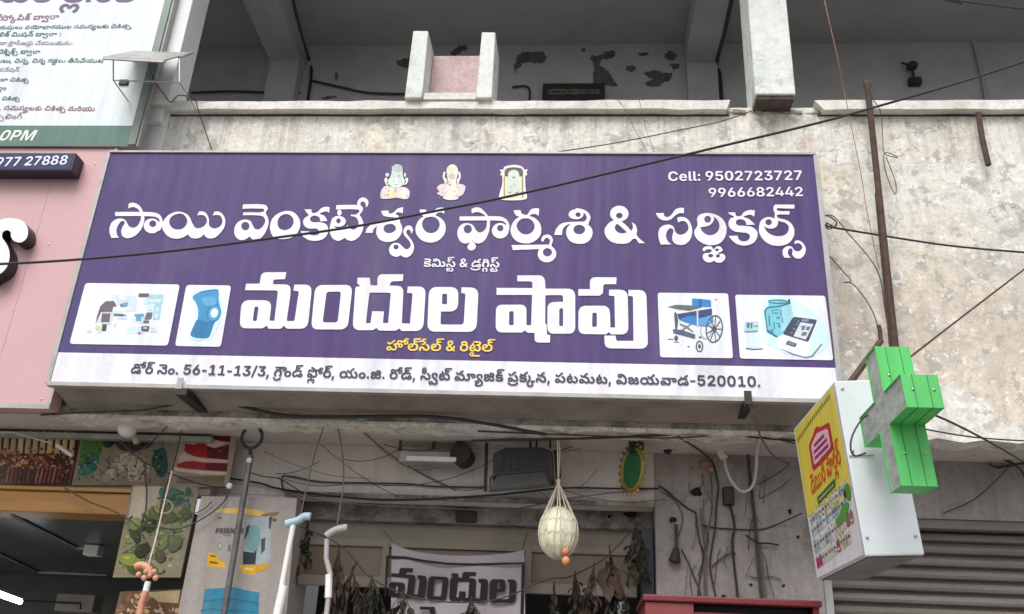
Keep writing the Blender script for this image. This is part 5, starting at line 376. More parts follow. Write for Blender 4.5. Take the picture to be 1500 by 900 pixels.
 '-26,-342 120,6 52,16 60,31 64,-43 48,-11 44,-1 56,18 58,44 -70,74 -28,-23 -28,-10 -32,2 -37,21 50,92 21,92 -1,96 -20,104 -43,104 -64,92 -82,77 -88,60 -70,-101 117,-88 47,-52 36,-56 40,-116 4,-132 -30,-93 -92,74 -88,31 -72,1 -36,-8 -64,-41 -26,-40 -11,-44 0,-40 15,-52 32,-40 30,-21|-2,-242 -52,19 -16,33 10,36 38,21 32,0 40,-13 79,-64 -51,-26',
 '383,-10 152,3 104,20 92,39 61,50 28,36 24,52 13,96 -17,92 -49,69 -48,32 -76,20 -76,-3 -52,-20 -38,-34 -23,-52 0,-48 35,-68 -6,-3 -128,3 21,60 -4,64 -28,52 -49,37 -60,13 -64,-5 -56,-20 -53,-41 -36,-60 -17,-88 8,-84 32,-72 58,-62 68,-39 92,-28|395,102 -104,15 -60,25 -46,36 -22,47 60,-12 60,4 56,20 36,30 4,-93 276,0 2,84 -42,23 -22,25 -8,24 4,32 18,22 28,10 44,-7 29,-25 20,-52 0,-52 -16,-56 -29,-41 -44,-28 -64,-20 -88,-11|203,306 -46,16 16,48 42,33 32,3 20,-7 21,-37 -7,-32 -34,-22',
 '130,-398 60,-1 68,17 48,37 21,43 7,68 -14,56 -37,56 -60,52 43,68 25,60 12,112 -21,96 -51,92 -81,82 -96,59 -70,-101 106,-69 65,-79 25,-84 -1,-56 -12,-52 -49,-89 -80,9 -76,-2 -60,-16 -36,-20 -45,-54 -13,-44 0,-36 26,-77 100,28 6,5 -12,56 17,36 41,22 60,1 -45,-91 -6,-44 6,-44 19,-40 26,-25 36,-20|150,-299 -30,21 -8,28 13,48 33,46 40,-38 18,-52 -14,-40 -24,-13',
 '161,-10 60,-1 52,12 36,21 40,42 68,-51 80,-24 52,0 68,16 36,20 40,38 68,-51 84,-23 52,0 60,13 44,23 40,38 60,-46 44,-19 64,-10 64,5 76,31 50,58 26,88 -6,100 -20,56 -49,72 -57,53 -76,49 -70,-106 78,-56 46,-52 23,-56 3,-56 -14,-44 -26,-21 -44,-8 -44,8 -48,27 -43,42 -12,108 -52,96 -65,65 -80,52 -69,-105 77,-56 37,-40 29,-56 6,-64 -14,-48 -26,-21 -48,-8 -40,8 -44,24 -48,45 -3,72 -19,64 -49,68 -51,40 48,40 24,64 -9,80 -37,53 -48,27 -64,13 -444,2 0,-106 416,0 32,-4 24,-13 10,-40 -9,-20 -21,-13 -214,-7 0,-96 102,-7 88,-36 62,-57 32,-76 0,-60 -13,-36 -25,-21 -44,-8 -60,23 -120,123 -52,36 -84,18 -52,-5 -36,-13 -40,-27 -28,-38 -17,-52 1,-44 15,-52 24,-36 41,-30|185,89 -29,21 -8,48 21,32 40,9 32,-16 38,-45 -38,-42 -20,-8',
 '110,-6 125,48 -35,60 -25,64 -9,68 4,48 16,44 26,34 44,26 40,8 48,-3 48,-20 33,-37 16,-40 7,-44 -7,-80 -21,-60 -41,-68 125,-48 41,84 20,64 12,100 -4,60 -12,48 -28,52 -37,40 -50,32 72,88 34,29 44,20 41,7 -9,108 -76,-11 -56,-27 -59,-54 -92,-112 -33,-21 -20,0 -26,17 -26,74 -126,-34 40,-96 -46,-38 -38,-50 -24,-60 -8,-64 16,-128',
 '-464,-398 48,-1 40,9 56,41 60,-38 56,-12 84,4 56,28 25,45 0,60 -25,41 -44,24 -68,1 -36,-16 -29,-38 -7,-58 -14,14 -14,36 -84,0 -19,-40 -33,-17 -36,12 -15,37 1,32 12,32 26,29 28,16 44,13 80,4 64,-9 88,-28 37,83 -125,33 -120,5 -96,-17 -68,-35 -33,-30 -29,-48 -12,-48 0,-44 12,-48 22,-35 28,-23|-172,-320 -6,26 14,22 28,3 16,-10 4,-19 -8,-13',
 '363,-10 168,3 76,12 88,28 52,31 41,42 28,52 12,52 1,64 -20,68 3,72 -8,56 -28,72 -37,51 -64,55 -80,38 -92,21 -110,3 -3,40 29,25 48,0 40,-35 93,26 -24,40 -29,29 -40,20 -44,8 -100,-11 -32,-17 -30,-29 -18,-56 3,-36 14,-36 -30,-28 -20,-36 -7,-40 7,-52 25,-39 40,-30 36,-12 60,-3 60,14 41,30 23,48 4,62 88,-49 45,-53 20,-56 -41,9 -60,0 -80,-28 -25,-21 -24,-40 -9,-36 1,-48 19,-52 28,-28 30,-16 76,-13 56,8 36,18 -2,-9 -30,-29 -40,-21 -112,-23 -184,0 -80,15 -48,21 -32,31 68,-10 80,15 48,33 29,60 0,60 -24,56 -49,41 -64,16 -84,-7 -68,-33 -53,-61 -21,-72 4,-72 13,-40 23,-44 34,-38 44,-31 60,-27 60,-17|203,250 -55,20 13,40 18,21 32,17 52,-5 21,-29 -7,-40 -34,-21|603,253 -24,12 -13,25 3,32 22,21 32,8 32,-4 45,-33 -8,-28 -25,-25 -24,-9|387,526 -34,16 -8,24 5,20 29,21 48,4 13,-33 -4,-28 -17,-18',
 '71,-11 128,40 -26,44 -18,56 9,44 29,16 40,-18 124,-128 68,-40 104,-15 56,8 48,20 57,53 33,88 0,88 -36,100 -70,85 -100,69 -73,-102 97,-75 30,-37 19,-44 7,-52 -7,-44 -21,-28 -40,-16 -48,7 -28,17 -120,122 -60,39 -40,12 -56,3 -76,-23 -53,-53 -20,-60 8,-92|181,429 80,-4 64,11 60,32 34,45 16,76 -13,76 -31,52 -58,41 -76,15 -72,-7 -52,-25 -29,-36 -9,-36 2,-40 11,-28 29,-29 40,-17 60,-6 52,7 45,17 -16,-36 -37,-21 -88,-4 -60,16 -29,-79|225,629 -18,8 -11,16 1,20 20,18 60,-1 42,-33 -38,-25',
 '161,-10 60,-1 52,12 36,21 40,42 56,-43 52,-25 52,-8 68,5 76,32 50,57 16,40 10,60 -10,100 -36,72 -76,68 38,29 26,43 8,40 -5,60 -19,40 -34,34 -40,20 -68,13 -4,17 7,28 29,18 44,-1 40,-35 92,26 -22,40 -50,41 -40,13 -68,3 -76,-20 -28,-21 -24,-36 -8,-73 -330,-3 2,-103 432,-1 35,-12 15,-28 -9,-36 -25,-14 -208,-4 -2,-98 130,-15 60,-28 40,-32 36,-49 18,-52 0,-60 -13,-36 -37,-26 -32,-3 -32,7 -43,30 -105,109 -52,36 -68,17 -84,-9 -40,-20 -41,-41 -20,-44 -4,-60 12,-48 25,-41 44,-33|185,89 -29,21 -8,48 21,32 40,9 32,-16 38,-45 -38,-42 -20,-8',
 '403,-10 124,-1 128,15 76,24 65,46 24,40 8,40 -8,52 -24,36 36,52 12,72 -19,60 -34,38 -44,23 -72,13 -72,-5 -68,-28 -38,-45 -8,-56 16,-52 44,-40 -6,-3 -164,3 21,60 -8,76 -31,48 -54,33 -48,9 -80,-9 -48,-20 -45,-37 -36,-60 -17,-88 9,-84 32,-72 65,-65 68,-37 96,-27|411,102 -92,11 -76,24 -58,41 -19,28 -3,19 60,-12 60,4 56,20 36,30 4,-93 216,0 109,12 -8,-36 -49,-29 -88,-16|691,289 -52,20 -33,29 -4,32 17,25 32,11 36,-2 33,-26 8,-24 -4,-28|203,306 -46,16 16,48 42,33 32,3 20,-7 21,-37 -7,-32 -34,-22',
 '271,-10 108,3 84,27 68,54 25,36 20,52 9,60 -8,92 -25,64 -45,56 26,32 16,36 6,56 -6,40 -21,40 -25,25 -44,23 -68,13 -5,15 4,28 29,22 52,-4 32,-32 92,24 -32,55 -60,36 -84,8 -84,-24 -45,-49 -11,-77 -216,-3 4,-103 304,0 40,-7 22,-26 -4,-40 -26,-18 -156,-9 -48,-12 -56,-28 -65,-65 -36,-80 -9,-64 4,-60 13,-48 29,-52 24,-28 52,-37 52,-21|287,102 -60,18 -40,38 -25,72 4,56 25,56 36,33 44,16 76,0 56,-25 33,-36 21,-60 0,-52 -20,-56 -38,-38 -48,-19',
 '261,-352 436,-1 2,101 -346,4 6,88 -29,60 -57,37 -40,7 -56,-3 -56,-23 -37,-42 -19,-60 7,-64 25,-44 40,-32 56,-20|229,-248 -48,11 -20,21 0,44 24,25 48,1 30,-26 5,-36 -6,-28 -9,-12|145,-8 64,-4 60,11 43,25 37,40 52,-41 48,-24 56,-11 64,3 68,24 57,53 33,88 0,92 -16,56 -24,44 -38,42 -41,30 51,48 20,64 -8,72 -20,36 -26,25 -48,24 -76,11 -425,0 1,-105 408,0 44,-5 18,-10 11,-24 0,-20 -25,-29 -32,-7 -184,0 -2,-100 90,-3 96,-35 70,-66 28,-76 0,-56 -18,-40 -36,-21 -40,-1 -52,25 -113,117 -59,40 -48,14 -52,2 -76,-22 -42,-34 -19,-28 -15,-44 -1,-48 13,-48 24,-39 32,-27|189,88 -32,20 -9,48 7,20 18,17 40,5 31,-18 36,-40 -35,-41 -28,-12',
 '179,-10 56,-1 56,12 43,25 41,46 60,-59 36,-17 52,-8 60,5 36,12 36,24 26,29 28,56 12,68 -4,72 -16,56 -32,60 -38,43 -52,38 -68,31 92,105 36,20 55,11 -7,107 -80,-10 -56,-28 -49,-45 -91,-110 -44,-31 -20,0 -20,13 -32,79 -123,-35 35,-88 -83,-56 -50,-60 -31,-76 -10,-88 13,-80 28,-56 49,-45|223,102 -28,10 -21,26 -11,40 -1,52 24,76 57,57 80,28 108,0 48,-11 40,-21 50,-53 16,-40 8,-56 -8,-60 -26,-37 -44,-12 -40,15 -28,38 -12,45 -116,0 -11,-45 -17,-27 -32,-23',
 '263,-352 432,-2 4,102 -348,4 9,80 -12,40 -21,31 -52,34 -40,7 -56,-2 -52,-21 -41,-41 -20,-56 5,-68 22,-44 46,-37 56,-20|231,-248 -48,11 -22,21 -3,36 29,34 48,0 30,-30 3,-36 -8,-28 -5,-7|147,-8 64,-4 60,12 40,23 40,42 64,-50 64,-24 92,0 80,32 53,61 25,92 -1,56 -11,56 -50,92 -64,65 -84,54 -70,-103 99,-76 45,-72 8,-44 -4,-52 -24,-36 -26,-13 -48,1 -40,19 -124,126 -64,40 -88,11 -44,-7 -48,-23 -32,-31 -21,-35 -9,-36 1,-56 12,-40 24,-36 37,-29|191,88 -36,24 -6,48 9,20 17,14 40,4 28,-16 37,-42 -41,-45|178,400 145,3 48,16 38,25 27,40 12,44 -4,64 -20,44 -49,41 -72,21 -316,4 0,-107 288,-1 28,-5 17,-13 8,-40 -17,-26 -40,-10 -92,-1',
 '247,-10 132,3 68,16 48,24 29,25 24,40 8,48 -4,40 -20,48 -45,37 -76,24 -208,18 -32,21 -5,20 8,20 21,13 44,8 100,-4 40,-15 36,-43 123,29 -30,56 -50,48 18,68 -5,61 98,-1 -12,-52 5,-52 24,-48 29,-26 72,-23 92,12 56,42 17,27 12,44 -7,80 -42,58 -56,30 -76,13 -635,-1 3,-103 244,0 40,-7 22,-22 -1,-40 -17,-17 -32,-8 -136,-2 -4,-11 -40,-12 -48,-28 -30,-34 -15,-36 -4,-32 9,-48 15,-28 37,-33 104,-32 188,-17 32,-22 4,-24 -16,-25 -28,-12 -56,-7 -80,3 -48,12 -33,25 -23,34 -121,-34 32,-60 53,-49 68,-28|691,485 -25,17 -12,24 0,40 13,29 76,-12 18,-17 7,-20 -4,-32 -15,-20 -22,-10',
 '110,-6 125,48 -35,60 -25,64 -9,68 4,48 16,44 26,34 44,26 40,8 48,-3 48,-20 33,-37 16,-40 7,-44 -7,-80 -21,-60 -41,-68 125,-48 44,92 25,100 0,116 -21,68 -35,52 -65,49 -80,24 -108,9 -14,10 -8,20 4,24 30,18 176,2 4,100 -196,6 -22,18 -3,28 17,22 36,8 332,1 0,102 -372,-4 -72,-23 -42,-38 -15,-40 -1,-44 17,-44 37,-44 -30,-32 -16,-44 0,-44 19,-48 -47,-44 -32,-48 -20,-52 -8,-64 16,-128',
 '67,2 145,0 1,236 160,2 72,12 72,37 49,49 37,88 5,64 -5,52 -32,80 -66,65 -64,29 -68,11 -306,-1|213,358 0,248 152,-2 59,-30 23,-32 12,-48 -8,-60 -24,-40 -26,-20 -36,-13',
 '67,2 144,0 -2,582 67,-230 127,-352 118,-2 130,350 70,243 -4,-591 144,-1 2,725 -224,0 -123,-352 -51,-203 -51,207 -124,348 -221,2',
 '179,-10 56,-1 56,11 48,29 36,39 44,-40 36,-20 108,-20 76,5 40,12 44,28 20,25 22,60 0,52 -9,32 -41,54 -60,27 -80,0 -64,-31 -21,-26 -16,-40 1,-69 -29,29 -19,51 -108,0 -28,-70 -20,-17 -32,-9 -48,15 -25,46 -3,68 23,72 41,46 52,28 72,16 112,-1 76,-16 109,-41 57,100 -53,24 24,56 1,68 -25,56 -37,33 -48,20 -64,9 -389,-2 1,-102 380,-1 43,-9 19,-28 -4,-36 -26,-18 -200,-9 -112,-27 -80,-45 -57,-61 -24,-44 -16,-56 -4,-92 12,-60 20,-44 29,-37 44,-28|579,93 -16,37 7,36 33,20 40,-8 17,-28 -8,-36 -25,-17',
 '271,-10 72,-1 84,16 52,24 56,47 80,-63 84,-24 56,0 56,12 52,28 32,35 56,-43 52,-24 76,-9 80,13 64,39 46,70 14,80 -11,92 -28,64 -41,55 -64,58 -68,39 -67,-104 74,-52 46,-52 24,-52 5,-72 -17,-40 -21,-17 -36,-8 -52,8 -44,24 -48,45 -11,100 -51,100 -58,61 -92,60 -69,-101 73,-54 46,-50 27,-56 5,-60 -12,-44 -22,-22 -40,-11 -36,3 -56,26 -57,52 3,84 -17,76 -32,60 -45,45 -56,32 -60,16 -96,4 -68,-12 -80,-41 -56,-60 -33,-76 -8,-100 21,-84 48,-68 80,-50|287,102 -56,15 -45,41 -24,68 4,56 20,48 41,38 60,18 64,-3 48,-20 41,-45 17,-52 -4,-68 -21,-44 -37,-33 -44,-16',
 '271,-10 124,6 44,13 52,28 37,33 28,40 20,52 9,48 -8,104 -21,56 -30,44 -2,100 -27,76 -30,39 -48,38 -64,24 -56,6 -12,21 3,36 33,21 48,-4 32,-33 92,24 -10,28 -34,38 -32,20 -40,11 -104,-4 -44,-20 -33,-33 -17,-48 11,-72 -58,-40 -32,-64 0,-72 28,-60 -65,-76 -23,-60 -8,-48 0,-52 12,-60 41,-75 36,-34 48,-28|287,102 -60,18 -40,38 -25,72 4,56 25,56 36,33 44,16 76,0 56,-25 33,-36 21,-60 0,-52 -20,-56 -38,-38 -48,-19|399,490 -76,10 -92,-8 -14,22 2,40 20,26 28,10 76,-7 49,-41 19,-52',
 '161,-10 60,-1 52,12 36,21 40,42 68,-50 56,-21 76,-4 68,16 40,23 33,34 24,44 12,48 -3,124 -34,116 112,0 -9,-76 9,-40 20,-36 56,-41 76,-10 72,17 54,50 20,60 0,44 -12,44 -20,32 -30,26 -68,27 -72,8 -260,1 -59,70 -89,81 -112,76 -84,39 -56,-108 128,-71 107,-85 -379,-2 -2,-102 450,-4 24,-40 25,-68 9,-52 0,-68 -16,-40 -22,-18 -28,-7 -40,4 -40,23 -116,119 -52,36 -84,18 -76,-13 -52,-32 -28,-38 -16,-52 -1,-44 12,-44 32,-48 37,-26|185,89 -29,21 -8,48 21,32 40,9 32,-16 38,-45 -38,-42 -20,-8|937,282 -28,11 -18,25 -3,40 13,35 64,-6 34,-29 4,-32 -13,-28 -21,-13',
 '67,2 145,0 1,278 298,2 -2,118 -297,2 0,200 5,5 324,0 0,121 -474,-2',
 '67,2 145,0 0,256 5,3 116,-1 140,-260 160,2 -153,280 53,35 38,41 24,48 12,60 0,60 -20,72 -37,56 -41,33 -60,27 -72,13 -310,-1|213,380 0,226 156,-3 36,-12 34,-29 15,-32 5,-52 -12,-44 -26,-30 -64,-23',
 '37,2 400,0 -2,119 -126,5 0,476 128,8 -2,118 -398,-2 2,-119 124,0 2,-5 -1,-480 -125,-1',
 '67,2 485,0 -3,119 -332,0 -5,5 1,181 314,3 -2,116 -312,2 0,178 336,1 0,121 -482,-2',
 '67,2 149,0 -7,541 91,-173 231,-368 164,0 -2,725 -146,-1 6,-543 -75,147 -247,396 -164,0',
 '67,2 290,-1 72,11 104,45 48,39 34,42 32,60 20,68 8,80 -5,96 -19,76 -29,60 -39,52 -50,41 -72,36 -68,16 -326,3|213,126 -1,472 121,4 88,-19 58,-41 40,-76 12,-72 0,-60 -24,-104 -42,-58 -52,-31 -76,-15',
 '292,-9 112,3 100,32 40,28 34,37 19,36 13,48 0,64 -9,32 -20,40 -33,37 -92,52 -196,58 -44,41 -5,40 21,43 36,23 64,10 52,-6 36,-16 26,-26 18,-45 137,1 -15,76 -54,74 -76,44 -92,20 -112,-8 -92,-37 -65,-61 -23,-48 -9,-44 1,-48 11,-44 25,-40 36,-33 80,-40 188,-53 40,-24 18,-26 0,-48 -18,-30 -40,-28 -60,-12 -64,4 -48,20 -32,34 -20,52 -136,0 15,-88 21,-40 32,-37 84,-48',
]
LINES = {
 'phone1': '8920;0,0,0 1,739,0 2,1334,0 2,1641,0 3,1947,0 4,2456,0 5,3102,0 6,3749,0 7,4395,0 8,5042,0 7,5688,0 9,6335,0 8,6981,0 7,7627,0 8,8274,0',
 'phone2': '6465;4,0,0 4,646,0 10,1293,0 10,1939,0 10,2586,0 11,3232,0 7,3879,0 12,4525,0 12,5172,0 7,5818,0',
 'chem': '5778;13,0,0 14,580,0 15,1703,0 16,2340,0 17,2701,0 18,3611,0 19,4351,0 20,4405,0 21,4912,0 15,5019,0 16,5656,0',
 'whole': '7019;22,0,0 23,1392,0 24,2151,0 23,2910,0 17,3908,0 25,4818,0 26,5437,0 23,6261,0',
 'addr': '42483;27,0,0 28,1007,0 29,1866,0 30,2625,0 31,3165,0 5,3673,0 10,4320,0 32,4876,0 33,5433,0 33,6079,0 32,6636,0 33,7192,0 9,7839,0 34,8485,0 9,8872,0 35,9518,0 36,10027,0 37,10610,0 30,10742,0 38,11282,0 39,12316,0 40,12962,0 28,13409,0 35,14028,0 41,14537,0 30,15853,0 31,16394,0 42,16662,0 31,17446,0 43,17955,0 38,18743,0 35,19536,0 44,20045,0 45,20793,0 46,21290,0 47,22354,0 48,23814,0 42,24311,0 49,25095,0 50,25914,0 51,26677,0 52,26677,0 53,27257,0 54,27779,0 35,28538,0 50,29047,0 55,29810,0 56,30634,0 55,31746,0 35,32570,0 57,33079,0 58,33852,0 41,34636,0 59,35953,0 18,37075,0 32,37779,0 5,38335,0 7,38982,0 6,39628,0 6,40275,0 33,40921,0 6,41568,0 31,42214,0',
 'c0': '4684;60,0,0 41,580,0 28,1896,0 61,2755,0 62,3307,0 63,3335,0 49,4104,0',
 'c1': '8505;64,0,0 50,1094,0 43,1857,0 65,2710,0 53,3797,0 66,4319,0 49,5082,0 67,5902,0 45,7017,0 68,7514,0',
 'c2': '21525;44,0,0 69,701,0 70,759,0 71,1517,0 35,1866,0 72,2374,0 73,3438,0 71,4057,0 74,4405,0 71,5169,0 70,5517,0 71,6276,0 75,6864,0 76,7627,0 77,9292,0 73,10441,0 56,11060,0 71,12172,0 70,12521,0 78,13519,0 56,14278,0 78,15390,0 48,16138,0 70,16635,0 52,17393,0 71,17973,0 79,18562,0 61,19392,0 80,19971,0 81,20813,0 35,21256,0',
 'c3': '9809;82,0,0 83,1112,0 19,1852,0 84,2219,0 49,2993,0 14,3813,0 74,4935,0 85,5699,0 67,6698,0 45,7813,0 68,8310,0 3,9541,0',
 'c4': '12844;86,0,0 52,759,0 71,1338,0 30,1687,0 83,2227,0 87,3574,0 51,4285,0 44,4636,0 58,5395,0 73,6179,0 62,6766,0 71,6798,0 88,7386,0 41,8209,0 89,9526,0 18,10327,0 71,11120,0 54,11469,0 71,12227,0 31,12576,0',
 'c5': '8048;86,0,0 58,759,0 28,1542,0 90,2401,0 61,3225,0 91,3805,0 49,4182,0 81,4762,0 67,5445,0 45,6561,0 68,7058,0',
 'c6': '17868;92,0,0 73,890,0 93,1489,0 94,1821,0 70,3281,0 70,4040,0 71,4798,0 35,5147,0 79,5655,0 54,6486,0 91,7195,0 35,7573,0 79,8082,0 54,8912,0 91,9621,0 95,10239,0 18,10854,0 96,11502,0 70,11647,0 71,12406,0 97,12994,0 98,13857,0 99,14616,0 41,15379,0 71,16696,0 55,17044,0',
 'c7': '3780;100,0,0 50,876,0 101,1639,0 74,2258,0 85,3021,0',
 'c8': '5930;66,0,0 78,763,0 16,1400,0 71,1522,0 64,1870,0 79,3235,0 61,4065,0 80,4645,0 81,5486,0',
 'c9': '2525;102,0,0 103,763,0 48,1510,0 30,1985,0',
 'c10': '4621;70,0,0 52,759,0 71,1338,0 79,1927,0 61,2757,0 80,3336,0 81,4178,0',
 'c11': '13827;104,0,0 23,763,0 81,1501,0 35,1945,0 78,2453,0 56,3212,0 78,4324,0 48,5072,0 70,5569,0 52,6328,0 71,6907,0 79,7496,0 61,8326,0 80,8906,0 81,9747,0 56,10430,0 25,11543,0 41,12162,0 71,13478,0',
 'c12': '3951;105,0,0 29,845,0 81,1586,0 84,2029,0 30,2796,0 106,3336,0',
 'pm': '2224;6,0,0 107,646,0 108,1294,0',
 'plate': '6705;6,0,0 11,646,0 4,1293,0 8,1939,0 8,2586,0 7,3472,0 8,4119,0 11,4765,0 11,5412,0 11,6058,0',
 'dairy': '5322;109,0,0 110,794,0 111,2110,0 112,2969,0 73,4084,0 62,4671,0 28,4703,0',
 'friends': '4462;113,0,0 114,587,0 115,1243,0 116,1717,0 117,2324,0 118,3086,0 119,3808,0',
}
def unpack(s, sc=1.0):
    out = []
    for c in s.split('|'):
        if not c: continue
        x = y = 0; P = []
        for t in c.split():
            dx, dy = t.split(','); x += int(dx); y += int(dy); P.append((x / sc, y / sc))
        out.append(P)
    return out
_tri = {}
def glyph(i):
    if i not in _tri:
        V, F = [], []
        for grp in groups([[Vector((x, y, 0)) for x, y in c] for c in unpack(GLYPHS[i])]):
            o = len(V); V += [p for c in grp for p in c]; F += [tuple(o + k for k in t) for t in tessellate_polygon(grp)]
        _tri[i] = (V, F)
    return _tri[i]
def text(mb, key, O, U, Vv, col, toward=Vector((0, -1, 0))):
    """set a line of lettering: O start of the baseline, U along it per unit, Vv up per unit"""
    w, r = LINES[key].split(';')
    for k, t in enumerate(r.split()):
        g, gx, gy = map(int, t.split(',')); P, T = glyph(g)
        off = toward * (0.0002 * (k % 9))
        mb.add([O + U * (p.x + gx) + Vv * (p.y + gy) + off for p in P], [tuple(f) for f in T], col)
def line_px(mb, key, p0, p1, Y, col, aspect=1.0, shear=0.0):
    w = int(LINES[key].split(';')[0]); a, b = at(*p0, Y), at(*p1, Y); U = (b - a) / w
    text(mb, key, a, U, Vector((0, 0, U.length * aspect)) + U * shear, col)
def zp(o, Y):
    """map zoomed-view coordinates (origin x, y, scale) onto the plane at depth Y"""
    ox, oy, s = o
    return lambda x, y: at(ox + x / s, oy + y / s, Y)
def layers(items):
    """stack height of each printed shape: one more than the shapes already lying under it"""
    bb, lay = [], []
    for it in items:
        xs, ys = [p[0] for p in it[1]], [p[1] for p in it[1]]; b = (min(xs), max(xs), min(ys), max(ys))
        lay.append(1 + max([l for l, c in zip(lay, bb) if b[0] < c[1] and c[0] < b[1] and b[2] < c[3] and c[2] < b[3]], default=-1)); bb.append(b)
    return lay
def art(mb, o, Y, items, step=0.0002):
    """flat printed artwork: each item (colour, outline [, holes...]) laid over the ones before"""
    for l, it in zip(layers(items), items): mb.fill(it[1:], zp(o, Y - min(step, .0002) * l), it[0])

# materials
m_plaster = plaster_mat('limewashed_plaster', (0.83, 0.82, 0.78), (0.62, 0.62, 0.59), (0.38, 0.36, 0.32), 0.57, 0.35, 0.5,
                        region=(1.30, 4.10, 3.17, (0.70, 0.62, 0.53), (0.47, 0.40, 0.33)), fine=0.62, st=0.7, warm=(0.74, 0.67, 0.53), drip=True)
m_coping = plaster_mat('coping_plaster', (0.80, 0.79, 0.75), (0.64, 0.63, 0.59), (0.38, 0.36, 0.32), 0.6, 0.3, 0.4, fine=0.45, st=0.6)
m_column = plaster_mat('column_paint', (0.80, 0.80, 0.78), (0.66, 0.71, 0.68), (0.36, 0.46, 0.42), 0.55, 0.2, 0.4, fine=0.4, st=0.7)
m_white_wall = plaster_mat('white_paint', (0.82, 0.83, 0.84), (0.78, 0.79, 0.80), (0.60, 0.59, 0.57), 0.68, 0.1, 0.1, fine=0.1)
m_shopwall = plaster_mat('pinkish_wall_paint', (0.66, 0.60, 0.565), (0.58, 0.53, 0.50), (0.40, 0.365, 0.34), 0.62, 0.25, 0.2, fine=0.2, st=0.5)  # the pinkish shop wall's own paint
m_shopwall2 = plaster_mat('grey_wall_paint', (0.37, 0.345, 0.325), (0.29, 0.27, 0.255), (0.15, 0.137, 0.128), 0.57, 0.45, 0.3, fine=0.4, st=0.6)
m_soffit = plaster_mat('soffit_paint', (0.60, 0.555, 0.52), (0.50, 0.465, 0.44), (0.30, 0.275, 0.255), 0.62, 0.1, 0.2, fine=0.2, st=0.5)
m_raw = plaster_mat('raw_concrete', (0.40, 0.38, 0.34), (0.25, 0.24, 0.215), (0.09, 0.085, 0.08), 0.48, 0.4, 1.0)
m_balcony = mat('balcony_grey_paint', (0.44, 0.44, 0.45), 0.85, 0.10, 2.2, 0.15)
m_ceiling = mat('balcony_ceiling_paint', (0.37, 0.38, 0.385), 0.85, 0.07, 1.6, 0.1)
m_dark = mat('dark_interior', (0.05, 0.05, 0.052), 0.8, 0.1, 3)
m_brick = mat('broken_brick', (0.50, 0.42, 0.38), 0.95, 0.2, 18, 0.8, col2=(0.20, 0.16, 0.14))
m_pinkpanel = mat('pink_panel', (0.60, 0.355, 0.372), 0.42, 0.05, 1.2, col2=(0.55, 0.345, 0.365), detail=3)
m_print = print_mat('printed_vinyl', 0.42, 0.075, 0.035, 0.0)
m_letter = print_mat('lettering_vinyl', 0.45, 0.06, 0.03, 0.30)
m_poster = print_mat('poster_print', 0.5, 0.07, 0.08, 0.15)
m_cab = mat('sign_cabinet_metal', (0.30, 0.265, 0.225), 0.7, 0.16, 5, 0.2)
m_trim = mat('grey_metal_trim', (0.42, 0.41, 0.40), 0.5, 0.12, 8, metal=0.2)
m_rust = mat('rusty_iron', (0.105, 0.062, 0.045), 0.85, 0.2, 22, 0.5, col2=(0.045, 0.03, 0.026))
m_black = mat('black_rubber', (0.022, 0.022, 0.023), 0.55, 0.1, 20)
m_grime = mat('grimy_cable', (0.07, 0.062, 0.055), 0.8, 0.2, 25)
m_wire = mat('dusty_wire', (0.17, 0.145, 0.125), 0.8, 0.2, 25)
m_red_wire = mat('faded_red_wire', (0.42, 0.20, 0.18), 0.7, 0.1, 20)
m_whitecable = mat('white_cable', (0.60, 0.58, 0.55), 0.5, 0.06, 30)
m_whiteplastic = mat('white_plastic', (0.74, 0.73, 0.71), 0.4, 0.05, 12)
m_green = mat('green_acrylic', (0.10, 0.55, 0.14), 0.5, 0.07, 9, stretch=(2, 2, .5))
m_grey_led = mat('led_panel_grey', (0.52, 0.56, 0.52), 0.6, 0.2, 14, col2=(0.30, 0.34, 0.30), stretch=(1, 1, 2.5))
m_box = mat('white_sheet_metal', (0.67, 0.72, 0.75), 0.5, 0.06, 3.5, metal=0.0)
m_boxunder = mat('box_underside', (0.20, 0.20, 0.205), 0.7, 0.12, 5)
m_steel = mat('brushed_steel', (0.50, 0.50, 0.50), 0.35, 0.15, 30, metal=0.8)
m_tray = mat('galvanised_tray', (0.40, 0.40, 0.385), 0.5, 0.14, 12, metal=0.4)
m_shutter = mat('shutter_paint', (0.20, 0.178, 0.16), 0.55, 0.14, 5, 0.15, stretch=(0.4, 1, 3))
m_orange = mat('varnished_orange_beam', (0.36, 0.18, 0.036), 0.45, 0.16, 4, stretch=(0.3, 1, 5), col2=(0.24, 0.105, 0.024))
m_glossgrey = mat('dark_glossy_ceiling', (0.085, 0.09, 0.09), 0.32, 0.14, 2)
m_beige = mat('beige_board', (0.36, 0.32, 0.272), 0.7, 0.1, 3, 0.05)
m_brownboard = mat('brown_board', (0.29, 0.23, 0.175), 0.65, 0.1, 2.5)
m_bluepost = mat('dark_blue_post', (0.05, 0.06, 0.085), 0.5, 0.1, 4)
m_red = mat('red_paint', (0.17, 0.018, 0.027), 0.5, 0.12, 3)
m_red2 = mat('faded_red_panel', (0.24, 0.045, 0.05), 0.55, 0.1, 3)
m_gourd = mat('pale_gourd_skin', (0.83, 0.80, 0.66), 0.55, 0.08, 14, 0.4, col2=(0.66, 0.71, 0.47), stretch=(2.4, 2.4, 0.3))
m_string = mat('cotton_string', (0.74, 0.68, 0.56), 0.9, 0.1, 40)
m_bead = mat('orange_bead', (0.66, 0.30, 0.14), 0.6, 0.08, 20)
m_gold = mat('gold_trim', (0.42, 0.31, 0.08), 0.5, 0.18, 26, metal=0.4)
m_dgreen = mat('green_plaque', (0.022, 0.16, 0.06), 0.4, 0.1, 10)
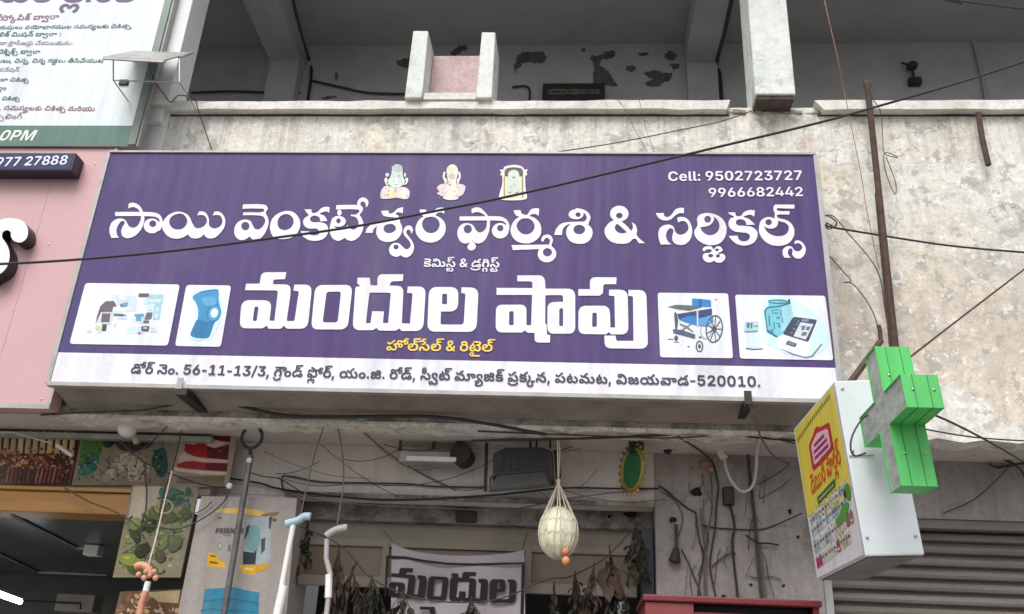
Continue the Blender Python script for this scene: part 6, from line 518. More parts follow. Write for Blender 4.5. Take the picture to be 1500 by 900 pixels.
m_leaf = mat('dried_leaf', (0.050, 0.046, 0.030), 0.9, 0.2, 12, col2=(0.024, 0.025, 0.018))
m_leafbrown = mat('brown_dried_leaf', (0.075, 0.048, 0.034), 0.9, 0.2, 12)
m_cloth = mat('banner_cloth', (0.40, 0.365, 0.385), 0.85, 0.06, 4, 0.05)
m_lamp = mat('dark_lamp_metal', (0.030, 0.030, 0.029), 0.7, 0.16, 12, 0.15)
m_lens = mat('dusty_lens', (0.030, 0.030, 0.031), 0.6, 0.16, 20)
m_tube = mat('lamp_tube_off', (0.80, 0.78, 0.72), 0.4, 0.05, 8)
m_lit = mat('lit_tube', (0.9, 0.95, 1.0), 0.4, 0.0, 5, emit=(0.85, 0.95, 1.0, 11.0))
m_stickwhite = mat('white_painted_tube', (0.80, 0.80, 0.80), 0.3, 0.03, 8)
m_bluegrip = mat('pale_blue_grip', (0.40, 0.56, 0.66), 0.5, 0.06, 10)
m_greygrip = mat('grey_grip', (0.42, 0.40, 0.41), 0.55, 0.08, 10)
m_orangegrip = mat('orange_grip', (0.62, 0.30, 0.19), 0.5, 0.08, 10)
m_blackletter = mat('letter_side_black', (0.02, 0.02, 0.022), 0.4, 0.1, 10)
m_ground = mat('street_asphalt', (0.15, 0.145, 0.135), 0.9, 0.12, 4, 0.3)
m_pave = mat('pavement_concrete', (0.36, 0.34, 0.32), 0.9, 0.12, 3, 0.3)

# ------------------------------------------------------------------ the ground
g = MB(); g.add([(-90, -90, 0), (90, -90, 0), (90, 60, 0), (-90, 60, 0)], [(0, 1, 2, 3)])
g.build('ground', m_ground, kind='structure')
g = MB(); g.box(-12, 12, -3.2, 0.66, 0.004, 0.14)
g.build('pavement', m_pave, kind='structure')

# ------------------------------------------------------------------ the shop building
B = thing('shop_building', (0.2, 0.5, 0), 'weathered concrete shop building with an open dark balcony over the purple signboard', 'building')
XR = 6.5
ZF, ZC0, ZC1 = 3.035, 5.078, 5.14
mb = MB()
rng = random.Random(3)
# parapet as a grid with a slightly uneven, chipped lower edge
nx = 140; xs = [-2.93 + (XR + 2.93) * i / nx for i in range(nx + 1)]
low = [ZF + 0.012 * math.sin(i * 1.7) * rng.random() + rng.uniform(-.006, .006) for i in range(nx + 1)]
V = [(x, 0.26, z) for x, z in zip(xs, low)] + [(x, 0.26, ZC0 + .003) for x in xs] + [(x, 0.42, ZC0 + .003) for x in xs] + [(x, 0.42, z) for x, z in zip(xs, low)]
n1 = nx + 1; F = []
for i in range(nx):
    for k in range(4): a, b2 = k * n1, ((k + 1) % 4) * n1; F.append((a + i, a + i + 1, b2 + i + 1, b2 + i))
mb.add(V, F); mb.build('parapet', m_plaster, B, fix=True)
mb = MB(); mb.box(-2.93, 1.30, .2565, .2595, ZF + .022, 3.14); mb.build('grimy_shaded_edge', m_raw, B)  # grime and the shade under the sign, put into a dark concrete strip
gx0, gx1 = at(1070, 155, .2).x, at(1200, 155, .2).x
mb = MB()
def coping(x0, x1, seed):
    r = random.Random(seed); n = 24; X = [x0 + (x1 - x0) * i / n for i in range(n + 1)]
    prof = [(.20, ZC0), (.20, ZC1), (.50, ZC1), (.50, ZC0)]
    V = []
    for i, x in enumerate(X):
        for j, (y, z) in enumerate(prof):
            V.append((x + (r.uniform(-.03, .03) if i in (0, n) else 0), y + r.uniform(-.004, .004), z + r.uniform(-.006, .004) * (j in (0, 1))))
    F = [(4 * i + k, 4 * i + (k + 1) % 4, 4 * i + 4 + (k + 1) % 4, 4 * i + 4 + k) for i in range(n) for k in range(4)] + [(0, 1, 2, 3), tuple(4 * n + k for k in (3, 2, 1, 0))]
    return mb.add(V, F)
coping(-2.69, gx0, 1); coping(gx1, XR, 2)
cop = mb.build('coping', m_coping, B, fix=True)
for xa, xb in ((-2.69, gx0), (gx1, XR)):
    mb = MB(); mb.box(xa, xb, .2575, .2595, 5.063, ZC0); mb.build('coping_gap_shadow', m_dark, B)  # thin dark strip colours in the gap's shadow line below the coping
mb = MB(); r = random.Random(9)
for i in range(16):
    x = gx0 + .01 + (gx1 - gx0 - .02) * i / 15; mb.box(x - .022, x + .022, .245 + r.uniform(0, .03), .47, ZC0 + .002, ZC0 + r.uniform(.012, .04))
mb.build('broken_brick_edge', m_brick, B, bevel=.004)
mb = MB(); mb.box(gx0 - .01, gx1 + .01, .262, .49, ZC0 + .004, ZC1 - .006); mb.build('patched_coping', m_coping, B, bevel=.01)
mb = MB(); mb.box(1.03, 1.27, .12, .38, 5.125, 7.2); mb.build('column', m_column, B, bevel=.008)
mb = MB(); mb.box(1.04, 1.262, .135, .37, 5.100, 5.123); mb.build('column_foot', mat('dark_foot_shade', (.12, .09, .08), .95, .2, 20, .8), B)  # foot coloured dark to give the shade beneath the column's overhang
# left white pier
mb = MB(); mb.box(-2.93, -2.643, .16, .38, 5.10, 7.2); mb.build('column', m_white_wall, B, bevel=.006)
mb = MB(); mb.box(-2.93, -2.66, .2485, .256, 4.60, 5.078); mb.build('painted_wall_panel', m_white_wall, B)
mb = MB(); mb.box(-2.93, -2.69, .205, .255, 4.985, 5.098); mb.build('coping', m_white_wall, B, bevel=.005)
# balcony: back wall, ceiling, sides, floor
YB = 1.7; ZCL = at(700, 66, YB).z
mb = MB(); mb.box(-4.6, XR + .4, YB, YB + .15, 3.2, ZCL - .002); mb.build('balcony_back_wall', m_balcony, B)
mb = MB(); mb.box(-4.6, XR + .4, -.05, YB + .15, ZCL, ZCL + .15); mb.build('balcony_ceiling', m_ceiling, B)
mb = MB(); mb.box(-4.6, XR + .4, -.05, .15, ZCL + .152, ZCL + 1.2); mb.build('upper_light_block', m_plaster, B)  # unseen wall over the balcony ceiling, added to block light
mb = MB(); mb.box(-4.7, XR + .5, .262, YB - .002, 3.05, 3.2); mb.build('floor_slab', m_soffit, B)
mb = MB(); mb.box(XR + .4, XR + .52, .1, YB + .15, 3.2, ZCL); mb.build('side_wall', m_balcony, B)
zb = at(1025, 98, YB).z
xl, xr = at(1003, 98, YB).x, at(1050, 98, YB).x
mb = MB(); mb.box(xl, xr, .2, YB - .002, zb, ZCL - .002); mb.build('ceiling_beam', m_balcony, B, bevel=.006)
xl2, xr2 = at(400, 100, YB).x, at(447, 100, YB).x
mb = MB(); mb.box(xl2, xr2, .2, YB - .002, zb, ZCL - .002); mb.build('ceiling_beam', m_balcony, B, bevel=.006)
mb = MB(); mb.box(xl2 + .02, xr2 - .01, YB - .13, YB - .002, 4.4, zb - .002); mb.build('wall_pier', m_balcony, B)
mb = MB(); mb.box(xl + .01, xr - .005, YB - .06, YB - .002, 4.4, zb - .002); mb.build('wall_pier', m_balcony, B)
# worn-through dark patches on the balcony back wall
D_ = (0.11, 0.11, 0.115)
pz = (750, 0, 3.0)
patches = [[(10, 320), (15, 265), (40, 235), (80, 228), (130, 226), (152, 250), (135, 275), (100, 277), (60, 272), (30, 300)],
           [(345, 245), (380, 245), (410, 228), (445, 222), (455, 240), (430, 258), (400, 262), (385, 285), (415, 305), (440, 345), (468, 380), (420, 380), (385, 365), (355, 370), (358, 300)],
           [(500, 300), (520, 288), (545, 295), (540, 312), (515, 318)], [(588, 318), (625, 308), (660, 318), (705, 325), (690, 355), (660, 365), (650, 382), (595, 380), (590, 360), (620, 350), (592, 335)],
           [(670, 245), (690, 225), (720, 240), (718, 262), (685, 265)], [(700, 280), (735, 280), (735, 300), (705, 305)],
           [(305, 218), (320, 214), (326, 226), (312, 230)], [(-118, 262), (-100, 258), (-90, 275), (-100, 290), (-120, 285)],
           [(-505, 270), (-470, 258), (-440, 262), (-430, 290), (-470, 298), (-500, 292)], [(-270, 235), (-240, 205), (-200, 203), (-195, 215), (-230, 235), (-255, 245)],
           [(-780, 330), (-770, 320), (-768, 350), (-778, 352)], [(-830, 430), (-780, 420), (-770, 432), (-820, 436)], [(560, 235), (600, 232), (590, 245), (560, 245)]]
m_bare = print_mat('bare_patch', 0.9, .1, .2); rj = random.Random(5)
for p in patches:
    mb = MB(); mb.fill([[(v.x + rj.uniform(-5, 5), v.y + rj.uniform(-4, 4)) for v in spl(p, 5)]], zp(pz, YB - .003), D_); mb.build('peeled_patch', m_bare, B)
# the two stub piers of the balcony opening and the pink panel between them
for x0, x1, zt in ((-1.125, -1.014, 5.68), (-.675, -.575, 5.665)):
    mb = MB(); mb.hexa([(x0, .17, ZC1), (x1, .17, ZC1), (x1, .46, ZC1), (x0, .46, ZC1), (x0 + .006, .175, zt), (x1 - .004, .172, zt - .006), (x1, .46, zt), (x0, .46, zt)])
    mb.build('stub_pier', m_column, B, bevel=.007)
mb = MB(); mb.box(-1.012, -.677, .37, .43, ZC1, at(660, 82, .37).z); mb.build('pink_wall_panel', plaster_mat('pink_limewash', (.58, .44, .44), (.46, .36, .36), (.24, .2, .2), .66, .25, .3), B, bevel=.004)
mb = MB(); mb.box(-1.012, -.677, .19, .37, ZC1 + .001, ZC1 + .055); mb.build('sill', m_coping, B, bevel=.006)
mb = MB(); P = at(658, 131, .33); mb.ellipsoid((P.x, .335, ZC1 + .085), (.021, .02, .03), 12, 8); mb.ellipsoid((P.x, .335, ZC1 + .118), (.012, .012, .016), 10, 6)
mb.build('stone_idol', m_lamp, smooth=True, label='small dark stone figure standing on the sill before the pink panel', cat='figurine')

# ground floor walls below the balcony
YS = .72; ZL = 2.74; XD0, XD1, XS0 = -1.64, .432, 1.335
ZSH = 2.725
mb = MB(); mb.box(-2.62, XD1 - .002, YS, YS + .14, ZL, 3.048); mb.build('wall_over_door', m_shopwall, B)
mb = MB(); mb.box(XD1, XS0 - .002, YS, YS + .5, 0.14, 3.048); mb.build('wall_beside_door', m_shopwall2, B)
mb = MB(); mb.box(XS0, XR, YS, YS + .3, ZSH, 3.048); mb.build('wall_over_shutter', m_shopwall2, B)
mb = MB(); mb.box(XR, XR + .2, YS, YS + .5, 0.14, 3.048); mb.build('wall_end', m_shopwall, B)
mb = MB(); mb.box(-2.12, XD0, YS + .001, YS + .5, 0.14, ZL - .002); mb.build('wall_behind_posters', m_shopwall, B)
mb = MB(); mb.box(XD0 - .05, XD1 - .004, YS - .022, YS - .002, ZL - .006, ZL + .022); mb.build('lintel_edge', m_raw, B, bevel=.003)
mb = MB(); z1 = at(700, 768, .9).z
mb.box(XD0, XD1 - .002, .9, 1.0, z1, ZL + .1); mb.build('lintel', m_raw, B)
mb = MB(); z2 = at(700, 795, .97).z; mb.box(XD0, XD1 - .002, .97, 1.0, z2, z1 - .002); mb.build('transom_board', m_beige, B)
z3 = at(700, 806, .95).z; mb = MB(); mb.box(XD0, XD1 - .09, .95, 1.0, z3, z2 - .002); mb.build('transom_rail', m_beige, B, bevel=.003)
z4 = at(700, 851, .975).z; mb = MB(); mb.box(XD0, XD1 - .09, .975, 1.0, z4, z3 - .002); mb.build('transom_panel', m_brownboard, B)
z5 = at(700, 866, .955).z; mb = MB(); mb.box(XD0, XD1 - .09, .955, 1.0, z5, z4 - .002); mb.build('door_head', m_beige, B, bevel=.003)
mb = MB(); mb.box(XD1 - .072, XD1 - .004, .8, .95, .14, z1 - .01); mb.build('door_post', m_bluepost, B, bevel=.004)
mb = MB(); mb.box(XD1 - .2, XD1 - .16, .96, 1.0, .14, z5 - .002); mb.build('door_jamb', m_steel, B, bevel=.003)
for px in (563, 774):
    x = at(px, 830, .95).x; mb = MB(); mb.box(x - .018, x + .018, .945, .954, z5, z3 + .02); mb.build('transom_bar', m_beige, B)
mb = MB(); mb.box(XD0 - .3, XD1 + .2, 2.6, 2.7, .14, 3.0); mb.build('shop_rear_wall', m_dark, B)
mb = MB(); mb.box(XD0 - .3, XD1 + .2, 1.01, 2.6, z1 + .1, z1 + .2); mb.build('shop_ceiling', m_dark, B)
# roller shutter
mb = MB(); YH = .82; pitch = .068; z = ZSH + .03; prof = []
while z > .15:
    prof += [(YH + .035, z), (YH + .035, z - .016), (YH + .004, z - .019), (YH - .008, z - .028), (YH - .010, z - .046), (YH - .004, z - .060), (YH + .012, z - .066)]; z -= pitch
V = [(x, y, zz) for x in (XS0 + .03, XR) for y, zz in prof]; n = len(prof)
mb.add(V, [(i, i + 1, n + i + 1, n + i) for i in range(n - 1)])
sh = mb.build('roller_shutter', m_shutter, B)
mb = MB(); mb.box(XS0 - .012, XS0 + .028, .705, .84, .14, ZSH - .002); mb.build('shutter_guide', m_trim, sh)
mb = MB(); mb.box(XS0 + .03, XR, .735, .80, ZSH - .05, ZSH - .002); mb.build('shutter_hood', m_shutter, sh)
# peeled and broken spots on the wall right of the door
m_hole = print_mat('hole_dark', .95, .1, .2)
for (px, py, rx, ry) in ((1021, 719, 9, 8), (985, 762, 6, 5), (1074, 811, 3.5, 3.5), (1148, 858, 2.5, 2.5), (1100, 857, 3, 2.5), (1060, 874, 4, 3), (1169, 787, 2.5, 3), (963, 660, 3, 5), (1157, 750, 3, 4), (925, 753, 12, 6), (893, 757, 4, 3)):
    Yq = YS - .003 if not 880 < px < 960 else .897; mb = MB()
    mb.fill([[(px + rx * math.cos(a) * rng.uniform(.55, 1.3), py + ry * math.sin(a) * rng.uniform(.55, 1.3)) for a in [k * .39 for k in range(16)]]], lambda x, y, Yq=Yq: at(x, y, Yq), (.025, .022, .02)); mb.build('wall_hole', m_hole, B)
# a dark carved name plaque over the balcony rail
pl = thing('door_plaque', at(840, 150, YB - .05), 'dark carved plaque with pale lettering low on the balcony back wall', 'plaque')
mb = MB(); a, b_ = at(795, 122, YB - .05), at(886, 148, YB - .05); mb.box(a.x, b_.x, YB - .05, YB - .004, b_.z - .08, a.z); mb.build('board', m_blackletter, pl, bevel=.006)
mb = MB(); rr = random.Random(4)
for i in range(16):
    x = a.x + .06 + (b_.x - a.x - .12) * i / 15; zc = (a.z + b_.z) / 2 + .0
    mb.fill([[(x + dx * .017, zc + dz * .03) for dx, dz in ell(0, 0, 1, rr.uniform(.7, 1.1), 9)], [(x + rr.uniform(-.004, .004) + dx * .008, zc + dz * .013) for dx, dz in ell(0, 0, 1, 1, 7)]], lambda u, w: (u, YB - .053, w), (.20, .185, .14))
mb.build('carving', m_print, pl)

# ------------------------------------------------------------------ neighbouring bakery on the left
K = thing('bakery_building', (-4.0, .5, 0), 'bakery shop on the left with an orange beam over a dark open front', 'building')
mb = MB(); mb.box(-6.5, -2.935, .3, .6, 3.06, 5.1); mb.build('wall', m_white_wall, K)
zo0, zo1 = at(100, 752, .52).z, at(100, 713, .52).z; xo = at(195, 730, .52).x
mb = MB(); mb.box(-6.0, xo, .52, .72, zo0, zo1 - .03); mb.build('beam', m_orange, K, bevel=.006)
mb = MB(); mb.box(-6.0, xo, .50, .72, zo1 - .028, zo1 - .006); mb.build('beam_moulding', m_orange, K, bevel=.005)
mb = MB(); mb.box(-6.0, -2.10, .62, .72, zo1 - .004, 3.03); mb.build('poster_board', m_beige, K)
mb = MB(); mb.box(-6.0, -2.12, .55, .62, 3.0, 3.03); mb.build('board_strip', m_trim, K)
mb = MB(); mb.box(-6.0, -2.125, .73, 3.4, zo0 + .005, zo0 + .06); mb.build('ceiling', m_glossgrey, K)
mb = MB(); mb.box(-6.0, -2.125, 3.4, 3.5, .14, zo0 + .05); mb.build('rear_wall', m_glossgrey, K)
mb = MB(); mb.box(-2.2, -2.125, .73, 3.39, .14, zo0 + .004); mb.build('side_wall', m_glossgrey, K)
mb = MB()
def atz(px, py, Z):
    d = ray(px, py); return EYE + d * ((Z - EYE.z) / d.z)
zc_ = zo0 - .006
for P_ in ([(17, 755), (112, 803), (135, 804)], [(-30, 800), (0, 812), (55, 838), (156, 842)]):
    mb = MB(); mb.tube([atz(*p, zc_) for p in P_], .011, 4); mb.build('ceiling_moulding', m_trim, K)
mb = MB(); a = at(135, 806, 1.6); mb.box(a.x - .05, a.x + .05, 1.58, 1.66, a.z - .035, zo0); mb.build('ceiling_box', m_whiteplastic, K, bevel=.004)
# lit tube light and wall unit inside
t = thing('tube_light', at(10, 878, 1.7), 'lit white tube light hanging inside the dark bakery', 'light')
a, b2 = at(-40, 857, 1.2), at(30, 882, 1.75)
mb = MB(); mb.tube([a, b2], .016, 10); mb.build('tube', m_lit, t)
mb = MB(); mb.bar(a + Vector((0, 0, .028)), b2 + Vector((0, 0, .028)), .03, .02); mb.build('batten', m_trim, t)
u = thing('wall_unit', at(108, 900, 2.4), 'pale wall mounted unit with a black bar inside the dark bakery', 'appliance')
a, b2 = at(84, 869, 2.4), at(134, 897, 2.4)
mb = MB(); mb.box(a.x, b2.x, 2.4, 2.55, b2.z, a.z); mb.build('casing', m_beige, u, bevel=.01)
mb = MB(); mb.tube([at(30, 880, 2.35), at(118, 884, 2.35), at(118, 893, 2.35)], .008, 6); mb.build('bracket', m_black, u)
# ------------------------------------------------------------------ the purple pharmacy signboard
S = thing('signboard', (-.765, .1, 3.14), 'large purple pharmacy signboard with white regional lettering above an address strip', 'sign')
SX0, SX1, SZ0, SZ1, SZM = -2.842, 1.311, 3.14, 4.617, 3.322
PUR = lin(82, 66, 116); WHT = lin(231, 231, 240); WH2 = lin(226, 229, 236)
mb = MB(); mb.hexa([(SX0 + .01, .006, SZ0 + .004), (SX1 - .01, .006, SZ0 + .004), (SX1 - .01, .25, SZ0 - .052), (SX0 + .01, .25, SZ0 - .052), (SX0 + .01, .006, SZ1 - .004), (SX1 - .01, .006, SZ1 - .004), (SX1 - .01, .25, SZ1 - .004), (SX0 + .01, .25, SZ1 - .004)]); mb.build('cabinet', m_cab, S)
m_sheet = print_mat('banner_sheet', 0.45, 0.10, 0.05, 0.10)
nt = m_sheet.node_tree; bs = nt.nodes['Principled BSDF']
_g = nt.nodes.new('ShaderNodeNewGeometry'); _m = nt.nodes.new('ShaderNodeMapping'); _m.inputs['Scale'].default_value = (3.0, 1, .25)
_z = nt.nodes.new('ShaderNodeTexNoise'); _z.inputs['Scale'].default_value = 2.2; _z.inputs['Detail'].default_value = 3
_b = nt.nodes.new('ShaderNodeBump'); _b.inputs['Strength'].default_value = .25; _b.inputs['Distance'].default_value = .05
nt.links.new(_g.outputs['Position'], _m.inputs['Vector']); nt.links.new(_m.outputs[0], _z.inputs['Vector']); nt.links.new(_z.outputs['Fac'], _b.inputs['Height']); nt.links.new(_b.outputs[0], bs.inputs['Normal'])
_base = bs.inputs['Base Color'].links[0].from_socket
_m2 = nt.nodes.new('ShaderNodeMapping'); _m2.inputs['Scale'].default_value = (1, 1, .05); _z2 = nt.nodes.new('ShaderNodeTexNoise'); _z2.inputs['Scale'].default_value = 3.4; _z2.inputs['Detail'].default_value = 5
_r2 = nt.nodes.new('ShaderNodeMapRange'); _r2.inputs['From Min'].default_value = .5; _r2.inputs['From Max'].default_value = .72; _r2.inputs['To Max'].default_value = .16
_x2 = nt.nodes.new('ShaderNodeMix'); _x2.data_type = 'RGBA'; _x2.inputs['B'].default_value = (.11, .155, .26, 1)
nt.links.new(_g.outputs['Position'], _m2.inputs['Vector']); nt.links.new(_m2.outputs[0], _z2.inputs['Vector']); nt.links.new(_z2.outputs['Fac'], _r2.inputs['Value'])
nt.links.new(_r2.outputs[0], _x2.inputs['Factor']); nt.links.new(_base, _x2.inputs['A']); nt.links.new(_x2.outputs['Result'], bs.inputs['Base Color'])
mb = MB(); nx = 40
def sheet(z0, z1, col):
    xs = [SX0 + .012 + (SX1 - SX0 - .024) * i / nx for i in range(nx + 1)]
    mb.add([(x, .002, z0) for x in xs] + [(x, .002, z1) for x in xs], [(i, i + 1, nx + 2 + i, nx + 1 + i) for i in range(nx)], col)
sheet(SZM, SZ1 - .006, PUR); sheet(SZ0 + .012, SZM, WHT)
mb.build('banner_sheet', m_sheet, S)
fr = .012
mb = MB(); mb.box(SX0, SX1, -.008, .02, SZ1 - .008, SZ1 + .006)
mb.box(SX0 - .012, SX0 + fr, -.006, .22, SZ0, SZ1 - .01); mb.box(SX1 - fr, SX1 + .016, -.006, .22, SZ0, SZ1 - .01)
mb.box(SX0, SX1, -.012, .03, SZ0 - .012, SZ0 + .012)
mb.build('frame', m_trim, S, bevel=.002)
YL = -.0015
mb = MB()
for c in [None]:
    for key, col in (('name', WHT),): mb.fill(unpack(TRACED[key], 10), lambda x, y: at(x, y, YL), col)
mb.build('shop_name_lettering', m_letter, S, label='upper line of tall white regional lettering on purple')
mb = MB(); mb.fill(unpack(TRACED['shop'], 10), lambda x, y: at(x, y, YL), WHT)
mb.build('headline_lettering', m_letter, S, label='heavy square white lettering, largest words on the sign')
mb = MB(); line_px(mb, 'phone1', (978, 265.5), (1177, 264), YL, WHT, 1.02); mb.build('phone_lettering', m_print, S)
mb = MB(); line_px(mb, 'phone2', (1037, 289), (1178, 287.5), YL, WHT, 1.0); mb.build('phone_lettering', m_print, S)
mb = MB(); line_px(mb, 'chem', (620, 391), (732, 392), YL, WHT, .98); mb.build('small_lettering', m_print, S, label='small white line between the two big lines')
mb = MB(); line_px(mb, 'whole', (565, 513.5), (722, 515.5), YL, lin(238, 205, 96), 1.02); mb.build('yellow_lettering', m_print, S, label='small yellow line under the heavy lettering')
mb = MB(); line_px(mb, 'addr', (190, 547), (1115, 567), YL, lin(72, 70, 84), 1.0); mb.build('address_lettering', m_print, S, label='dark grey address line along the white strip')
# three pale deity emblems
E1 = (550, 235, 1500 / 140)
cr, cg, cy2, dk, pk = lin(232, 228, 216), lin(202, 222, 212), lin(222, 214, 180), lin(120, 118, 120), lin(224, 208, 214)
def sp(P): return [(v.x, v.y) for v in spl(P, 4)]
def speck(seed, x0, x1, y0, y1, n):
    """small engraved details: ornaments, folds and beads, kept inside the figure"""
    r = random.Random(seed); out = []
    while len(out) < n:
        u, v = r.random(), r.random(); half = .16 + .34 * max(0, (v - .35) / .65)
        if abs(u - .5) > half: continue
        x, y = x0 + (x1 - x0) * u, y0 + (y1 - y0) * v
        c = r.choice([(168, 164, 152), (150, 150, 146), (240, 240, 230), (206, 190, 140), (190, 206, 196), (130, 126, 128), (236, 226, 214)])
        out.append((lin(*c), ell(x, y, r.uniform(4, 13), r.uniform(3, 9), 7, r.uniform(-1.2, 1.2))))
    return out
mb = MB(); art(mb, E1, YL, [
    (pk, sp([(90, 600), (80, 520), (110, 440), (170, 400), (250, 420), (400, 420), (480, 430), (535, 490), (520, 590), (450, 610), (330, 590), (200, 605)])),
    (cy2, sp([(160, 560), (170, 450), (240, 430), (310, 480), (320, 570), (240, 590)])), (cr, sp([(350, 560), (350, 470), (430, 430), (490, 470), (480, 570), (420, 600)])),
    (cg, sp([(190, 330), (240, 250), (260, 150), (265, 100), (340, 62), (415, 95), (425, 170), (430, 250), (460, 330), (430, 390), (330, 435), (230, 400)])),
    (cr, sp([(140, 310), (165, 270), (190, 300), (175, 345), (200, 390), (170, 385)])), (cr, sp([(515, 300), (490, 270), (465, 300), (480, 340), (440, 385), (490, 370)])),
    (lin(206, 204, 214), ell(185, 230, 30, 32, 12)), (lin(200, 200, 214), ell(463, 230, 18, 34, 12)),
    (lin(190, 186, 206), sp([(270, 160), (270, 100), (340, 70), (410, 100), (410, 165), (340, 190)])),
    (lin(228, 236, 226), sp([(250, 380), (300, 355), (400, 360), (390, 410), (330, 430), (270, 415)])),
    (lin(170, 178, 176), ell(285, 250, 14, 20, 8)), (lin(170, 178, 176), ell(380, 250, 14, 18, 8)), (lin(236, 238, 236), sp([(318, 215), (348, 215), (345, 300), (360, 350), (335, 372), (315, 340)])), (lin(160, 166, 164), ell(405, 345, 10, 10, 8)), (lin(160, 150, 128), ell(185, 540, 18, 14, 8)), (lin(150, 146, 142), ell(315, 470, 7, 30, 8)), (lin(170, 180, 170), ell(320, 384, 36, 8, 10)),
    *speck(1, 90, 540, 70, 600, 95)], .0003)
mb.build('deity_emblem', m_print, S, label='pale seated figure with a broad trunk, leftmost emblem')
mb = MB(); art(mb, E1, YL, [
    (pk, sp([(965, 440), (1000, 390), (1090, 365), (1290, 365), (1390, 390), (1410, 440), (1370, 540), (1290, 570), (1080, 570), (1000, 545), (965, 515), (1000, 490)])),
    (cr, sp([(1060, 575), (1180, 560), (1300, 575), (1280, 612), (1180, 625), (1090, 610)])),
    (lin(238, 224, 208), sp([(1100, 440), (1180, 400), (1270, 440), (1290, 520), (1180, 560), (1080, 520)])),
    (cr, sp([(1150, 430), (1130, 300), (1115, 200), (1130, 110), (1210, 62), (1280, 110), (1295, 200), (1270, 300), (1250, 430)])),
    (cr, sp([(1055, 250), (1075, 180), (1100, 195), (1085, 260), (1120, 300), (1105, 380), (1075, 320)])), (cr, sp([(1340, 250), (1320, 180), (1295, 195), (1310, 260), (1280, 300), (1290, 380), (1320, 320)])),
    (lin(196, 196, 176), ell(1200, 250, 52, 50, 14)), (lin(232, 214, 190), ell(1205, 140, 62, 40, 14)), (lin(150, 146, 140), ell(1120, 225, 9, 22, 8)), (lin(150, 146, 140), ell(1290, 215, 9, 22, 8)), (lin(150, 142, 130), ell(1165, 385, 20, 18, 8)), (lin(150, 150, 140), ell(1150, 330, 8, 28, 8)), *speck(2, 985, 1395, 80, 600, 70)], .0003)
mb.build('deity_emblem', m_print, S, label='cream figure seated on a lotus, middle emblem')
E3 = (720, 235, 900 / 65)
mb = MB(); art(mb, E3, YL, [
    (cr, sp([(150, 750), (185, 600), (215, 500), (215, 320), (170, 300), (200, 250), (170, 190), (235, 190), (270, 130), (450, 92), (610, 125), (670, 190), (730, 185), (710, 250), (725, 300), (685, 330), (690, 560), (715, 700), (690, 790), (450, 815), (200, 800)])),
    (lin(92, 88, 84), rquad([(262, 340), (265, 200), (330, 155), (450, 140), (590, 155), (640, 200), (640, 340)], 20)),
    (cy2, rquad([(250, 760), (250, 330), (650, 330), (650, 760)], 20)),
    (lin(132, 134, 118), rquad([(245, 770), (245, 330), (270, 330), (270, 770)], 6)), (lin(132, 134, 112), rquad([(615, 740), (615, 330), (640, 330), (640, 740)], 6)),
    (cg, sp([(340, 640), (345, 450), (335, 330), (350, 240), (450, 195), (540, 230), (565, 330), (550, 450), (550, 620), (450, 680)])),
    (lin(228, 228, 220), ell(385, 280, 30, 34, 10)), (lin(228, 228, 220), ell(510, 280, 30, 34, 10)), (lin(80, 84, 80), ell(448, 350, 24, 16, 8)), (lin(120, 130, 120), ell(372, 650, 34, 12, 8)), (lin(120, 128, 112), ell(510, 655, 34, 12, 8)),
    (lin(206, 218, 196), sp([(380, 580), (450, 500), (520, 580), (450, 650)])), *speck(3, 190, 710, 200, 760, 80)], .0003)
mb.build('deity_emblem', m_print, S, label='greenish standing figure under an arch, rightmost emblem')
# picture cards
def card(q, r, label):
    mb = MB(); mb.fill([rquad(q, r)], lambda x, y: at(x, y, YL), lin(226, 230, 238)); return mb.build('picture_card', m_print, S, label=label)
YC = YL - .001
Z1 = (95, 405, 6.0)
c1 = card([(125, 414.7), (263.5, 417), (246, 506.5), (101.7, 504)], 5, 'white card of small medical supplies, far left')
gd, lb, mbl = lin(112, 104, 116), lin(168, 205, 222), lin(104, 158, 190)
rr = random.Random(12); items = []
def rect(x0, y0, x1, y1, sh=-.12): return [(x0 - sh * 0, y0), (x1, y0), (x1 + (y1 - y0) * sh, y1), (x0 + (y1 - y0) * sh, y1)]
for i in range(26):
    x, y = rr.uniform(200, 760), rr.uniform(130, 470); w, h = rr.uniform(30, 110), rr.uniform(20, 70)
    items.append((tuple(c * rr.uniform(.94, 1.04) for c in lin(200, 220, 232)), rect(x, y, x + w, y + h)))
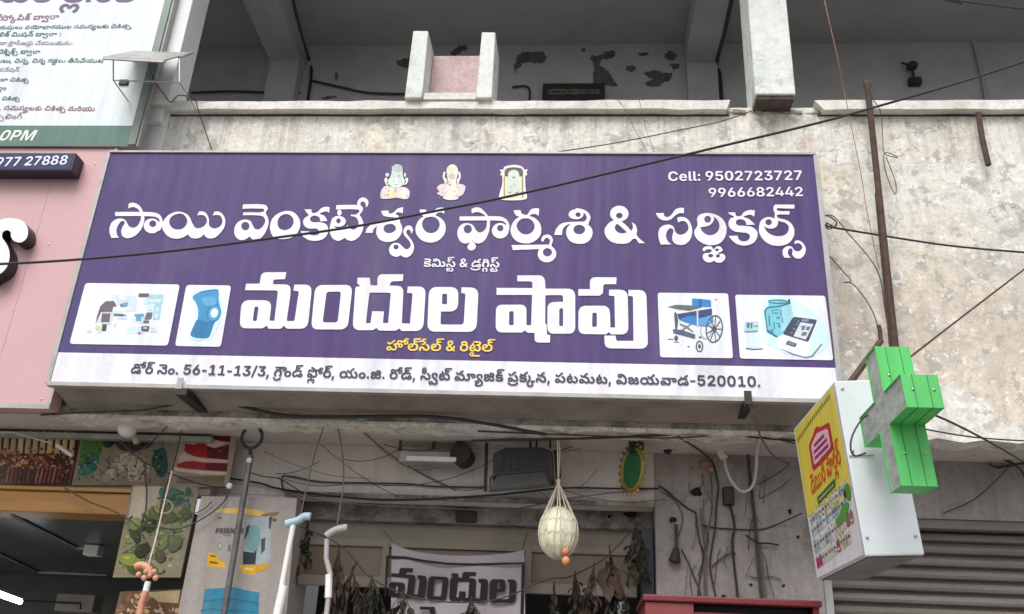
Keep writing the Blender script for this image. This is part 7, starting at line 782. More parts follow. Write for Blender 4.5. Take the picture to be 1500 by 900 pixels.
items += [(lb, rect(740, 160, 868, 240)), (lb, rect(790, 240, 850, 380)), (lin(205, 228, 238), rect(738, 240, 788, 300)), (lin(205, 228, 238), ell(760, 215, 30, 16, 10)), (lin(205, 228, 238), ell(820, 215, 30, 16, 10)), (lin(205, 228, 238), ell(812, 290, 16, 22, 10)), (lin(205, 228, 238), ell(804, 345, 16, 22, 10)),
          (lin(100, 98, 110), rect(650, 150, 740, 182)), (gd, [(360, 218), (432, 216), (455, 262), (425, 268), (415, 312), (318, 312), (270, 420), (282, 350), (310, 265)]), (gd, rect(326, 328, 400, 402)), (lin(92, 84, 92), rect(330, 422, 368, 480)), (lin(110, 106, 112), [(430, 330), (500, 330), (545, 342), (500, 350), (430, 346)]),
          (mbl, [(610, 332), (690, 328), (700, 350), (672, 360), (668, 394), (624, 392), (628, 356), (612, 352)]), (lin(108, 112, 124), [(720, 318), (772, 318), (760, 372), (735, 382), (698, 380)]), (lin(104, 108, 118), rect(692, 388, 740, 412)), (lin(92, 96, 108), rquad([(672, 440), (745, 436), (735, 486), (672, 482)], 8)), (lin(190, 196, 204), rect(690, 448, 725, 462)), (lin(150, 140, 156), ell(655, 500, 14, 14, 8)),
          (lin(206, 212, 150), ell(285, 450, 22, 20, 10)), (lin(206, 210, 176), ell(215, 485, 24, 14, 10)), (lin(122, 160, 190), [(486, 246), (510, 236), (556, 226), (548, 262), (520, 266), (488, 268)]), (lin(96, 98, 108), ell(498, 254, 12, 8, 8)), (lin(214, 206, 214), rect(326, 318, 440, 326)), (lin(214, 206, 214), rect(320, 404, 376, 416))]
mb = MB(); art(mb, Z1, YC, items, .0002); mb.build('picture', m_print, c1)
c2 = card([(273, 417.5), (338.7, 418.5), (323.5, 508.5), (256.3, 507)], 5, 'white card with a blue knee brace')
kb, kd = lin(72, 148, 196), lin(56, 124, 170)
mb = MB(); art(mb, Z1, YC, [(lin(206, 232, 240), sp([(1130, 140), (1330, 100), (1390, 300), (1290, 540), (1110, 560), (1090, 520), (1150, 340)])),
    (kb, [*sp([(1122, 182), (1180, 142), (1260, 122), (1345, 118), (1352, 200), (1364, 290), (1345, 370), (1310, 420), (1290, 480), (1262, 540), (1180, 545), (1105, 520), (1130, 440), (1165, 380), (1172, 300), (1150, 230)])]),
    (kd, sp([(1165, 380), (1240, 400), (1310, 395), (1292, 470), (1262, 538), (1180, 543), (1107, 518), (1132, 440)])),
    (lin(60, 130, 178), ell(1310, 325, 62, 82, 18, .3)), (lin(84, 160, 206), ell(1312, 324, 50, 68, 18, .3)), (lin(222, 234, 242), ell(1314, 322, 32, 42, 16, .3)), (lin(44, 104, 150), [(1300, 395), (1345, 372), (1300, 410)]),
    (lin(50, 114, 160), sp([(1125, 184), (1180, 148), (1260, 128), (1343, 124), (1343, 118), (1260, 120), (1180, 140)])), (lin(96, 170, 212), sp([(1200, 200), (1300, 180), (1330, 240), (1250, 260)]))], .0004)
mb.build('picture', m_print, c2)
Z3 = (955, 420, 1064 / 130)
c3 = card([(963.3, 429), (1066.5, 430), (1073.8, 525), (967, 523.5)], 4, 'white card with a blue wheelchair')
wb, wd, gk = lin(66, 132, 198), lin(70, 78, 120), lin(88, 92, 100)
def ring(cx, cy, rx, ry, t, rot=0): return [ell(cx, cy, rx, ry, 24, rot), list(reversed(ell(cx, cy, rx - t, ry - t, 24, rot)))]
items = [(lin(96, 116, 104), [(185, 245), (290, 218), (470, 225), (600, 250), (450, 292), (300, 272)]), (wb, rquad([(480, 140), (705, 160), (712, 250), (480, 235)], 14)), (lin(50, 104, 168), [(560, 150), (600, 155), (600, 250), (560, 245)]),
    (wd, [(300, 330), (540, 290), (720, 262), (720, 340), (560, 380), (320, 385)]), (wb, [(320, 395), (430, 355), (540, 350), (560, 380), (730, 345), (740, 420), (640, 480), (545, 470), (400, 430)]), (lin(90, 160, 216), [(560, 385), (720, 350), (730, 420), (640, 470), (560, 460)]),
    (gk, *ring(748, 508, 104, 168, 15, .12)), (lin(70, 74, 82), ell(748, 508, 26, 34, 12)), (lin(90, 100, 122), [(250, 510), (360, 520), (520, 575), (515, 630), (370, 590), (255, 560)]), (gk, *ring(570, 718, 46, 70, 16)), (gk, ell(570, 718, 18, 28, 10)), (lin(140, 160, 180), *ring(650, 520, 70, 110, 8, .1)),
    (gk, [(265, 320), (290, 300), (315, 400), (300, 520), (280, 520)]), (lin(200, 208, 220), [(535, 295), (555, 290), (558, 480), (540, 490)]), (gk, [(190, 625), (260, 628), (260, 638), (190, 636)]), (gk, [(420, 712), (460, 716), (440, 732)]), (gk, [(740, 152), (790, 156), (770, 166)]), (gk, ell(290, 620, 24, 34, 10)), (gk, [(560, 600), (600, 600), (590, 616), (560, 616)]), (gk, [(255, 660), (330, 664), (320, 672), (260, 670)]), (lin(120, 128, 136), [(330, 440), (420, 470), (500, 540), (490, 550), (400, 490), (335, 460)]), (lin(120, 128, 136), [(350, 520), (470, 440), (480, 450), (370, 530)])]
for k in range(9):
    a = k * 2 * math.pi / 9; items.append((gk, [(748 + 6 * math.sin(a), 508 - 6 * math.cos(a)), (748 + 94 * math.cos(a) + 5 * math.sin(a), 508 + 154 * math.sin(a) - 5 * math.cos(a)), (748 + 94 * math.cos(a) - 5 * math.sin(a), 508 + 154 * math.sin(a) + 5 * math.cos(a)), (748 - 6 * math.sin(a), 508 + 6 * math.cos(a))]))
mb = MB(); art(mb, Z3, YC, items, .0002); mb.build('picture', m_print, c3)
Z4 = (1070, 420, 7.5)
c4 = card([(1076.7, 432), (1208.7, 433.5), (1220.7, 528), (1084, 525.5)], 4, 'white card with a blood pressure monitor')
cuff, cl2, ink = lin(120, 196, 214), lin(160, 214, 228), lin(72, 82, 104)
mb = MB(); art(mb, Z4, YC, [(lin(206, 232, 242), sp([(360, 150), (680, 130), (960, 330), (1080, 600), (860, 790), (520, 700), (360, 560)])), (cuff, [(415, 150), (520, 140), (640, 165), (680, 280), (640, 480), (515, 560), (410, 500), (368, 300), (385, 240), (420, 215)]), (cl2, [(560, 210), (660, 190), (690, 300), (640, 470), (560, 500)]), (lin(70, 120, 134), *ring(525, 166, 110, 26, 14, .03)), (lin(70, 120, 134), [(368, 265), (400, 225), (560, 205), (660, 170), (660, 190), (560, 220), (410, 240), (385, 275), (410, 470), (515, 545), (510, 566), (400, 500)]), (ink, [(632, 140), (655, 138), (658, 176), (636, 176)]),
    *[(lin(84, 140, 156), rect(*b, .08)) for b in ((415, 320, 432, 430), (455, 250, 468, 300), (480, 250, 530, 262), (480, 285, 530, 300), (548, 260, 560, 330), (505, 330, 540, 355), (470, 390, 484, 470), (505, 400, 545, 412), (520, 420, 545, 450), (440, 470, 470, 500), (562, 340, 575, 400))],
    (lin(226, 232, 240), sp([(570, 545), (690, 335), (760, 330), (930, 360), (955, 400), (880, 590), (850, 760), (780, 775), (560, 690), (520, 640)])), (ink, rquad([(690, 330), (955, 365), (855, 612), (572, 522)], 24)), (lin(206, 214, 222), rquad([(770, 392), (912, 412), (828, 582), (692, 545)], 8)), *[(lin(110, 116, 128), rect(*b, -.4)) for b in ((795, 430, 830, 480), (840, 440, 880, 480), (790, 500, 845, 540), (780, 430, 790, 450))], (lin(140, 148, 164), rect(785, 360, 862, 384, -.2)), *[(lin(130, 136, 150), ell(x, y, 14, 9, 8)) for x, y in ((748, 384), (735, 412), (700, 466), (672, 508))], (lin(80, 84, 100), rquad([(632, 592), (730, 628), (712, 668), (606, 634)], 8)), (lin(138, 134, 150), rquad([(645, 606), (710, 630), (700, 652), (630, 630)], 5)),
    (lin(110, 130, 150), [(548, 680), (700, 740), (820, 772), (890, 760), (1000, 625), (1010, 632), (905, 768), (830, 785), (690, 750)]), (lin(172, 204, 216), rquad([(160, 390), (310, 380), (310, 495), (150, 500)], 20)), (lin(206, 224, 232), rquad([(175, 510), (325, 505), (325, 670), (180, 675)], 20)), (lin(92, 116, 130), [(165, 672), (250, 684), (360, 678), (350, 692), (250, 698), (170, 686)]), (lin(84, 120, 134), [(180, 400), (215, 400), (205, 460), (180, 450)]), (lin(84, 120, 134), [(222, 400), (245, 396), (238, 462), (222, 460)]), (lin(84, 120, 134), [(255, 430), (300, 428), (300, 440), (255, 442)]), (lin(110, 150, 164), [(155, 490), (300, 482), (300, 500), (155, 505)])], .0002)
mb.build('picture', m_print, c4)
# angle brackets hanging below the cabinet
mb = MB(); a = at(263, 563, -.016); mb.box(a.x - .016, a.x + .016, -.018, -.013, SZ0 - .02, SZ0 + .045); mb.build('bracket', m_trim, S)
a = at(266, 570, -.02)
mb = MB(); mb.hexa([(a.x - .03, -.02, SZ0 - .05), (a.x + .03, -.02, SZ0 - .05), (a.x + .05, .30, SZ0 - .06), (a.x - .01, .30, SZ0 - .06), (a.x - .03, -.02, SZ0 - .016), (a.x + .03, -.02, SZ0 - .016), (a.x + .05, .30, SZ0 - .016), (a.x - .01, .30, SZ0 - .016)]); mb.build('bracket', m_lamp, S)
a = at(1096, 585, -.02)
mb = MB(); mb.box(a.x - .018, a.x + .018, -.024, -.014, SZ0 - .03, SZ0 + .04); mb.box(a.x - .02, a.x + .02, -.014, .24, SZ0 - .04, SZ0 - .014); mb.build('bracket', m_lamp, S)

# ------------------------------------------------------------------ clinic banner, pink fascia, number plate, big letter
Cn = thing('wall_banner', (-3.4, .1, 4.75), 'white clinic banner with lines of small lettering and a green bottom band', 'banner')
YN = .10; cx1 = -2.735; cz0 = at(100, 213, YN).z; czb = at(100, 184.5, YN).z; cz1 = 6.7
mb = MB(); mb.box(-5.2, cx1, YN, YN + .045, cz0 - .005, cz1); mb.build('backing', m_trim, Cn)
mb = MB(); mb.add([(-5.2, YN - .002, czb), (cx1 - .06, YN - .002, czb), (cx1 - .06, YN - .002, cz1), (-5.2, YN - .002, cz1)], [(0, 1, 2, 3)], lin(222, 230, 234))
mb.add([(-5.2, YN - .002, cz0), (cx1 - .06, YN - .002, cz0), (cx1 - .06, YN - .002, czb), (-5.2, YN - .002, czb)], [(0, 1, 2, 3)], lin(98, 128, 118)); mb.build('banner_sheet', m_print, Cn)
mb = MB(); mb.box(cx1 - .06, cx1 - .012, YN - .012, YN + .02, cz0, cz1); mb.build('side_frame', mat('green_frame', (.19, .245, .215), .5, .12, 6), Cn)
mr, gt, gy = lin(150, 112, 128), lin(86, 120, 124), lin(150, 146, 160)
for key, p0, p1, col, asp in (('c1', (-40, 32), (86, 28), mr, .95), ('c2', (-38, 43.5), (194, 41), gt, .9), ('c3', (-30, 54), (89, 53), gt, .9), ('c4', (-25, 66), (107, 66), gy, .95), ('c5', (-32, 79), (58, 79), gt, 1), ('c6', (-40, 92), (151, 92), gt, .95),
                              ('c7', (-12, 105), (28, 105), gy, .9), ('c8', (-20, 119), (42, 120), gt, .9), ('c9', (-22, 133), (9, 132), gt, .9), ('c10', (-18, 147), (29, 147), gt, .9), ('c11', (-24, 161), (139, 163), mr, .95), ('c12', (-22, 175), (32, 174), gy, .9)):
    mb = MB(); line_px(mb, key, p0, p1, YN - .0035, col, asp); mb.build('lettering_line', m_print, Cn)
mb = MB(); line_px(mb, 'c0', (-60, 4), (197, 3), YN - .0035, lin(112, 98, 126), .95); mb.build('heading_lettering', m_print, Cn)
mb = MB(); line_px(mb, 'pm', (-4, 206), (49, 206), YN - .0035, lin(226, 236, 230), 1.0, .22); mb.build('hours_lettering', m_print, Cn)
Pf = thing('fascia_board', (-3.4, .14, 3.04), 'plain pink fascia board left of the purple signboard', 'sign board')
mb = MB(); mb.box(-5.2, -2.866, .12, .21, 3.04, cz0 - .01); mb.build('panel', m_pinkpanel, Pf)
mb = MB(); mb.box(-5.2, -2.868, .112, .119, 3.036, 3.062); mb.box(-2.884, -2.866, .112, .119, 3.064, cz0 - .012); mb.build('edge_trim', m_trim, Pf)
mb = MB(); mb.box(-3.232, -3.2305, .1185, .1195, 3.065, cz0 - .012); mb.build('panel_joint', m_trim, Pf)
for px, py in ((71, 358), (140, 240), (60, 585), (20, 455)):
    mb = MB(); mb.ellipsoid(at(px, py, .119), (.006, .004, .006), 8, 6); mb.build('rivet', m_steel, Pf)
ZL1 = (0, 300, 3.0)
mb = MB()
out = [(v.x, v.y) for v in spl([(-60, 120), (-30, 85), (15, 62), (60, 60), (100, 72), (122, 105), (118, 145), (92, 166), (62, 160), (48, 140), (46, 120), (30, 112), (12, 122), (10, 145), (30, 175), (42, 210), (38, 255), (18, 290), (-20, 315), (-60, 320)], 4)]
P3 = [at(x / 3, 300 + y / 3, .03) for x, y in out]
lt = thing('raised_letter', (P3[0].x, .08, min(p.z for p in P3)), 'big raised white letter with black sides on the pink fascia', 'letter')
mb.prism(P3, (0, .088, 0)); mb.build('letter_body', m_blackletter, lt, fix=True)
mb = MB(); q = [(v[0], v[1]) for v in out]; cxm = sum(a for a, _ in q) / len(q); mb.fill([q], lambda x, y: at(x / 3, 300 + y / 3, .0285), lin(232, 234, 236)); mb.build('letter_face', m_print, lt)
np_ = thing('number_plate', (-3.4, .08, 4.4), 'dark blue sign strip with white telephone digits at the top of the pink fascia', 'sign')
a, b2 = at(-60, 222, .02), at(103, 255, .02)
z0p, z1p = at(50, 250, .02).z, at(50, 224, .02).z
mb = MB(); mb.box(-4.4, b2.x, .02, .118, z0p, z1p); mb.build('casing', mat('navy_casing', (.022, .024, .045), .4, .1, 5), np_, bevel=.004)
mb = MB(); mb.add([(-4.39, .018, z0p + .01), (b2.x - .012, .018, z0p + .01), (b2.x - .012, .018, z1p - .01), (-4.39, .018, z1p - .01)], [(0, 1, 2, 3)], lin(60, 66, 98)); mb.build('face', m_print, np_)
mb = MB(); line_px(mb, 'plate', (-34, 245), (98, 241), .0165, lin(228, 232, 244), 1.06); mb.build('digits', m_print, np_)

# small tray bracket on the white pier
T = thing('tray_bracket', at(215, 125, -.05), 'flat grey metal tray on a thin rod frame fixed to the white column', 'bracket')
q = [at(151, 85, -.20), at(240, 90, -.22), at(281, 79, .10), at(196, 76, .10)]; up_ = Vector((0, -.004, .006))
mb = MB(); mb.hexa(q + [p + up_ for p in q]); mb.build('tray', m_tray, T, fix=True)
mb = MB(); mb.bar(q[0] - up_ * .5, q[1] - up_ * .5, .012, .014); mb.tube([at(262, 85, -.05), at(283, 77, .06)], .008, 6); mb.build('tray_lip', m_tray, T)
c, d, c2, d2 = at(166, 118, -.12), at(263, 121, -.12), at(166, 88, -.18), at(263, 86, -.1)
mb = MB()
mb.tube([c2, c], .0045, 6); mb.tube([d2, d], .0045, 6); mb.tube([c, d], .004, 6); mb.tube([c, Vector((c.x, .09, c.z))], .004, 6); mb.tube([d, Vector((d.x, .15, d.z))], .004, 6); mb.build('rod_frame', m_tray, T)
mb = MB(); e = at(182, 122, .1); mb.box(e.x - .03, e.x + .03, .085, .098, e.z - .02, e.z + .02); mb.build('clamp', m_black, T, bevel=.004)
# ------------------------------------------------------------------ hanging box sign and green cross
Bx = thing('box_sign', (1.15, -.5, 2.23), 'white sheet metal box sign with a yellow dairy poster on its left side', 'sign')
YF, YK = -.86, -.16
fTL, fBL, fBR = at(1222, 558, YF), at(1268, 815, YF), at(1355, 813, YF)
wv = (fBR - fBL); fTR = fTL + wv
bTL = at(1163, 628, YK); bBL = bTL + (fBL - fTL)
bTR, bBR = bTL + wv, bBL + wv
def hx(i=0):
    return [fBL, fBR, bBR, bBL, fTL, fTR, bTR, bTL]
mb = MB(); mb.hexa(hx()); mb.build('box_body', m_box, Bx, bevel=.006)
dn = Vector((0, 0, -.004)); e = .012
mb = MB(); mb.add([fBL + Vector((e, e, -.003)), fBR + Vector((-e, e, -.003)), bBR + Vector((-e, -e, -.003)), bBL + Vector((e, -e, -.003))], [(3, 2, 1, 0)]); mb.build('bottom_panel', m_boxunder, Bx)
# left face: u along from back to front, v from top to bottom
def lf(u, v, off=.003):
    p = (bTL * (1 - v) + bBL * v) * (1 - u) + (fTL * (1 - v) + fBL * v) * u
    return p + Vector((-off, 0, 0))
YEL, RED, ORG = lin(226, 208, 84), lin(192, 50, 62), lin(216, 96, 40)
mb = MB()
def lface(items, off0=.003, st=.0006):
    for l, it in zip(layers(items), items): mb.fill(it[1:], lambda x, y, l=l: lf(x, y, off0 + .0003 * l), it[0])
lface([(lin(226, 222, 228), [(.01, .01), (.99, .01), (.99, .99), (.01, .99)])])
n = 14; bot = [(.02 + .96 * k / n, .60 + .05 * math.sin(k / n * 3.0) + .04 * (k / n)) for k in range(n + 1)]
lface([(YEL, [(.03, .02), (.97, .02), *reversed(bot)])], .0036)
mb.build('poster_sheet', m_print, Bx)
mb = MB(); lface([(RED, rquad([(.30, .20), (.42, .17), (.52, .135), (.62, .17), (.80, .19), (.80, .35), (.58, .37), (.30, .37)], .03)), (lin(236, 190, 200), rquad([(.35, .215), (.52, .18), (.75, .215), (.75, .33), (.35, .345)], .03)),
                  *[(lin(150, 60, 110), [(x0, y), (x1, y - .004), (x1, y + .018), (x0, y + .02)]) for x0, x1, y in ((.42, .66, .225), (.39, .70, .262), (.39, .71, .30))]], .0045)
mb.build('badge', m_print, Bx)
mb = MB()
O, Uv = lf(.20, .50, .0052), (lf(.90, .46, .0052) - lf(.20, .50, .0052))
w = int(LINES['dairy'].split(';')[0]); text(mb, 'dairy', O, Uv / w, (lf(.2, .37, .0052) - lf(.2, .50, .0052)) / 760, ORG, Vector((-1, 0, 0))); mb.build('dairy_lettering', m_print, Bx)
mb = MB(); lface([(lin(74, 112, 62), rquad([(.30, .535), (.72, .51), (.72, .555), (.30, .585)], .015)), *[(lin(196, 210, 150), [(x, .556 - .06 * (x - .3)), (x + .035, .554 - .06 * (x - .3)), (x + .035, .564 - .06 * (x - .3)), (x, .567 - .06 * (x - .3))]) for x in (.34, .39, .44, .49, .54, .59, .64)]], .0045)
mb.build('green_label', m_print, Bx)
mb = MB(); lface([*[(lin(112, 128, 60), [(x, .085 - .05 * x + .05 * (x - .5) ** 2), (x + .03, .083 - .05 * x + .05 * (x - .5) ** 2), (x + .028, .108 - .05 * x + .05 * (x - .5) ** 2), (x, .11 - .05 * x + .05 * (x - .5) ** 2)]) for x in [.06 + .05 * k for k in range(17)]]], .0045)
mb.build('small_print', m_print, Bx)
rr = random.Random(21); items = []
cols = [lin(206, 210, 218), lin(196, 204, 214), lin(222, 224, 228), lin(150, 170, 190), lin(176, 196, 180), lin(214, 206, 190)]
for row, (y0, y1) in enumerate(((.605, .665), (.67, .745), (.765, .85), (.86, .94))):
    x = .06
    while x < (.90 if row < 3 else .80):
        w = rr.uniform(.045, .085); warm = row >= 2 and x > .5; hh_ = rr.uniform(0, .02)
        c = rr.choice([lin(176, 120, 90), lin(150, 96, 70), lin(196, 170, 130), lin(206, 196, 176)]) if warm else rr.choice(cols)
        if row == 3 and x < .2: c = lin(176, 56, 92)
        k = -.05 * x
        items.append((c, rquad([(x, y0 + hh_ + k), (x + w * .88, y0 + hh_ + k), (x + w * .88, y1 + k), (x, y1 + k)], .01)))
        items.append((rr.choice([lin(110, 126, 150), lin(120, 90, 90), lin(84, 110, 150), lin(96, 140, 100), lin(160, 70, 80)]), [(x + w * .12, y0 + .03 + k), (x + w * .74, y0 + .03 + k), (x + w * .74, y0 + .047 + k), (x + w * .12, y0 + .047 + k)]))
        items.append((rr.choice([lin(232, 232, 234), lin(90, 100, 120), lin(150, 160, 172)]), [(x + w * .3, y0 + hh_ - .012 + k), (x + w * .6, y0 + hh_ - .012 + k), (x + w * .6, y0 + hh_ + k), (x + w * .3, y0 + hh_ + k)]))
        if rr.random() < .6: items.append((rr.choice([lin(120, 130, 150), lin(200, 206, 212)]), ell(x + w * .42, y1 - .018 + k, w * .26, .009, 8)))
        x += w
items += [(lin(92, 158, 70), sp([(.60, .735), (.68, .72), (.80, .68), (.90, .69), (.85, .735), (.74, .765), (.64, .775)])), (lin(84, 148, 66), sp([(.86, .60), (.92, .585), (.97, .62), (.94, .68), (.88, .67)])), (lin(70, 60, 50), ell(.86, .635, .03, .025, 8))]
mb = MB(); lface(items, .0046, .00025); mb.build('product_pictures', m_print, Bx)
sc_ = [fTL * (1 - v) + fBL * v + wv * u + Vector((0, -.004, 0)) for u, v in ((.12, .05), (.1, .42), (.08, .90), (.9, .90))]
for p in sc_:
    mb = MB(); mb.ellipsoid(p, (.006, .004, .006), 8, 6); mb.build('screw', m_steel, Bx)
mb = MB(); a = fTL * .55 + fBL * .45 + Vector((0, -.004, 0)); mb.bar(a + wv * .02, a + wv * .45, .003, .003); mb.build('seam', m_boxunder, Bx)

Cx = thing('pharmacy_cross', (1.2, -1.2, 2.4), 'bright green three dimensional pharmacy cross with grey side faces', 'sign')
YT = -1.24
xl_ = (at(1303, 631, YT).x + at(1315, 712, YT).x) / 2; xr_ = (at(1354, 640, YT).x + at(1368, 711, YT).x) / 2
za, zd = at(1303, 508, YT).z, at(1340, 712, YT).z
yf_ = YT - .19
zb_, zc_ = at(1347, 549, yf_).z, at(1350, 597, yf_).z
hh = (zb_ - zc_)
y0_, y1_ = YT, YT + hh; yb_ = y1_ + .19
out = [(y0_, za), (y0_, zb_), (yf_, zb_), (yf_, zc_), (y0_, zc_), (y0_, zd), (y1_, zd), (y1_, zc_), (yb_, zc_), (yb_, zb_), (y1_, zb_), (y1_, za)]
lean = .025
def cp(x, y, z): return Vector((x + (za - z) * .06 - .016, y, z))
N_ = len(out)
mb = MB(); w = xr_ - xl_
for i in range(N_):
    (ya, zA), (yb2, zB) = out[i], out[(i + 1) % N_]
    mb.add([cp(xl_, ya, zA), cp(xr_, ya, zA), cp(xr_, yb2, zB), cp(xl_, yb2, zB)], [(0, 1, 2, 3)])
mb.build('band', m_green, Cx, fix=True)
for x, s in ((xl_ + .004, -1), (xr_ - .004, 1)):
    mb = MB(); mb.fill([out], lambda y, z, x=x: cp(x, y, z)); mb.build('side_face', m_grey_led, Cx)
mb = MB()
for x in (xl_, xr_):
    for i in range(N_):
        (ya, zA), (yb2, zB) = out[i], out[(i + 1) % N_]; mb.bar(cp(x, ya, zA), cp(x, yb2, zB), .0035)
mb.build('edge_lip', m_green, Cx)
m_groove = mat('groove_dark_green', (.03, .24, .045), .6, .1, 8)
for t in (.30, .72):
    x = xl_ + w * t
    for (ya, zA), (yb2, zB) in ((out[0], out[1]), (out[2], out[3]), (out[3], out[4]), (out[4], out[5])):
        d = Vector((0, -.0008, 0)) if ya == yb2 else Vector((0, 0, -.0008))
        mb = MB(); mb.bar(cp(x, ya, zA) + d, cp(x, yb2, zB) + d, .002); mb.build('groove', m_groove, Cx)
for t in (.26, .84):
    for (y, z) in ((y0_, za - hh * .95), (yf_, (zb_ + zc_) / 2 + .005), (y0_, zc_ - (zc_ - zd) * .48)):
        mb = MB(); mb.ellipsoid(cp(xl_ + w * t, y - .002, z), (.0052, .003, .0048), 10, 6); mb.build('screw', m_steel, Cx)
mb = MB(); hk = [at(1281, 607, -1.0), at(1265, 612, -1.02), at(1250, 635, -1.03), at(1246, 655, -1.03), at(1252, 668, -1.02), at(1268, 664, -.98)]
mb.tube(hk, .0035, 6, 5); mb.build('cable', m_black, Cx)

# rusty pole, bar and bracket behind the cross
mb = MB(); mb.tube([(1.70, .13, 5.185), (1.68, .13, 4.4), (1.655, .13, 3.42)], .018, 10); mb.ellipsoid((1.70, .13, 5.20), (.026, .02, .04), 8, 6)
mb.tube([(1.675, .15, 4.45), (1.64, .15, 3.46)], .011, 8)
po = mb.build('rusty_pole', m_rust, label='tall thin rusty pole rising behind the green cross past the balcony edge', cat='pole')
mb = MB(); mb.bar(at(1290, 500, .02), at(1246, 560, -.3), .03, .018); mb.build('strut', m_rust, None, label='short rusty strut joining the box sign to the wall', cat='bracket')
mb = MB(); mb.tube([at(1433, 166, .2), at(1439, 205, .2), at(1448, 242, .2)], .017, 8); mb.build('iron_bar', m_rust, label='short rusty iron bar sticking down from the coping on the right', cat='bar')
mb = MB(); mb.tube([at(1290, 500, .1), at(1289, 485, .1), at(1287, 477, .1)], .012, 8); mb.build('pipe_stub', m_rust, label='short dark pipe stub beside the foot of the rusty pole', cat='pipe')

# ------------------------------------------------------------------ cables, wires and strings
def cable(name, label, pts, r, m, group=None, cat='cable', n=6, smooth=5, mid=None):
    P_ = [at(*p) for p in pts]
    out_ = lambda p: p[0] > 1510 or p[0] < -10 or p[1] < -5
    if out_(pts[-1]): P_.append(P_[-1] + (P_[-1] - P_[-2]).normalized() * 3.0)        # carries on past the frame
    if out_(pts[0]): P_.insert(0, P_[0] + (P_[0] - P_[1]).normalized() * 3.0)
    mb = MB(); mb.tube(P_, r, n, smooth); return mb.build(name, m, label=label, cat=cat, group=group)
G1 = 'cables crossing in front of the building'
cable('overhead_cable', 'thick black cable rising across the purple signboard from left to right', [(-160, 392, -.7), (0, 387, -.7), (120, 380, -.7), (260, 367, -.7), (400, 349, -.7), (520, 332, -.7), (650, 307, -.7), (750, 287, -.7), (900, 252, -.7), (1050, 216, -.7), (1200, 180, -.7), (1300, 152, -.7), (1400, 123, -.7), (1500, 91, -.7), (1680, 34, -.7)], .0062, m_black, G1)
cable('overhead_cable', 'thin cable running up from the top of the sign to the balcony column', [(815, 223, .0), (900, 210, .05), (1000, 190, .09), (1060, 177, .1), (1108, 160, .1)], .0032, m_grime, G1)
cable('wall_cable', 'black cable running from the right edge of the sign to the right across the wall', [(1210, 329, -.02), (1218, 333, .1), (1290, 345, .19), (1390, 360, .2), (1500, 370, .18), (1640, 380, .1)], .0058, m_black, G1)
cable('cable_end', 'frayed black cable end looped at the right edge of the sign', [(1206, 316, .02), (1216, 318, .0), (1226, 328, .04), (1214, 336, .02), (1208, 326, .0), (1219, 331, .08)], .004, m_black)
cable('guy_wire', 'straight brown guy wire slanting up to the right from the green cross', [(1331, 525, -1.0), (1415, 460, -.7), (1500, 395, -.45), (1600, 318, -.2)], .0042, m_rust, G1)
cable('overhead_cable', 'brown cable sloping down to the right from behind the green cross', [(1366, 607, -1.1), (1400, 622, -.9), (1450, 648, -.7), (1500, 677, -.5), (1560, 712, -.4)], .0045, m_grime, G1)
cable('overhead_cable', 'dark cable along the foot of the wall right of the green cross', [(1350, 628, .1), (1400, 637, .19), (1440, 642, .2), (1500, 646, .2), (1600, 650, .2)], .004, m_black, G1)
cable('red_wire', 'faded red wire hanging down past the balcony beside the column', [(1203, -20, -.1), (1212, 20, -.08), (1228, 90, 0), (1236, 130, .1), (1247, 185, .15), (1262, 260, .2), (1270, 310, .2), (1288, 395, .22)], .0028, m_red_wire, G1)
cable('overhead_cable', 'dark cable crossing the top right corner of the balcony', [(1340, -12, -.5), (1375, -3, -.5), (1430, 5, -.5), (1500, 14, -.5), (1600, 28, -.5)], .0045, m_black, G1)
cable('thin_wire', 'thin grey wire trailing over the coping above the telephone number, left one', [(905, 146, .16), (915, 160, .16), (930, 190, .2), (948, 222, .2)], .0018, m_wire)
cable('thin_wire', 'thin grey wire trailing over the coping above the telephone number, right one', [(936, 145, .16), (942, 168, .16), (948, 195, .2), (959, 222, .2)], .0018, m_wire)
cable('looped_wire', 'thin wire knotted in a loop on the wall right of the rusty pole', [(1277, 143, .1), (1290, 165, .15), (1293, 200, .2), (1296, 225, .2), (1315, 231, .2), (1296, 224, .2), (1297, 250, .2), (1310, 284, .2), (1312, 268, .2), (1298, 230, .2)], .0025, m_grime)
cable('curved_wire', 'dark wire curving from the sign edge down to the pipe stub, upper one', [(1208, 316, .1), (1222, 318, .15), (1245, 345, .2), (1275, 380, .2), (1290, 410, .2), (1296, 450, .19), (1305, 505, .15)], .0032, m_grime)
cable('curved_wire', 'dark wire curving from the sign edge down to the pipe stub, lower one', [(1215, 375, .15), (1235, 398, .2), (1247, 412, .2), (1236, 414, .2), (1250, 417, .2), (1272, 445, .2), (1285, 475, .17), (1289, 500, .1)], .003, m_grime)
cable('thin_wire', 'thin wire hanging over the coping at the left end by the white pier', [(218, 92, .0), (226, 118, .1), (240, 138, .15), (250, 150, .15), (262, 140, .16), (284, 145, .16), (290, 160, .16), (300, 190, .2), (311, 222, .2)], .0035, m_grime)
cable('slack_cable', 'heavy slack cable looping under the left part of the signboard', [(310, 590, .2), (345, 594, .2), (390, 604, .2), (430, 610, .2), (500, 611, .2), (570, 610, .2), (640, 611, .2), (720, 622, .2), (800, 637, .2)], .009, m_black)
cable('slack_cable', 'dark cable strung under the left end of the signboard to the bracket', [(60, 608, .2), (130, 604, .2), (200, 602, .2), (250, 594, .2), (275, 590, .2)], .006, m_grime)
cable('slack_cable', 'green black cable sagging below the middle of the signboard', [(690, 646, .3), (790, 644, .3), (900, 641, .3), (1000, 636, .3), (1060, 633, .3), (1100, 640, .3), (1170, 646, .3)], .007, m_black)
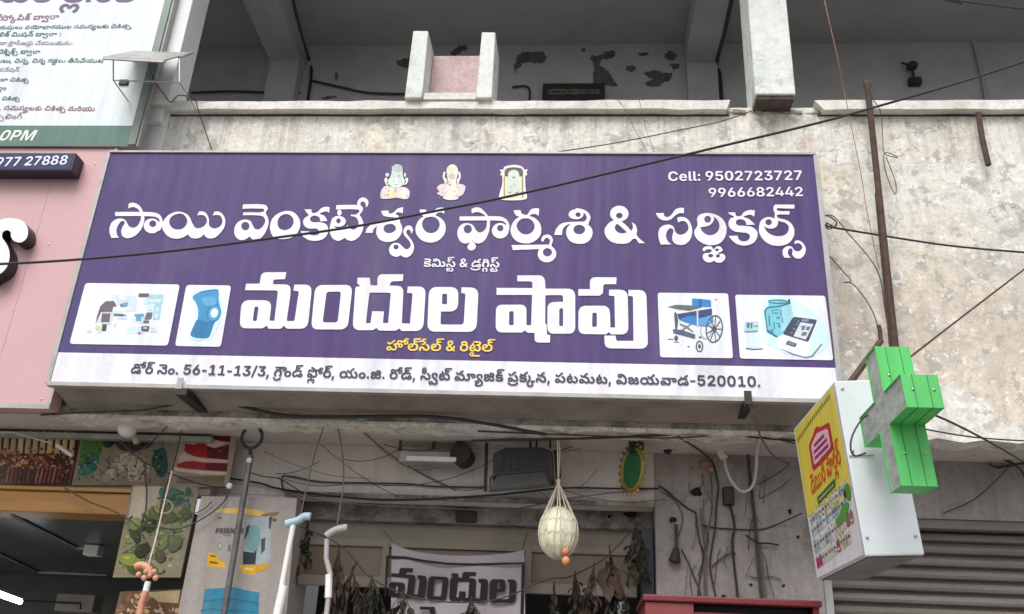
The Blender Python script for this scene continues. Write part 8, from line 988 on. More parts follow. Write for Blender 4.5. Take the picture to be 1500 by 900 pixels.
cable('slack_cable', 'thin brown cable running under the fascia toward the box sign', [(700, 632, .3), (850, 638, .3), (980, 642, .3), (1090, 636, .3), (1165, 650, .3)], .0045, m_grime)
cable('sign_lead', 'twisted pale cable hanging from the bracket at the right end of the signboard', [(1096, 590, -.02), (1100, 598, .0), (1106, 612, .05), (1114, 640, .2), (1120, 650, .25), (1126, 660, .3), (1133, 668, .4), (1145, 675, .5), (1156, 680, .6)], .0055, m_wire)
cable('diagonal_wire', 'brown wire slanting down across the pink wall toward the old floodlight', [(515, 617, .3), (540, 640, .5), (580, 672, .65), (620, 695, .7), (668, 718, .7)], .0045, m_wire)
cable('wall_conduit', 'thin cable clipped along the pink wall above the door', [(415, 720, .70), (413, 700, .70), (425, 698, .70), (470, 706, .70), (540, 708, .70), (595, 709, .70), (640, 713, .70), (710, 714, .70)], .0055, m_grime)
cable('wall_conduit', 'dark cable running along the lintel edge below the pink wall', [(330, 700, .68), (380, 708, .68), (420, 718, .68), (560, 733, .69), (700, 727, .69), (760, 722, .68), (830, 715, .68), (900, 716, .68), (965, 716, .69)], .006, m_black)
cable('wall_conduit', 'thin wire drooping in front of the rough lintel', [(415, 722, .66), (480, 735, .67), (560, 741, .67), (640, 744, .67), (740, 747, .68), (850, 728, .68), (960, 716, .69)], .0035, m_wire)
# bundle on the wall right of the door
G2 = 'cables running down the wall beside the door'
W = YS - .012
kb = [('dark cable swinging in from the ceiling then down the wall beside the door', [(993, 640, .3), (1010, 650, .5), (1042, 675, .69), (1050, 700, W), (1052, 716, W), (1050, 734, W), (1047, 776, W), (1040, 823, W), (1044, 854, W), (1050, 880, W)], .0075, m_grime),
      ('grey cable in the bundle, first right of the looped one', [(1041, 690, W), (1043, 740, W), (1038, 776, W), (1033, 823, W), (1036, 880, W)], .006, m_wire),
      ('brown cable at the left edge of the bundle', [(1019, 751, W), (1022, 776, W), (1024, 790, W), (1030, 816, W), (1024, 854, W), (1022, 880, W)], .006, m_grime),
      ('pale brown cable beside the left edge of the bundle', [(1026, 744, W), (1029, 776, W), (1032, 800, W), (1031, 830, W), (1032, 880, W)], .005, m_wire),
      ('thick grey conduit running the full height left of the box sign', [(1094, 648, .70), (1098, 691, .70), (1103, 735, .70), (1107, 776, .70), (1110, 814, .70), (1116, 880, .70)], .012, m_grime),
      ('pale pipe beside the thick conduit', [(1114, 795, .70), (1116, 820, .70), (1119, 850, .70), (1122, 880, .70)], .008, m_wire),
      ('black lumpy cable with a socket at its head', [(1067, 736, W), (1072, 750, W), (1076, 773, W), (1073, 790, W), (1075, 825, W), (1078, 850, W), (1081, 880, W)], .009, m_black),
      ('thin dark wire from the lintel corner to the cable bundle', [(965, 712, .69), (975, 718, W), (991, 732, W), (1006, 744, W), (1019, 751, W)], .006, m_black),
      ('thin wire crossing the bundle and sagging toward the box sign', [(1027, 769, W), (1045, 773, W), (1068, 775, W), (1111, 776, W), (1137, 769, W), (1175, 752, W - .1)], .0045, m_black),
      ('dark wire slanting from the small brush into the bundle', [(998, 804, W), (1006, 820, W), (1011, 831, W), (1024, 863, W), (1028, 880, W)], .005, m_grime),
      ('short branching wire ending in a knob beside the bundle', [(1043, 830, W), (1052, 822, W), (1060, 815, W), (1068, 811, W)], .0045, m_grime),
      ('thin wire arcing from the conduit up to the box sign', [(1110, 710, W), (1125, 702, W), (1142, 692, W), (1156, 680, W - .05)], .0035, m_grime),
      ('thin faint wire below the arcing one', [(1113, 730, W), (1130, 722, W), (1146, 712, W), (1162, 698, W - .05)], .0025, m_grime),
      ('wire hanging from the lintel corner in a loose curl', [(968, 720, W), (985, 730, W), (996, 745, W), (1000, 760, W), (997, 775, W), (992, 790, W)], .0035, m_grime),
      ('short dark wire tied across the conduit', [(1092, 784, .69), (1104, 792, .69), (1114, 796, .69), (1126, 796, .69), (1141, 799, .69)], .006, m_black),
      ('black wire curling at the foot of the bundle by the red cabinet', [(1098, 844, W), (1110, 847, W), (1130, 845, W), (1145, 850, W)], .003, m_grime)]
for lab, pts, r, m in kb: cable('wall_cable', lab, pts, r * .8, m, G2)
rr = random.Random(31)
tw = []
for k in range(22):
    x, y = rr.uniform(1008, 1125), rr.uniform(690, 830); a = rr.uniform(-.9, .9)
    cable('loose_wire', 'short loose end of thin wire sprouting from the cable bundle beside the door', [(x, y, W), (x + 10 * math.sin(a) + rr.uniform(-4, 4), y + rr.uniform(14, 24), W - .01), (x + 16 * math.sin(a) + rr.uniform(-16, 16), y + rr.uniform(30, 60), W)], rr.choice([.0016, .0022]), rr.choice([m_grime, m_black, m_wire]), 'loose wire ends in the cable bundle', cat='wire', smooth=3)
rw = random.Random(52)
for k in range(16):
    x0, x1 = rw.uniform(345, 820), 0; x1 = x0 + rw.uniform(60, 190); y0, y1 = rw.uniform(640, 728), rw.uniform(640, 735); sg = rw.uniform(4, 22); Yw = rw.uniform(.5, .68)
    cable('sagging_wire', 'thin dusty wire sagging across the pink wall and lintel over the shop doorway', [(x0, y0, Yw), (x0 + (x1 - x0) * .3, y0 + (y1 - y0) * .3 + sg * .8, Yw), (x0 + (x1 - x0) * .65, y0 + (y1 - y0) * .65 + sg * .9, Yw), (x1, y1, .69)], rw.choice([.0016, .0022, .003]), rw.choice([m_grime, m_wire, m_black]), 'thin wires sagging over the shop doorway', cat='wire')
# wire tangle right
for i, (lab, pts, r, m) in enumerate([('black hooked cable on the wall above the shutter', [(1443, 668, .68), (1445, 660, .68), (1455, 658, .68), (1466, 662, .66), (1478, 675, .66), (1490, 680, .66), (1520, 675, .6)], .0065, m_black),
    ('dark cable stub beside the hooked cable', [(1449, 679, .69), (1456, 684, .69), (1460, 683, .69)], .006, m_black), ('thin wire slanting down from the hooked cable to the shutter', [(1480, 681, .68), (1460, 703, .69), (1425, 733, .69), (1382, 752, .70)], .0035, m_grime), ('brown wire turning down at the right edge above the shutter', [(1468, 672, .66), (1482, 680, .66), (1495, 688, .66), (1503, 705, .66)], .005, m_grime)]):
    cable('tangled_cable', lab, pts, r, m, 'tangled cables above the shutter')
# wires on the left over the posters
for lab, pts, r, m in [('dark wire hanging in front of the green food poster down to the vegetables', [(175, 645, .45), (195, 665, .45), (211, 678, .45), (213, 700, .45), (215, 725, .42), (213, 750, .4), (207, 766, .4)], .005, m_grime),
    ('dark wire sagging from the green poster to the white knob', [(211, 678, .45), (235, 688, .45), (270, 702, .45), (305, 712, .45), (335, 714, .45)], .0045, m_black),
    ('wire looping from the white knob down to the vegetable poster', [(335, 714, .44), (328, 735, .42), (300, 758, .4), (262, 775, .4), (230, 772, .4), (207, 768, .4)], .004, m_grime),
    ('thin wire hanging in front of the red cake poster', [(268, 622, .4), (262, 650, .45), (252, 690, .45), (240, 720, .45), (232, 760, .42)], .004, m_grime),
    ('wire crossing the orange beam to the dark opening', [(95, 715, .46), (130, 735, .46), (165, 748, .46), (200, 770, .42), (212, 790, .42)], .0045, m_grime),
    ('wires fanning from the hook pole across the pink wall', [(360, 690, .45), (385, 698, .5), (410, 702, .6), (440, 720, .66)], .0035, m_grime),
    ('thin dark wire above the green food poster', [(245, 625, .4), (225, 645, .42), (205, 660, .45), (190, 664, .45)], .0035, m_grime),
    ('wire curving in front of the adult care poster top', [(310, 735, .42), (300, 745, .42), (285, 752, .42), (270, 752, .42)], .003, m_grime)]:
    cable('slack_wire', lab, pts, r, m, 'slack wires over the food posters')
mb = MB(); P = at(336, 712, .43); mb.ellipsoid(P, (.018, .012, .018), 12, 8); mb.build('insulator_knob', m_whiteplastic, smooth=True, label='small white wire knob between the red cake poster and the hook pole', cat='knob')
# plug with looping white cable
pg = thing('plug_cable', at(1075, 712, .66), 'white plug with a thick white cable looping below it', 'cable')
mb = MB(); mb.bar(at(1052, 654, .66), at(1061, 672, .64), .045, .04); mb.build('plug', m_whiteplastic, pg, bevel=.008)
mb = MB(); mb.tube([at(*p) for p in [(1061, 672, .64), (1064, 688, .64), (1072, 706, .64), (1083, 718, .64), (1092, 720, .64), (1101, 714, .64), (1106, 700, .62), (1108, 680, .55), (1109, 660, .45), (1114, 643, .3)]], .0085, 8, 5); mb.build('lead', m_whitecable, pg, smooth=True)
mb = MB(); a = at(1055, 648, .69); mb.box(a.x - .04, a.x + .05, .66, .716, a.z - .03, a.z + .03); mb.build('socket', m_lamp, pg, bevel=.006)
mb = MB(); a = at(1067, 727, .69); mb.box(a.x - .03, a.x + .03, .67, .717, a.z - .05, a.z + .05); mb.build('black_socket', m_black, label='small black socket box on the wall in the cable bundle', cat='socket', bevel=.008)
mb = MB()
for p in ((1030, 679), (1037, 680), (1041, 688)): mb.ellipsoid(at(*p, .67), (.02, .016, .02), 8, 6)
mb.tube([at(1030, 686, .68), at(1014, 686, .68)], .003, 6); mb.ellipsoid(at(1013, 685, .68), (.008, .008, .008), 8, 6)
mb.build('wire_connector', mat('tape_orange', (.36, .19, .12), .7, .2, 30), smooth=True, label='orange taped wire joint above the cable bundle', cat='connector')
mb = MB(); a = at(984, 648, .66); mb.bar(at(995, 640, .6), at(975, 664, .66), .035, .03); mb.build('cable_clamp', m_lamp, label='dark cable clamp hanging under the fascia right of the green ornament', cat='clamp', bevel=.006)
# little brush
br = thing('hand_brush', at(990, 800, .69), 'small dark brush hanging on the wall right of the door', 'brush')
mb = MB(); mb.tube([at(990, 768, .70), at(991, 800, .69)], .009, 8); mb.build('handle', m_grime, br)
mb = MB(); a, b2 = at(991, 802, .69), at(988, 823, .69); mb.tube([a, b2], [.014, .034], 8); mb.build('bristles', m_lamp, br)
# ------------------------------------------------------------------ lamps over the door
L1 = thing('tube_floodlight', at(632, 670, .55), 'narrow white fronted floodlight in a rusty frame on the pink wall', 'lamp')
a, b2 = at(585, 660, .56), at(680, 679, .56)
mb = MB(); mb.box(a.x, b2.x, .56, .66, b2.z, a.z); mb.build('housing', m_tray, L1, bevel=.005)
c, d = at(596, 668, .553), at(668, 677, .553)
mb = MB(); mb.box(c.x, d.x, .548, .558, d.z, c.z); mb.build('lens', m_tube, L1, bevel=.003)
mb = MB(); mb.bar(at(588, 628, .6), at(586, 662, .6), .014); mb.bar(at(588, 629, .6), at(640, 630, .6), .014); mb.bar(at(640, 632, .6), at(634, 658, .6), .018); mb.build('bracket', m_rust, L1)
mb = MB(); P = at(677, 668, .6); mb.tube([P + Vector((-.01, -.05, 0)), P + Vector((.01, .06, 0))], .062, 14); mb.bar(at(672, 646, .6), at(676, 655, .6), .04, .04); mb.tube([at(675, 680, .56), at(678, 688, .56)], .006, 6); mb.build('gear_box', m_lamp, L1, bevel=.006)
L2 = thing('old_floodlight', at(764, 690, .45), 'large old dark grey floodlight hanging in a bracket over the door', 'lamp')
yb, yf = .56, .40
mb = MB()
q = [at(722, 664, yf), at(742, 655, yf), at(795, 655, yf), at(810, 662, yf), at(812, 703, yf), at(722, 712, yf)]
mb.prism(q, (0, .14, 0)); mb.build('housing', m_lamp, L2, fix=True, bevel=.01)
mb = MB(); q = [at(728, 697, .385), at(797, 691, .385), at(803, 709, .37), at(717, 718, .37)]; mb.prism(q, (0, .012, 0)); mb.build('glass_front', m_lens, L2, fix=True)
mb = MB(); p = [at(718, 719, .375), at(719, 700, .39), at(728, 695, .392), at(798, 689, .392), at(806, 711, .375)]
for i in range(5): mb.bar(p[i], p[(i + 1) % 5], .012)
mb.build('rim', m_lamp, L2)
mb = MB()
for k in range(7):
    u = k / 6; mb.bar(at(737 + 60 * u, 663, yf - .006), at(735 + 66 * u, 688, yf - .006), .006, .008)
mb.build('fins', m_lamp, L2)
mb = MB(); fr_ = [at(713, 646, .6), at(711, 720, .6)]; mb.bar(*fr_, .018); mb.bar(at(713, 645, .6), at(816, 637, .6), .018); mb.bar(at(815, 660, .6), at(818, 700, .6), .03)
for x in (777, 786, 806): mb.bar(at(x, 630, .5), at(x, 657, .48), .01)
mb.build('bracket', m_black, L2)
mb = MB(); a = at(684, 760, .93); mb.box(a.x - .06, a.x + .06, .86, .90, a.z - .03, a.z + .035); mb.build('junction_box', m_lamp, label='small dark junction box on the lintel over the door', cat='box', bevel=.006)
# globe lamp and white tube over the bakery posters
gl = thing('globe_lamp', at(187, 640, .45), 'white globe bulb hanging before the green food poster', 'lamp')
mb = MB(); P = at(187, 627, .42); mb.ellipsoid(P, (.056, .056, .056), 18, 12); mb.build('globe', m_whiteplastic, gl, smooth=True)
mb = MB(); P = at(200, 642, .46); mb.tube([at(194, 634, .45), at(201, 650, .46)], .018, 10); mb.build('holder', m_beige, gl)
sl = thing('slim_tube', at(95, 660, .5), 'white cable with a slim white tube end crossing the bread poster', 'lamp')
mb = MB(); mb.tube([at(0, 634, .5), at(20, 634, .5), at(45, 641, .5), at(76, 650, .5)], .005, 6, 4); mb.build('lead', m_whitecable, sl)
mb = MB(); mb.tube([at(83, 652, .5), at(106, 668, .5)], .011, 8); mb.build('tube_end', m_whiteplastic, sl)
wl = thing('wall_lamp', at(1336, 110, YB - .1), 'small dark broken lamp on the balcony back wall at right', 'lamp')
mb = MB(); P = at(1336, 97, YB - .06); mb.ellipsoid(P, (.045, .05, .035), 12, 8); mb.bar(P + Vector((-.07, .02, .05)), P, .012); mb.build('shade', m_black, wl)
mb = MB(); Q = at(1341, 119, YB - .04); mb.tube([P, Q + Vector((0, .02, .03)), Q], .012, 6); mb.box(Q.x - .05, Q.x + .045, YB - .06, YB - .004, Q.z - .03, Q.z + .03); mb.build('wall_mount', m_black, wl, bevel=.008)
cable('balcony_pipe', 'pale thin conduit running down the balcony back wall at far right', [(1421, 38, YB - .02), (1428, 65, YB - .02), (1436, 98, YB - .02), (1446, 150, YB - .02)], .018, m_ceiling, cat='pipe')
cable('balcony_cable', 'dark cable along the right ceiling beam of the balcony', [(1073, -6, .5), (1062, 45, .9), (1050, 92, YB - .03), (1054, 110, YB - .02), (1058, 160, YB - .02)], .016, m_black)
cable('balcony_cable', 'dark cable down the left ceiling beam of the balcony', [(428, -4, .5), (440, 45, .9), (452, 85, YB - .03), (456, 108, YB - .02), (448, 165, YB - .02)], .013, m_black)
cable('balcony_cable', 'thin wire drooping along the back wall of the balcony', [(456, 118, YB - .02), (500, 128, YB - .02), (540, 136, YB - .02), (600, 138, YB - .02)], .009, m_black)
cable('balcony_cable', 'thin wire along the back wall left of the beam', [(280, 136, YB - .02), (340, 134, YB - .02), (400, 136, YB - .02), (440, 136, YB - .02)], .009, m_black)
cable('balcony_cable', 'thin wire near the carved plaque on the balcony back wall', [(750, 128, YB - .02), (772, 127, YB - .02), (776, 140, YB - .02), (773, 165, YB - .02)], .009, m_black)

# ------------------------------------------------------------------ hanging gourd and green ornament
Gd = thing('hanging_gourd', at(818, 775, .42), 'pale green ash gourd hanging in a white string net over the doorway', 'gourd')
Yg = .42; P = at(818, 775, Yg); rx = abs(at(848, 775, Yg).x - at(789, 775, Yg).x) / 2 - .004; rz = .205
rz = (at(818, 742, Yg).z - at(818, 818, Yg).z) / 2
P.z = (at(818, 742, Yg).z + at(818, 818, Yg).z) / 2
mod = lambda a, t: 1 + .022 * math.cos(a * 9) + .01 * math.sin(3 * a + 2)
mb = MB(); mb.ellipsoid(P, (rx, rx, rz), 54, 18, mod); mb.build('gourd', m_gourd, Gd, smooth=True)
mb = MB(); top = at(817, 700, Yg)
apex = at(818, 706, Yg)
for k in range(16):
    a = 2 * math.pi * k / 16 + .2; pts = [apex]
    for t in (.27, .42, .58, .74, .9, 1.0):
        th = math.pi * t; w = a + .10 * math.sin(k * 2.3 + t * 5)
        pts.append(P + Vector((1.05 * rx * math.sin(th) * math.cos(w), 1.05 * rx * math.sin(th) * math.sin(w), 1.03 * rz * math.cos(th))))
    q5 = [pts[0], pts[0].lerp(pts[1], .5)] + spl(pts[1:], 4, False); mb.tube(q5, .0028, 5)
for k in range(16):
    for t in (.36, .52, .68):
        th = math.pi * t; a0 = 2 * math.pi * k / 16 + .2
        mb.tube([P + Vector((1.05 * rx * math.sin(th + dz) * math.cos(a0 + da), 1.05 * rx * math.sin(th + dz) * math.sin(a0 + da), 1.03 * rz * math.cos(th + dz))) for da, dz in ((0, 0), (.13, .10), (.26, .02), (.39, .06 * (-1) ** k))], .0017, 4)
mb.build('net', m_string, Gd)
mb = MB(); mb.tube([at(816, 632, .38), at(817, 655, .40), at(817, 680, Yg), apex], .0042, 6); mb.tube([at(818, 632, .38), at(820, 660, .41), apex], .003, 6); mb.ellipsoid(apex, (.012, .012, .016), 8, 6); mb.build('cord', m_string, Gd)
mb = MB(); mb.ellipsoid(at(828, 808, .37), (.024, .024, .022), 12, 8); mb.build('bead', m_bead, Gd, smooth=True)
mb = MB(); mb.ellipsoid(at(829, 822, .37), (.022, .022, .024), 12, 8); mb.build('bead', m_bead, Gd, smooth=True)
Or = thing('hanging_ornament', at(928, 690, .5), 'oval green plaque with a scalloped gold rim hanging from wires', 'ornament')
P = at(929, 688, .5); ang = math.radians(60); ux = Vector((math.cos(ang), -math.sin(ang), 0)); un = Vector((-math.sin(ang), -math.cos(ang), 0)); uz = Vector((0, 0, 1))
R1 = .098; R2 = .115
mb = MB(); mb.prism([P + ux * R1 * math.cos(a) + uz * R1 * 1.12 * math.sin(a) for a in [2 * math.pi * k / 28 for k in range(28)]], un * .012); mb.build('plaque', m_dgreen, Or, fix=True)
mb = MB(); mb.tube([P + un * .012 + ux * R1 * 1.06 * math.cos(a) + uz * R1 * 1.17 * math.sin(a) for a in [2 * math.pi * k / 32 for k in range(33)]], .012, 8)
for k in range(22):
    a = 2 * math.pi * k / 22; c = P + un * .012 + ux * R2 * 1.06 * math.cos(a) + uz * R2 * 1.16 * math.sin(a); mb.tube([c, c + (ux * math.cos(a) + uz * math.sin(a)) * .016], [.009, .006], 6)
mb.build('gold_rim', m_gold, Or)
mb = MB()
for x in (922, 928, 937): mb.bar(at(x, 632, .4), at(x, 665, .49), .008)
mb.box(P.x - .03, P.x + .05, .45, .5, at(930, 663, .48).z, at(930, 650, .48).z); mb.build('hanger', m_black, Or)

# ------------------------------------------------------------------ walking sticks, hook pole
HS = thing('hook_pole', at(346, 900, .38), 'long dark steel pole with an open ring at its top', 'pole')
a, b2 = at(367, 668, .36), at(327, 905, .36)
mb = MB(); mb.tube([a, b2 + Vector((0, 0, -.6))], .0165, 10); mb.build('shaft', mat('worn_dark_steel', (.17, .165, .17), .4, .2, 14, metal=.5), HS)
mb = MB(); ctr = at(369, 641, .36); rr_ = .058
mb.tube([ctr + Vector((rr_ * math.sin(t), 0, rr_ * 1.05 * math.cos(t))) for t in [math.radians(d) for d in range(38, 323, 12)]], .0095, 8); mb.tube([ctr + Vector((0, 0, -rr_)), a], .011, 8); mb.build('ring', m_lamp, HS)
mb = MB(); mb.tube([a + (b2 - a) * .02, a + (b2 - a) * .05], .021, 10); mb.build('collar', m_steel, HS)
def stick(name, label, pts, r, m, grip, gpts, gr, sleeve=None, cord=None):
    t = thing(name, at(*pts[-1]) + Vector((0, 0, -.5)), label, 'walking stick', 'walking sticks hung up by strings')
    mb = MB(); P_ = [at(*p) for p in pts]; P_.append(P_[-1] + (P_[-1] - P_[-2]).normalized() * .5); mb.tube(P_, r, 10); mb.build('shaft', m, t, smooth=False)
    mb = MB(); mb.tube([at(*p) for p in gpts], gr, 10, 4); mb.build('grip', grip, t, smooth=True)
    if 'orange' in label:
        mb = MB()
        for p_ in ((203, 842), (211, 847), (226, 838), (228, 847), (214, 838)): mb.ellipsoid(at(*p_, .345), (.016, .014, .016), 8, 6)
        mb.build('grip_knobs', grip, t, smooth=True)
    if sleeve: mb = MB(); mb.tube([at(*p) for p in sleeve[0]], sleeve[1], 10); mb.build('sleeve', sleeve[2], t)
    if cord: mb = MB(); mb.tube([at(*p) for p in cord], .004, 6, 4); mb.build('cord', m_string if name == 'walking_stick' and 'orange' in label else m_wire, t)
    return t
stick('walking_stick', 'white walking stick with a pale blue T shaped grip before the adult care poster', [(431, 762, .34), (413, 858, .34)], .0145, m_stickwhite, m_bluegrip, [(419, 768, .34), (425, 766, .34), (436, 763, .34), (446, 757, .34), (455, 757, .34)], .021,
      sleeve=([(416, 858, .34), (405, 908, .34), (400, 930, .34)], .024, m_stickwhite), cord=[(474, 626, .36), (460, 670, .36), (447, 725, .34), (440, 757, .34)])
stick('walking_stick', 'grey walking stick with a bent shaft and grey grip left of the cloth banner', [(479, 790, .36), (478, 818, .36), (484, 842, .36), (481, 878, .36), (478, 905, .36)], .0135, m_greygrip, m_greygrip, [(478, 786, .36), (484, 781, .36), (494, 776, .36), (509, 773, .36)], .020,
      sleeve=([(482, 842, .36), (481, 876, .36)], .0185, m_stickwhite), cord=[(495, 626, .36), (502, 665, .36), (503, 710, .36), (496, 755, .36), (492, 778, .36)])
stick('walking_stick', 'orange walking stick with a curved orange grip before the vegetable poster', [(214, 866, .36), (207, 885, .36), (203, 910, .36)], .017, m_orangegrip, m_orangegrip, [(198, 831, .36), (208, 828, .36), (218, 834, .36), (221, 846, .36)], .020,
      sleeve=([(217, 852, .36), (213, 868, .36)], .016, m_stickwhite), cord=[(252, 690, .36), (240, 740, .36), (228, 790, .36), (217, 830, .36)])

# ------------------------------------------------------------------ posters
def poster(name, label, q, Y, items, o=None, m=None, back=(.4, .38, .36)):
    z = [at(x, y, Y) for x, y in q]
    t = thing(name, Vector((sum(p.x for p in z) / 4, Y, min(p.z for p in z))), label, 'poster')
    mb = MB(); mb.prism([p + Vector((0, .001, 0)) for p in z], (0, .012, 0)); mb.build('board', m_beige, t, fix=True)
    mb = MB(); art(mb, o or (0, 0, 1), Y - .0012, items, .00025); mb.build('picture', m or m_poster, t); return t
rr = random.Random(77)
def dk_(c, k=.62): return tuple(v * k for v in c)
def flecks(seed, n, x0, x1, y0, y1, pal, s0, s1, ok, k=.8, asp=.6):
    r = random.Random(seed); out = []
    for _ in range(n):
        x, y = r.uniform(x0, x1), r.uniform(y0, y1); e = ell(x, y, r.uniform(s0, s1), r.uniform(s0, s1) * asp, 7, r.uniform(-1.5, 1.5)); c = lin(*r.choice(pal))
        if all(ok(*p) for p in e): out.append((tuple(v * k * r.uniform(.75, 1.1) for v in c), e))
    return out
def quad_ok(q, m=1.0):
    def f(x, y):
        for i in range(4):
            a, b_ = q[i], q[(i + 1) % 4]; L = math.hypot(b_[0] - a[0], b_[1] - a[1])
            if ((b_[0] - a[0]) * (y - a[1]) - (b_[1] - a[1]) * (x - a[0])) / L < m: return False
        return True
    return f
q = [(-60, 620), (122, 620), (104, 710), (-60, 710)]; ok = quad_ok(q)
items = [(lin(58, 36, 32), q)]
items += flecks(1, 60, -10, 118, 622, 642, [(92, 52, 48), (110, 66, 58), (50, 30, 28)], 2, 5, ok)
for k in range(11):
    x = -6 + k * 10.8; c = dk_(lin(206, 180, 140), rr.uniform(.65, .9))
    items.append((c, rquad([(x + 2, 636 - k * .7), (x + 9, 634 - k * .8), (x + 6.5, 664), (x - 1.5, 665)], 2))); items.append((dk_(c, 1.25), rquad([(x + 3, 638 - k * .7), (x + 5.5, 637 - k * .7), (x + 3.2, 660), (x + .6, 660)], 1)))
    items.append((lin(46, 28, 22), [(x + 9, 636 - k * .7), (x + 11.5, 636 - k * .7), (x + 8.5, 664), (x + 6.5, 664)]))
items += flecks(2, 170, -10, 112, 657, 686, [(206, 150, 90), (180, 92, 66), (220, 180, 120), (150, 84, 56), (110, 52, 44)], 1.4, 4.2, ok)
for k in range(16):
    x = 10 + k * 6.2; items.append((dk_(lin(*rr.choice([(150, 74, 60), (96, 48, 42), (176, 104, 84), (120, 60, 46)])), .8), [(x + 2, 684), (x + 5, 684), (x, 708), (x - 3.5, 708)]))
items += flecks(3, 90, -10, 108, 684, 708, [(60, 30, 32), (90, 46, 42), (176, 112, 90)], .8, 2.4, ok)
items = [it for it in items if all(y <= 710 and y >= 620 for _, y in it[1])]
poster('food_poster', 'brown poster of baked goods over the orange beam, leftmost in its row', q, .60, items)
# green and cream dessert poster
q = [(123, 620), (268, 622), (246, 711), (105, 711)]; ok = quad_ok(q)
items = [(lin(132, 122, 104), q)]
for cc, P_ in (((70, 112, 52), [(127, 622), (152, 622), (150, 655), (140, 682), (116, 688), (119, 655)]), ((44, 104, 92), [(118, 682), (132, 668), (146, 674), (136, 692), (114, 698)]), ((34, 54, 42), [(148, 622), (182, 622), (178, 640), (160, 656), (150, 650)]), ((66, 112, 50), [(226, 623), (256, 623), (249, 664), (234, 676), (226, 655)]), ((34, 76, 66), [(226, 664), (240, 656), (246, 684), (236, 700), (222, 680)]), ((56, 48, 36), [(172, 646), (216, 634), (226, 648), (206, 660), (178, 660)])):
    items.append((lin(*cc), sp(P_))); xs_, ys_ = [p[0] for p in P_], [p[1] for p in P_]
    items += flecks(int(xs_[0]), 14, min(xs_) + 3, max(xs_) - 3, min(ys_) + 3, max(ys_) - 3, [tuple(min(255, int(v * 1.25)) for v in cc), tuple(int(v * .7) for v in cc)], 1.5, 5, ok, 1)
for k in range(16):
    x, y = rr.uniform(150, 216), rr.uniform(660, 696); c = dk_(lin(200, 184, 156), rr.uniform(.55, .85)); items.append((c, rquad([(x, y), (x + 11, y - 2), (x + 9, y + 11), (x - 1, y + 12)], 2))); items.append((dk_(c, .55), [(x - 1, y + 12), (x + 9, y + 11), (x + 9, y + 13), (x - 1, y + 14)]))
items += flecks(5, 150, 112, 240, 664, 709, [(60, 46, 40), (104, 50, 52), (176, 164, 144), (150, 130, 110), (84, 64, 52)], .8, 2.8, ok)
ok2 = quad_ok(q, -2.5); items = [it for it in items if all(ok2(*p) for p in it[1])]
poster('food_poster', 'green and cream poster of desserts behind the globe bulb, middle of its row', q, .60, items)
# red layered cake
q = [(269, 622), (350, 624), (334, 714), (248, 713)]
items = [(lin(158, 146, 132), q), (lin(176, 160, 150), [(276, 624), (340, 626), (338, 632), (274, 630)]), (lin(150, 34, 38), [(274, 625), (292, 629), (318, 629), (340, 626), (337, 648), (318, 646), (300, 648), (288, 641), (273, 640)]), (lin(96, 26, 30), [(312, 630), (340, 627), (337, 647), (314, 645)]),
    (lin(206, 172, 156), [(273, 640), (286, 640), (296, 647), (284, 651), (272, 649)]), (lin(206, 176, 164), [(301, 647), (316, 645), (330, 648), (326, 653), (314, 656), (305, 653)]), (lin(148, 32, 36), [(271, 650), (285, 652), (297, 648), (304, 654), (315, 657), (336, 651), (334, 674), (300, 671), (280, 668), (270, 661)]), (lin(88, 24, 28), [(302, 654), (315, 657), (336, 651), (334, 673), (304, 671)]),
    (lin(208, 170, 158), [(262, 670), (270, 662), (282, 668), (296, 672), (334, 674), (334, 678), (298, 677), (284, 675), (270, 676), (262, 678)]), (lin(152, 36, 40), [(258, 681), (272, 676), (286, 676), (300, 678), (334, 679), (332, 691), (300, 689), (260, 685)]), (lin(92, 26, 30), [(302, 679), (334, 679), (332, 690), (302, 688)]), (lin(214, 186, 174), [(254, 684), (275, 688), (300, 690), (332, 692), (331, 696), (296, 695), (256, 690)]), (lin(128, 114, 96), [(262, 698), (330, 697), (328, 712), (258, 708)]), (lin(118, 100, 74), [(285, 699), (329, 698), (328, 706), (300, 705)])]
items += flecks(8, 70, 258, 334, 630, 690, [(120, 28, 32), (176, 60, 60), (84, 22, 28)], .8, 2.6, lambda x, y: quad_ok([(271, 632), (336, 634), (332, 689), (264, 684)])(x, y) and not 642 < y < 652 and not 664 < y < 680, 1)
poster('food_poster', 'poster of a red and cream layered cake beside the hook pole', q, .60, items)
# vegetable poster
q = [(194, 711), (292, 712), (264, 846), (165, 846)]; ok = quad_ok(q, 1.5)
items = [(lin(126, 118, 96), q), (lin(168, 158, 140), [(196, 713), (240, 713), (234, 740), (222, 762), (204, 768), (188, 758)])]
items += flecks(11, 60, 236, 288, 713, 742, [(58, 92, 78), (74, 116, 100), (44, 74, 64), (90, 120, 104)], 3, 9, ok)
veg = random.Random(42)
for k in range(46):
    x, y = veg.uniform(176, 280), veg.uniform(744, 838); x -= (y - 711) * .10 - 6; a, w_, h_ = veg.uniform(-1.2, 1.2), veg.uniform(5, 12), veg.uniform(4, 8); c = lin(*veg.choice([(78, 88, 50), (104, 112, 66), (60, 70, 44), (118, 126, 78), (88, 98, 60)])); c = dk_(c, veg.uniform(.7, 1))
    G_ = [(dk_(c, .4), ell(x + 1.2, y + 1.6, w_ * 1.05, h_ * 1.05, 12, a)), (c, ell(x, y, w_, h_, 12, a)), (dk_(c, 1.5), ell(x - w_ * .25, y - h_ * .3, w_ * .4, h_ * .3, 8, a))]
    if all(ok(*p) for g_ in G_ for p in g_[1]): items += G_
items += flecks(12, 120, 170, 285, 744, 843, [(52, 60, 38), (150, 152, 110), (176, 172, 140), (96, 104, 66)], 1, 4, ok)
